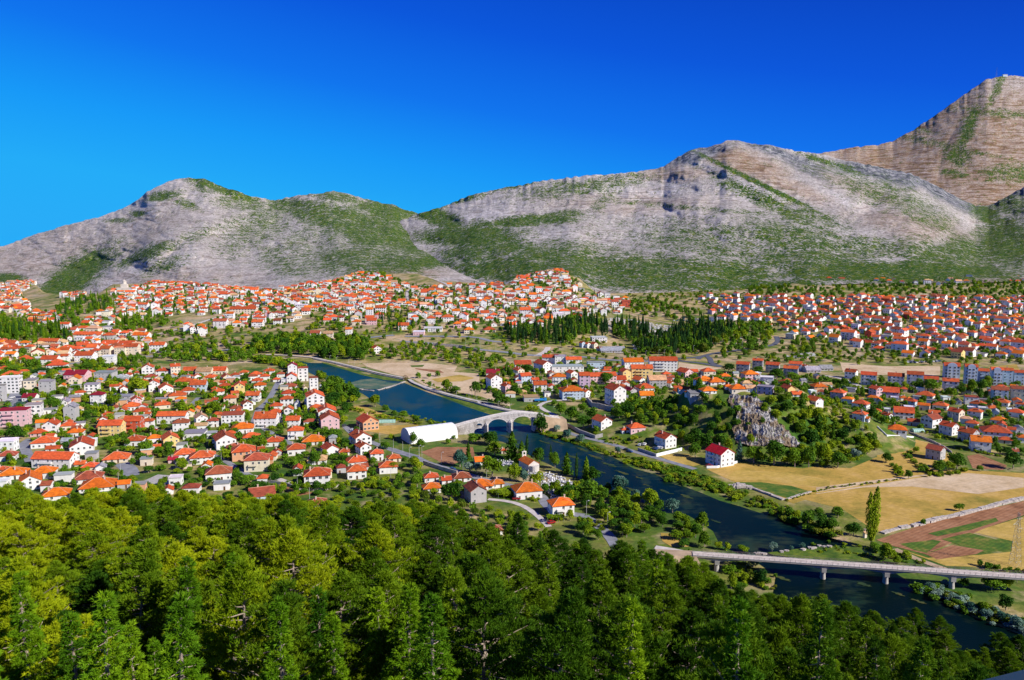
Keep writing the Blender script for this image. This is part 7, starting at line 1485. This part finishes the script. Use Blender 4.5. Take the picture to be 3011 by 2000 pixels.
# lamp posts and wooden poles
def lamp_mesh(h, head=True):
    mb = MB(); mb.bar((0, 0, 0), (0, 0, h), .11, 6, .07); o_ = mb.build('g', M_POLE); a = o_.data; bpy.data.objects.remove(o_)
    mb = MB(); mb.bar((0, 0, h), (.9, 0, h + .3), .05, 4); mb.box(.6, 1.4, -.18, .18, h + .25, h + .42); o_ = mb.build('g', M_FRAME); b_ = o_.data; bpy.data.objects.remove(o_); return a, b_
LM = {7: lamp_mesh(7), 4: lamp_mesh(4.2), 9: lamp_mesh(9.5)}
def lamp(P, x, y, k, desc, kind='street_lamp', rz=0):
    X, Y, Z = hit(*P(x, y)); e = empty(kind, (X, Y, Z + (1.0 if desc == 'walkway lamp' else 0)), R(rz)); ob('post', LM[k][0], e)
    if kind == 'street_lamp': ob('lamp_head', LM[k][1], e)
    e['category'] = 'street lamp' if kind == 'street_lamp' else 'pole'; REG.append((e, desc, *proj(X, Y, Z + k / 2), 'lamp'))
for x, y in [(715, 870), (778, 880), (885, 905), (937, 918), (990, 932), (1050, 945), (1165, 980), (1480, 1080), (1640, 1140), (1730, 1165), (1985, 1225)]: lamp(CM, x, y, 4, 'walkway lamp')
for x, y in [(245, 305), (505, 385), (720, 440), (832, 470), (943, 500), (1068, 530), (1290, 560), (1520, 555), (1630, 570)]: lamp(CC, x, y, 4, 'walkway lamp')
for x, y in [(1283, 690), (1435, 700), (1578, 712), (1697, 722), (1822, 738), (1953, 755), (2088, 772), (2230, 790)]: lamp(CM, x, y, 9, 'tall roadside lamp')
for x, y in [(1063, 880), (1300, 860), (1420, 850), (1470, 850), (1580, 860), (1735, 810), (1760, 880), (2180, 770), (75, 820), (518, 770), (610, 820)]: lamp(CN, x, y, 9, 'tall roadside lamp')
for x, y in [(1787, 570), (2015, 700)]: lamp(CX, x, y, 7, 'street lamp beside the bending road')
for x, y in [(145, 1020), (350, 1085), (115, 1010), (15, 1030)]: lamp(CC, x, y, 7, 'street lamp on the allotment street')
for x, y in [(1843, 860), (1985, 935), (2083, 960), (2255, 1010), (1632, 770), (980, 1355), (1958, 1265), (1107, 1465), (183, 1080)]: lamp(CB, x, y, 7, 'pale pole', 'utility_pole')
for x, y in [(1040, 1100), (1262, 1150), (1244, 1300), (1224, 590), (1035, 540)]: lamp(CA, x, y, 7, 'pale pole', 'utility_pole')
for x, y in [(575, 1180), (907, 1370), (822, 1240), (670, 380)]: lamp(CC, x, y, 7, 'pale pole', 'utility_pole')
for x, y in [(785, 290), (1128, 300), (2168, 400), (1180, 300), (2045, 260), (2245, 250)]: lamp(CD, x, y, 7, 'pale pole', 'utility_pole')
for x, y in [(30, 420), (380, 430), (1018, 390), (990, 560), (1422, 640), (1868, 600), (2115, 660), (1785, 560), (205, 450), (108, 250)]: lamp(CE, x, y, 7, 'pale pole', 'utility_pole')
# lattice pylons and the summit mast
def pylon(P, x, y, H, wb, label, name='electricity_pylon', cat='pylon', pos=None, arms=True):
    X, Y, Z = pos or hit(*P(x, y)); e = empty(name, (X, Y, Z - .3), R(20)); mb = MB(); nl = 9; th = .045 * H / 22
    def wd(k): return wb / 2 * (1 - .82 * k / nl)
    for k in range(nl):
        z0, z1 = H * k / nl, H * (k + 1) / nl; a, b_ = wd(k), wd(k + 1); c0 = [(-a, -a), (a, -a), (a, a), (-a, a)]; c1 = [(-b_, -b_), (b_, -b_), (b_, b_), (-b_, b_)]
        for q in range(4):
            mb.bar((*c0[q], z0), (*c1[q], z1), th); mb.bar((*c0[q], z0), (*c1[(q + 1) % 4], z1), th * .6); mb.bar((*c0[(q + 1) % 4], z0), (*c1[q], z1), th * .6); mb.bar((*c1[q], z1), (*c1[(q + 1) % 4], z1), th * .6)
    mb.build('lattice_tower', M_STEEL, e)
    if arms:
        for z, L, s_ in ((.70, 2.6, 1), (.80, 2.6, -1), (.89, 2.3, 1)):
            mb = MB(); L *= H / 22
            mb.bar((0, 0, H * z), (s_ * L, 0, H * z), th * .9); mb.bar((0, 0, H * (z + .05)), (s_ * L, 0, H * z), th * .7); mb.bar((s_ * L, 0, H * z), (s_ * L, 0, H * z - 1.2), th * .7); mb.build('cross_arm', M_STEEL, e)
    return setp(e, label, cat)
pylon(CG, 1525, 688, 23, 3.4, 'tall grey lattice pylon standing in the dry field at the right edge')
pylon(CE, 473, 740, 16, 2.6, 'small blue-grey lattice pylon on the wooded flank of the rocky knoll')
_, M3g = None, M3
def on_m3(u):
    X, Y, Z, mk_, VV = M3; us_ = 1505.5 + X[-1] / Y[-1] * F * 1.0; i = int(np.argmin([abs(proj(X[-1, k], Y[-1, k], Z[-1, k])[0] - u) for k in range(X.shape[1])])); return X[-1, i], Y[-1, i], Z[-1, i]
pylon(None, 0, 0, 58, 9, 'thin telecom mast on the summit of the right mountain', 'telecom_mast', 'mast', on_m3(2929), False)
X, Y, Z = on_m3(2955); e = empty('summit_building', (X, Y, Z), 0); setp(e, 'small white building beside the mast on the mountain top', 'building')
mb = MB(); mb.box(-14, 14, -6, 6, -4, 9); q = mb.build('wall', M_WALL, e); q.color = (.7, .7, .7, 1); mb = MB(); mb.box(-15, 15, -7, 7, 9, 10); q = mb.build('roof', M_WALL, e); q.color = (.5, .5, .5, 1)
# water wheel at the end of the weir
X, Y, Z = hit(*CM(1405, 1052)); e = empty('water_wheel', (X, Y, Z), R(20)); setp(e, 'dark wooden water wheel between the weir and the walkway', 'water wheel')
mb = MB(); n = 16
for k in range(n):
    a0, a1 = 2 * math.pi * k / n, 2 * math.pi * (k + 1) / n
    for y in (-.6, .6): mb.bar((2.6 * math.cos(a0), y, 2 + 2.6 * math.sin(a0)), (2.6 * math.cos(a1), y, 2 + 2.6 * math.sin(a1)), .12); mb.bar((0, y, 2), (2.6 * math.cos(a0), y, 2 + 2.6 * math.sin(a0)), .07)
    mb.bar((2.6 * math.cos(a0), -.6, 2 + 2.6 * math.sin(a0)), (2.6 * math.cos(a0), .6, 2 + 2.6 * math.sin(a0)), .12)
mb.build('wheel', M_WOOD, e); mb = MB()
for y in (-1.1, 1.1): mb.bar((-1.2, y, 0), (0, y, 2.2), .15); mb.bar((1.2, y, 0), (0, y, 2.2), .15)
mb.bar((0, -1.2, 2), (0, 1.2, 2), .15); mb.build('frame', M_WOOD, e)
# greenhouse and small hut
for P, x, y, L, W_, lb in ((CB, 1920, 650, 12, 4, 'long low green plastic greenhouse in the river gardens'), (CE, 1060, 745, 8, 5, 'blue-green plastic tunnel right of the white bungalow')):
    X, Y, Z = hit(*P(x, y)); e = empty('greenhouse', (X, Y, 0), R(5)); setp(e, lb, 'greenhouse'); n = 8; V = []; Fc = []
    for q, xx in enumerate((-L / 2, L / 2)):
        for k in range(n + 1): V.append((xx, W_ / 2 * math.cos(math.pi * k / n), 2.2 * math.sin(math.pi * k / n)))
    Fc = [(k, k + 1, n + 2 + k, n + 1 + k) for k in range(n)] + [tuple(range(n + 1)), tuple(range(n + 1, 2 * n + 2))]
    mk('plastic_cover', V, Fc, simple('pale_green_plastic', (.30, .50, .42), .4, .3, .8), e); mb = MB()
    for xx in np.linspace(-L / 2, L / 2, 7):
        for k in range(n): mb.bar((xx, (W_ / 2 + .03) * math.cos(math.pi * k / n), 2.23 * math.sin(math.pi * k / n)), (xx, (W_ / 2 + .03) * math.cos(math.pi * (k + 1) / n), 2.23 * math.sin(math.pi * (k + 1) / n)), .05)
    mb.build('hoops', M_STEEL, e)
house(CG, 2.613, 372, 478, 34, 26, 'g', 30, 'c', 't', label='tiny ruined stone hut beside the foot of the slender poplar', name='hut', cat='hut', nowin=True)
# corner of the viewpoint canopy at the lower right of the frame
q0, q1, q2 = Vector(at_depth(2840, 2012, 12)), Vector(at_depth(3040, 1962, 12)), Vector(at_depth(3060, 2200, 9)); q3 = Vector(at_depth(2900, 2200, 9))
mb = MB(); mb.add([q0, q1, q2, q3] + [p - Vector((0, 0, .12)) for p in (q0, q1, q2, q3)], [(3, 2, 1, 0), (4, 5, 6, 7), (0, 1, 5, 4), (1, 2, 6, 5), (2, 3, 7, 6), (3, 0, 4, 7)])
setp(mb.build('metal_canopy', simple('teal_metal', (.03, .10, .13), .5, .15, 1)), 'corner of a dark teal metal canopy at the bottom right corner', 'canopy')

# ------------------------------------------------------------------ labels that single out each repeat by its look and nearest landmark
LMK = [('the stone arch bridge', 1490, 1240), ('the white tent hall', 1270, 1285), ('the cemetery chapel', 1565, 1365), ('the yellow balcony block', 330, 1260), ('the brick-red house', 395, 1245), ('the white office block', 35, 1130), ('the pink apartment block', 45, 1230),
       ('the dormered white house', 165, 1355), ('the maroon roofed block', 230, 1110), ('the stepped riverside blocks', 880, 1110), ('the glazed riverside apartments', 925, 1180), ('the pinkish riverside block', 970, 1250), ('the peach brick house', 1082, 1245), ('the four windowed house', 933, 1400),
       ('the terracotta house', 715, 1340), ('the grey shuttered house', 1395, 1460), ('the house by the road bend', 1645, 1500), ('the blue lorry', 1590, 1175), ('the pale porched villa', 1680, 1155), ('the stepped white house', 1810, 1165), ('the lilac apartment row', 1760, 1120), ('the yellow apartments', 1890, 1100),
       ('the five storey apartments', 1950, 1075), ('the white school', 1680, 1080), ('the crimson roofed house', 2115, 1345), ('the parking yard', 1940, 1315), ('the dormered pink house', 1870, 1265), ('the rocky crag', 2230, 1250), ('the knoll pylon', 2533, 1240), ('the brick infill house', 2750, 1325), ('the white bungalow', 2635, 1265),
       ('the arched blue blocks', 2850, 1110), ('the tree lined apartments', 2650, 1110), ('the traffic loop', 2080, 1060), ('the staggered grey apartments', 2270, 1090), ('the glazed balcony house', 2880, 1310), ('the lone poplar', 2560, 1520), ('the field pylon', 2985, 1600), ('the concrete bridge', 2500, 1660), ('the stone heap', 2172, 1433),
       ('the water wheel', 1192, 1118), ('the round cornered cafe', 322, 1060), ('the long seminary', 720, 915), ('the beige school', 150, 1005), ('the cypress wood', 1950, 1000), ('the twin dry lot sheds', 2410, 1085), ('the red mansard guesthouse', 510, 1235), ('the grey office road bend', 95, 1330), ('the tall white gabled tower house', 517, 1090), ('the allotments', 1290, 1330)]
LMW = [('the left edge of the picture', 0, 1500), ('the bottom left corner', 0, 1990), ('the lower left wood', 500, 1800), ('the left roofs at the wood edge', 330, 1440), ('the four windowed house', 933, 1420), ('the bottom centre', 1500, 1990), ('the grey shuttered house', 1395, 1490), ('the house by the road bend', 1645, 1540),
       ('the wood centre', 1200, 1750), ('the road end', 1820, 1620), ('the bridge abutment', 2070, 1650), ('the bridge piers', 2500, 1750), ('the bottom right corner', 3011, 1990), ('the right river bend', 2800, 1850), ('the lower right wood', 2200, 1850), ('the lower middle left', 850, 1750)]
ORD = ['', 'second ', 'third ', 'fourth ', 'fifth ', 'sixth ', 'seventh ', 'eighth ', 'ninth ', 'tenth '] + [f'{n}th ' for n in range(11, 21)] + ['21st ', '22nd ', '23rd '] + [f'{n}th ' for n in range(24, 31)] + ['31st ', '32nd ', '33rd '] + [f'{n}th ' for n in range(34, 99)]
grp = {}
for e, desc, u, v, kind in REG:
    L = LMW if kind == 'wood' else LMK
    nm, lu, lv = min(L, key=lambda q: (q[1] - u) ** 2 + (1.6 * (q[2] - v)) ** 2); du, dv = u - lu, (v - lv) * 1.6
    d = ('right of' if du > 0 else 'left of') if abs(du) > abs(dv) else ('below' if dv > 0 else 'above')
    grp.setdefault((desc, nm, d), []).append((math.hypot(du, dv), e))
for (desc, nm, d), L in grp.items():
    L.sort(key=lambda q: q[0])
    for k, (_, e) in enumerate(L):
        words = f'{desc}, {ORD[k]}nearest {d} {nm}' if len(L) > 1 else f'{desc} {d} {nm}'
        wl_ = words.split()
        if len(wl_) > 16: words = words.replace(' storey', '-storey').replace('red-orange ', 'red ').replace(' with ', ', ').replace('bright ', '')
        wl_ = words.split(); e['label'] = ' '.join(wl_[:16])
print('objects', len(bpy.data.objects))
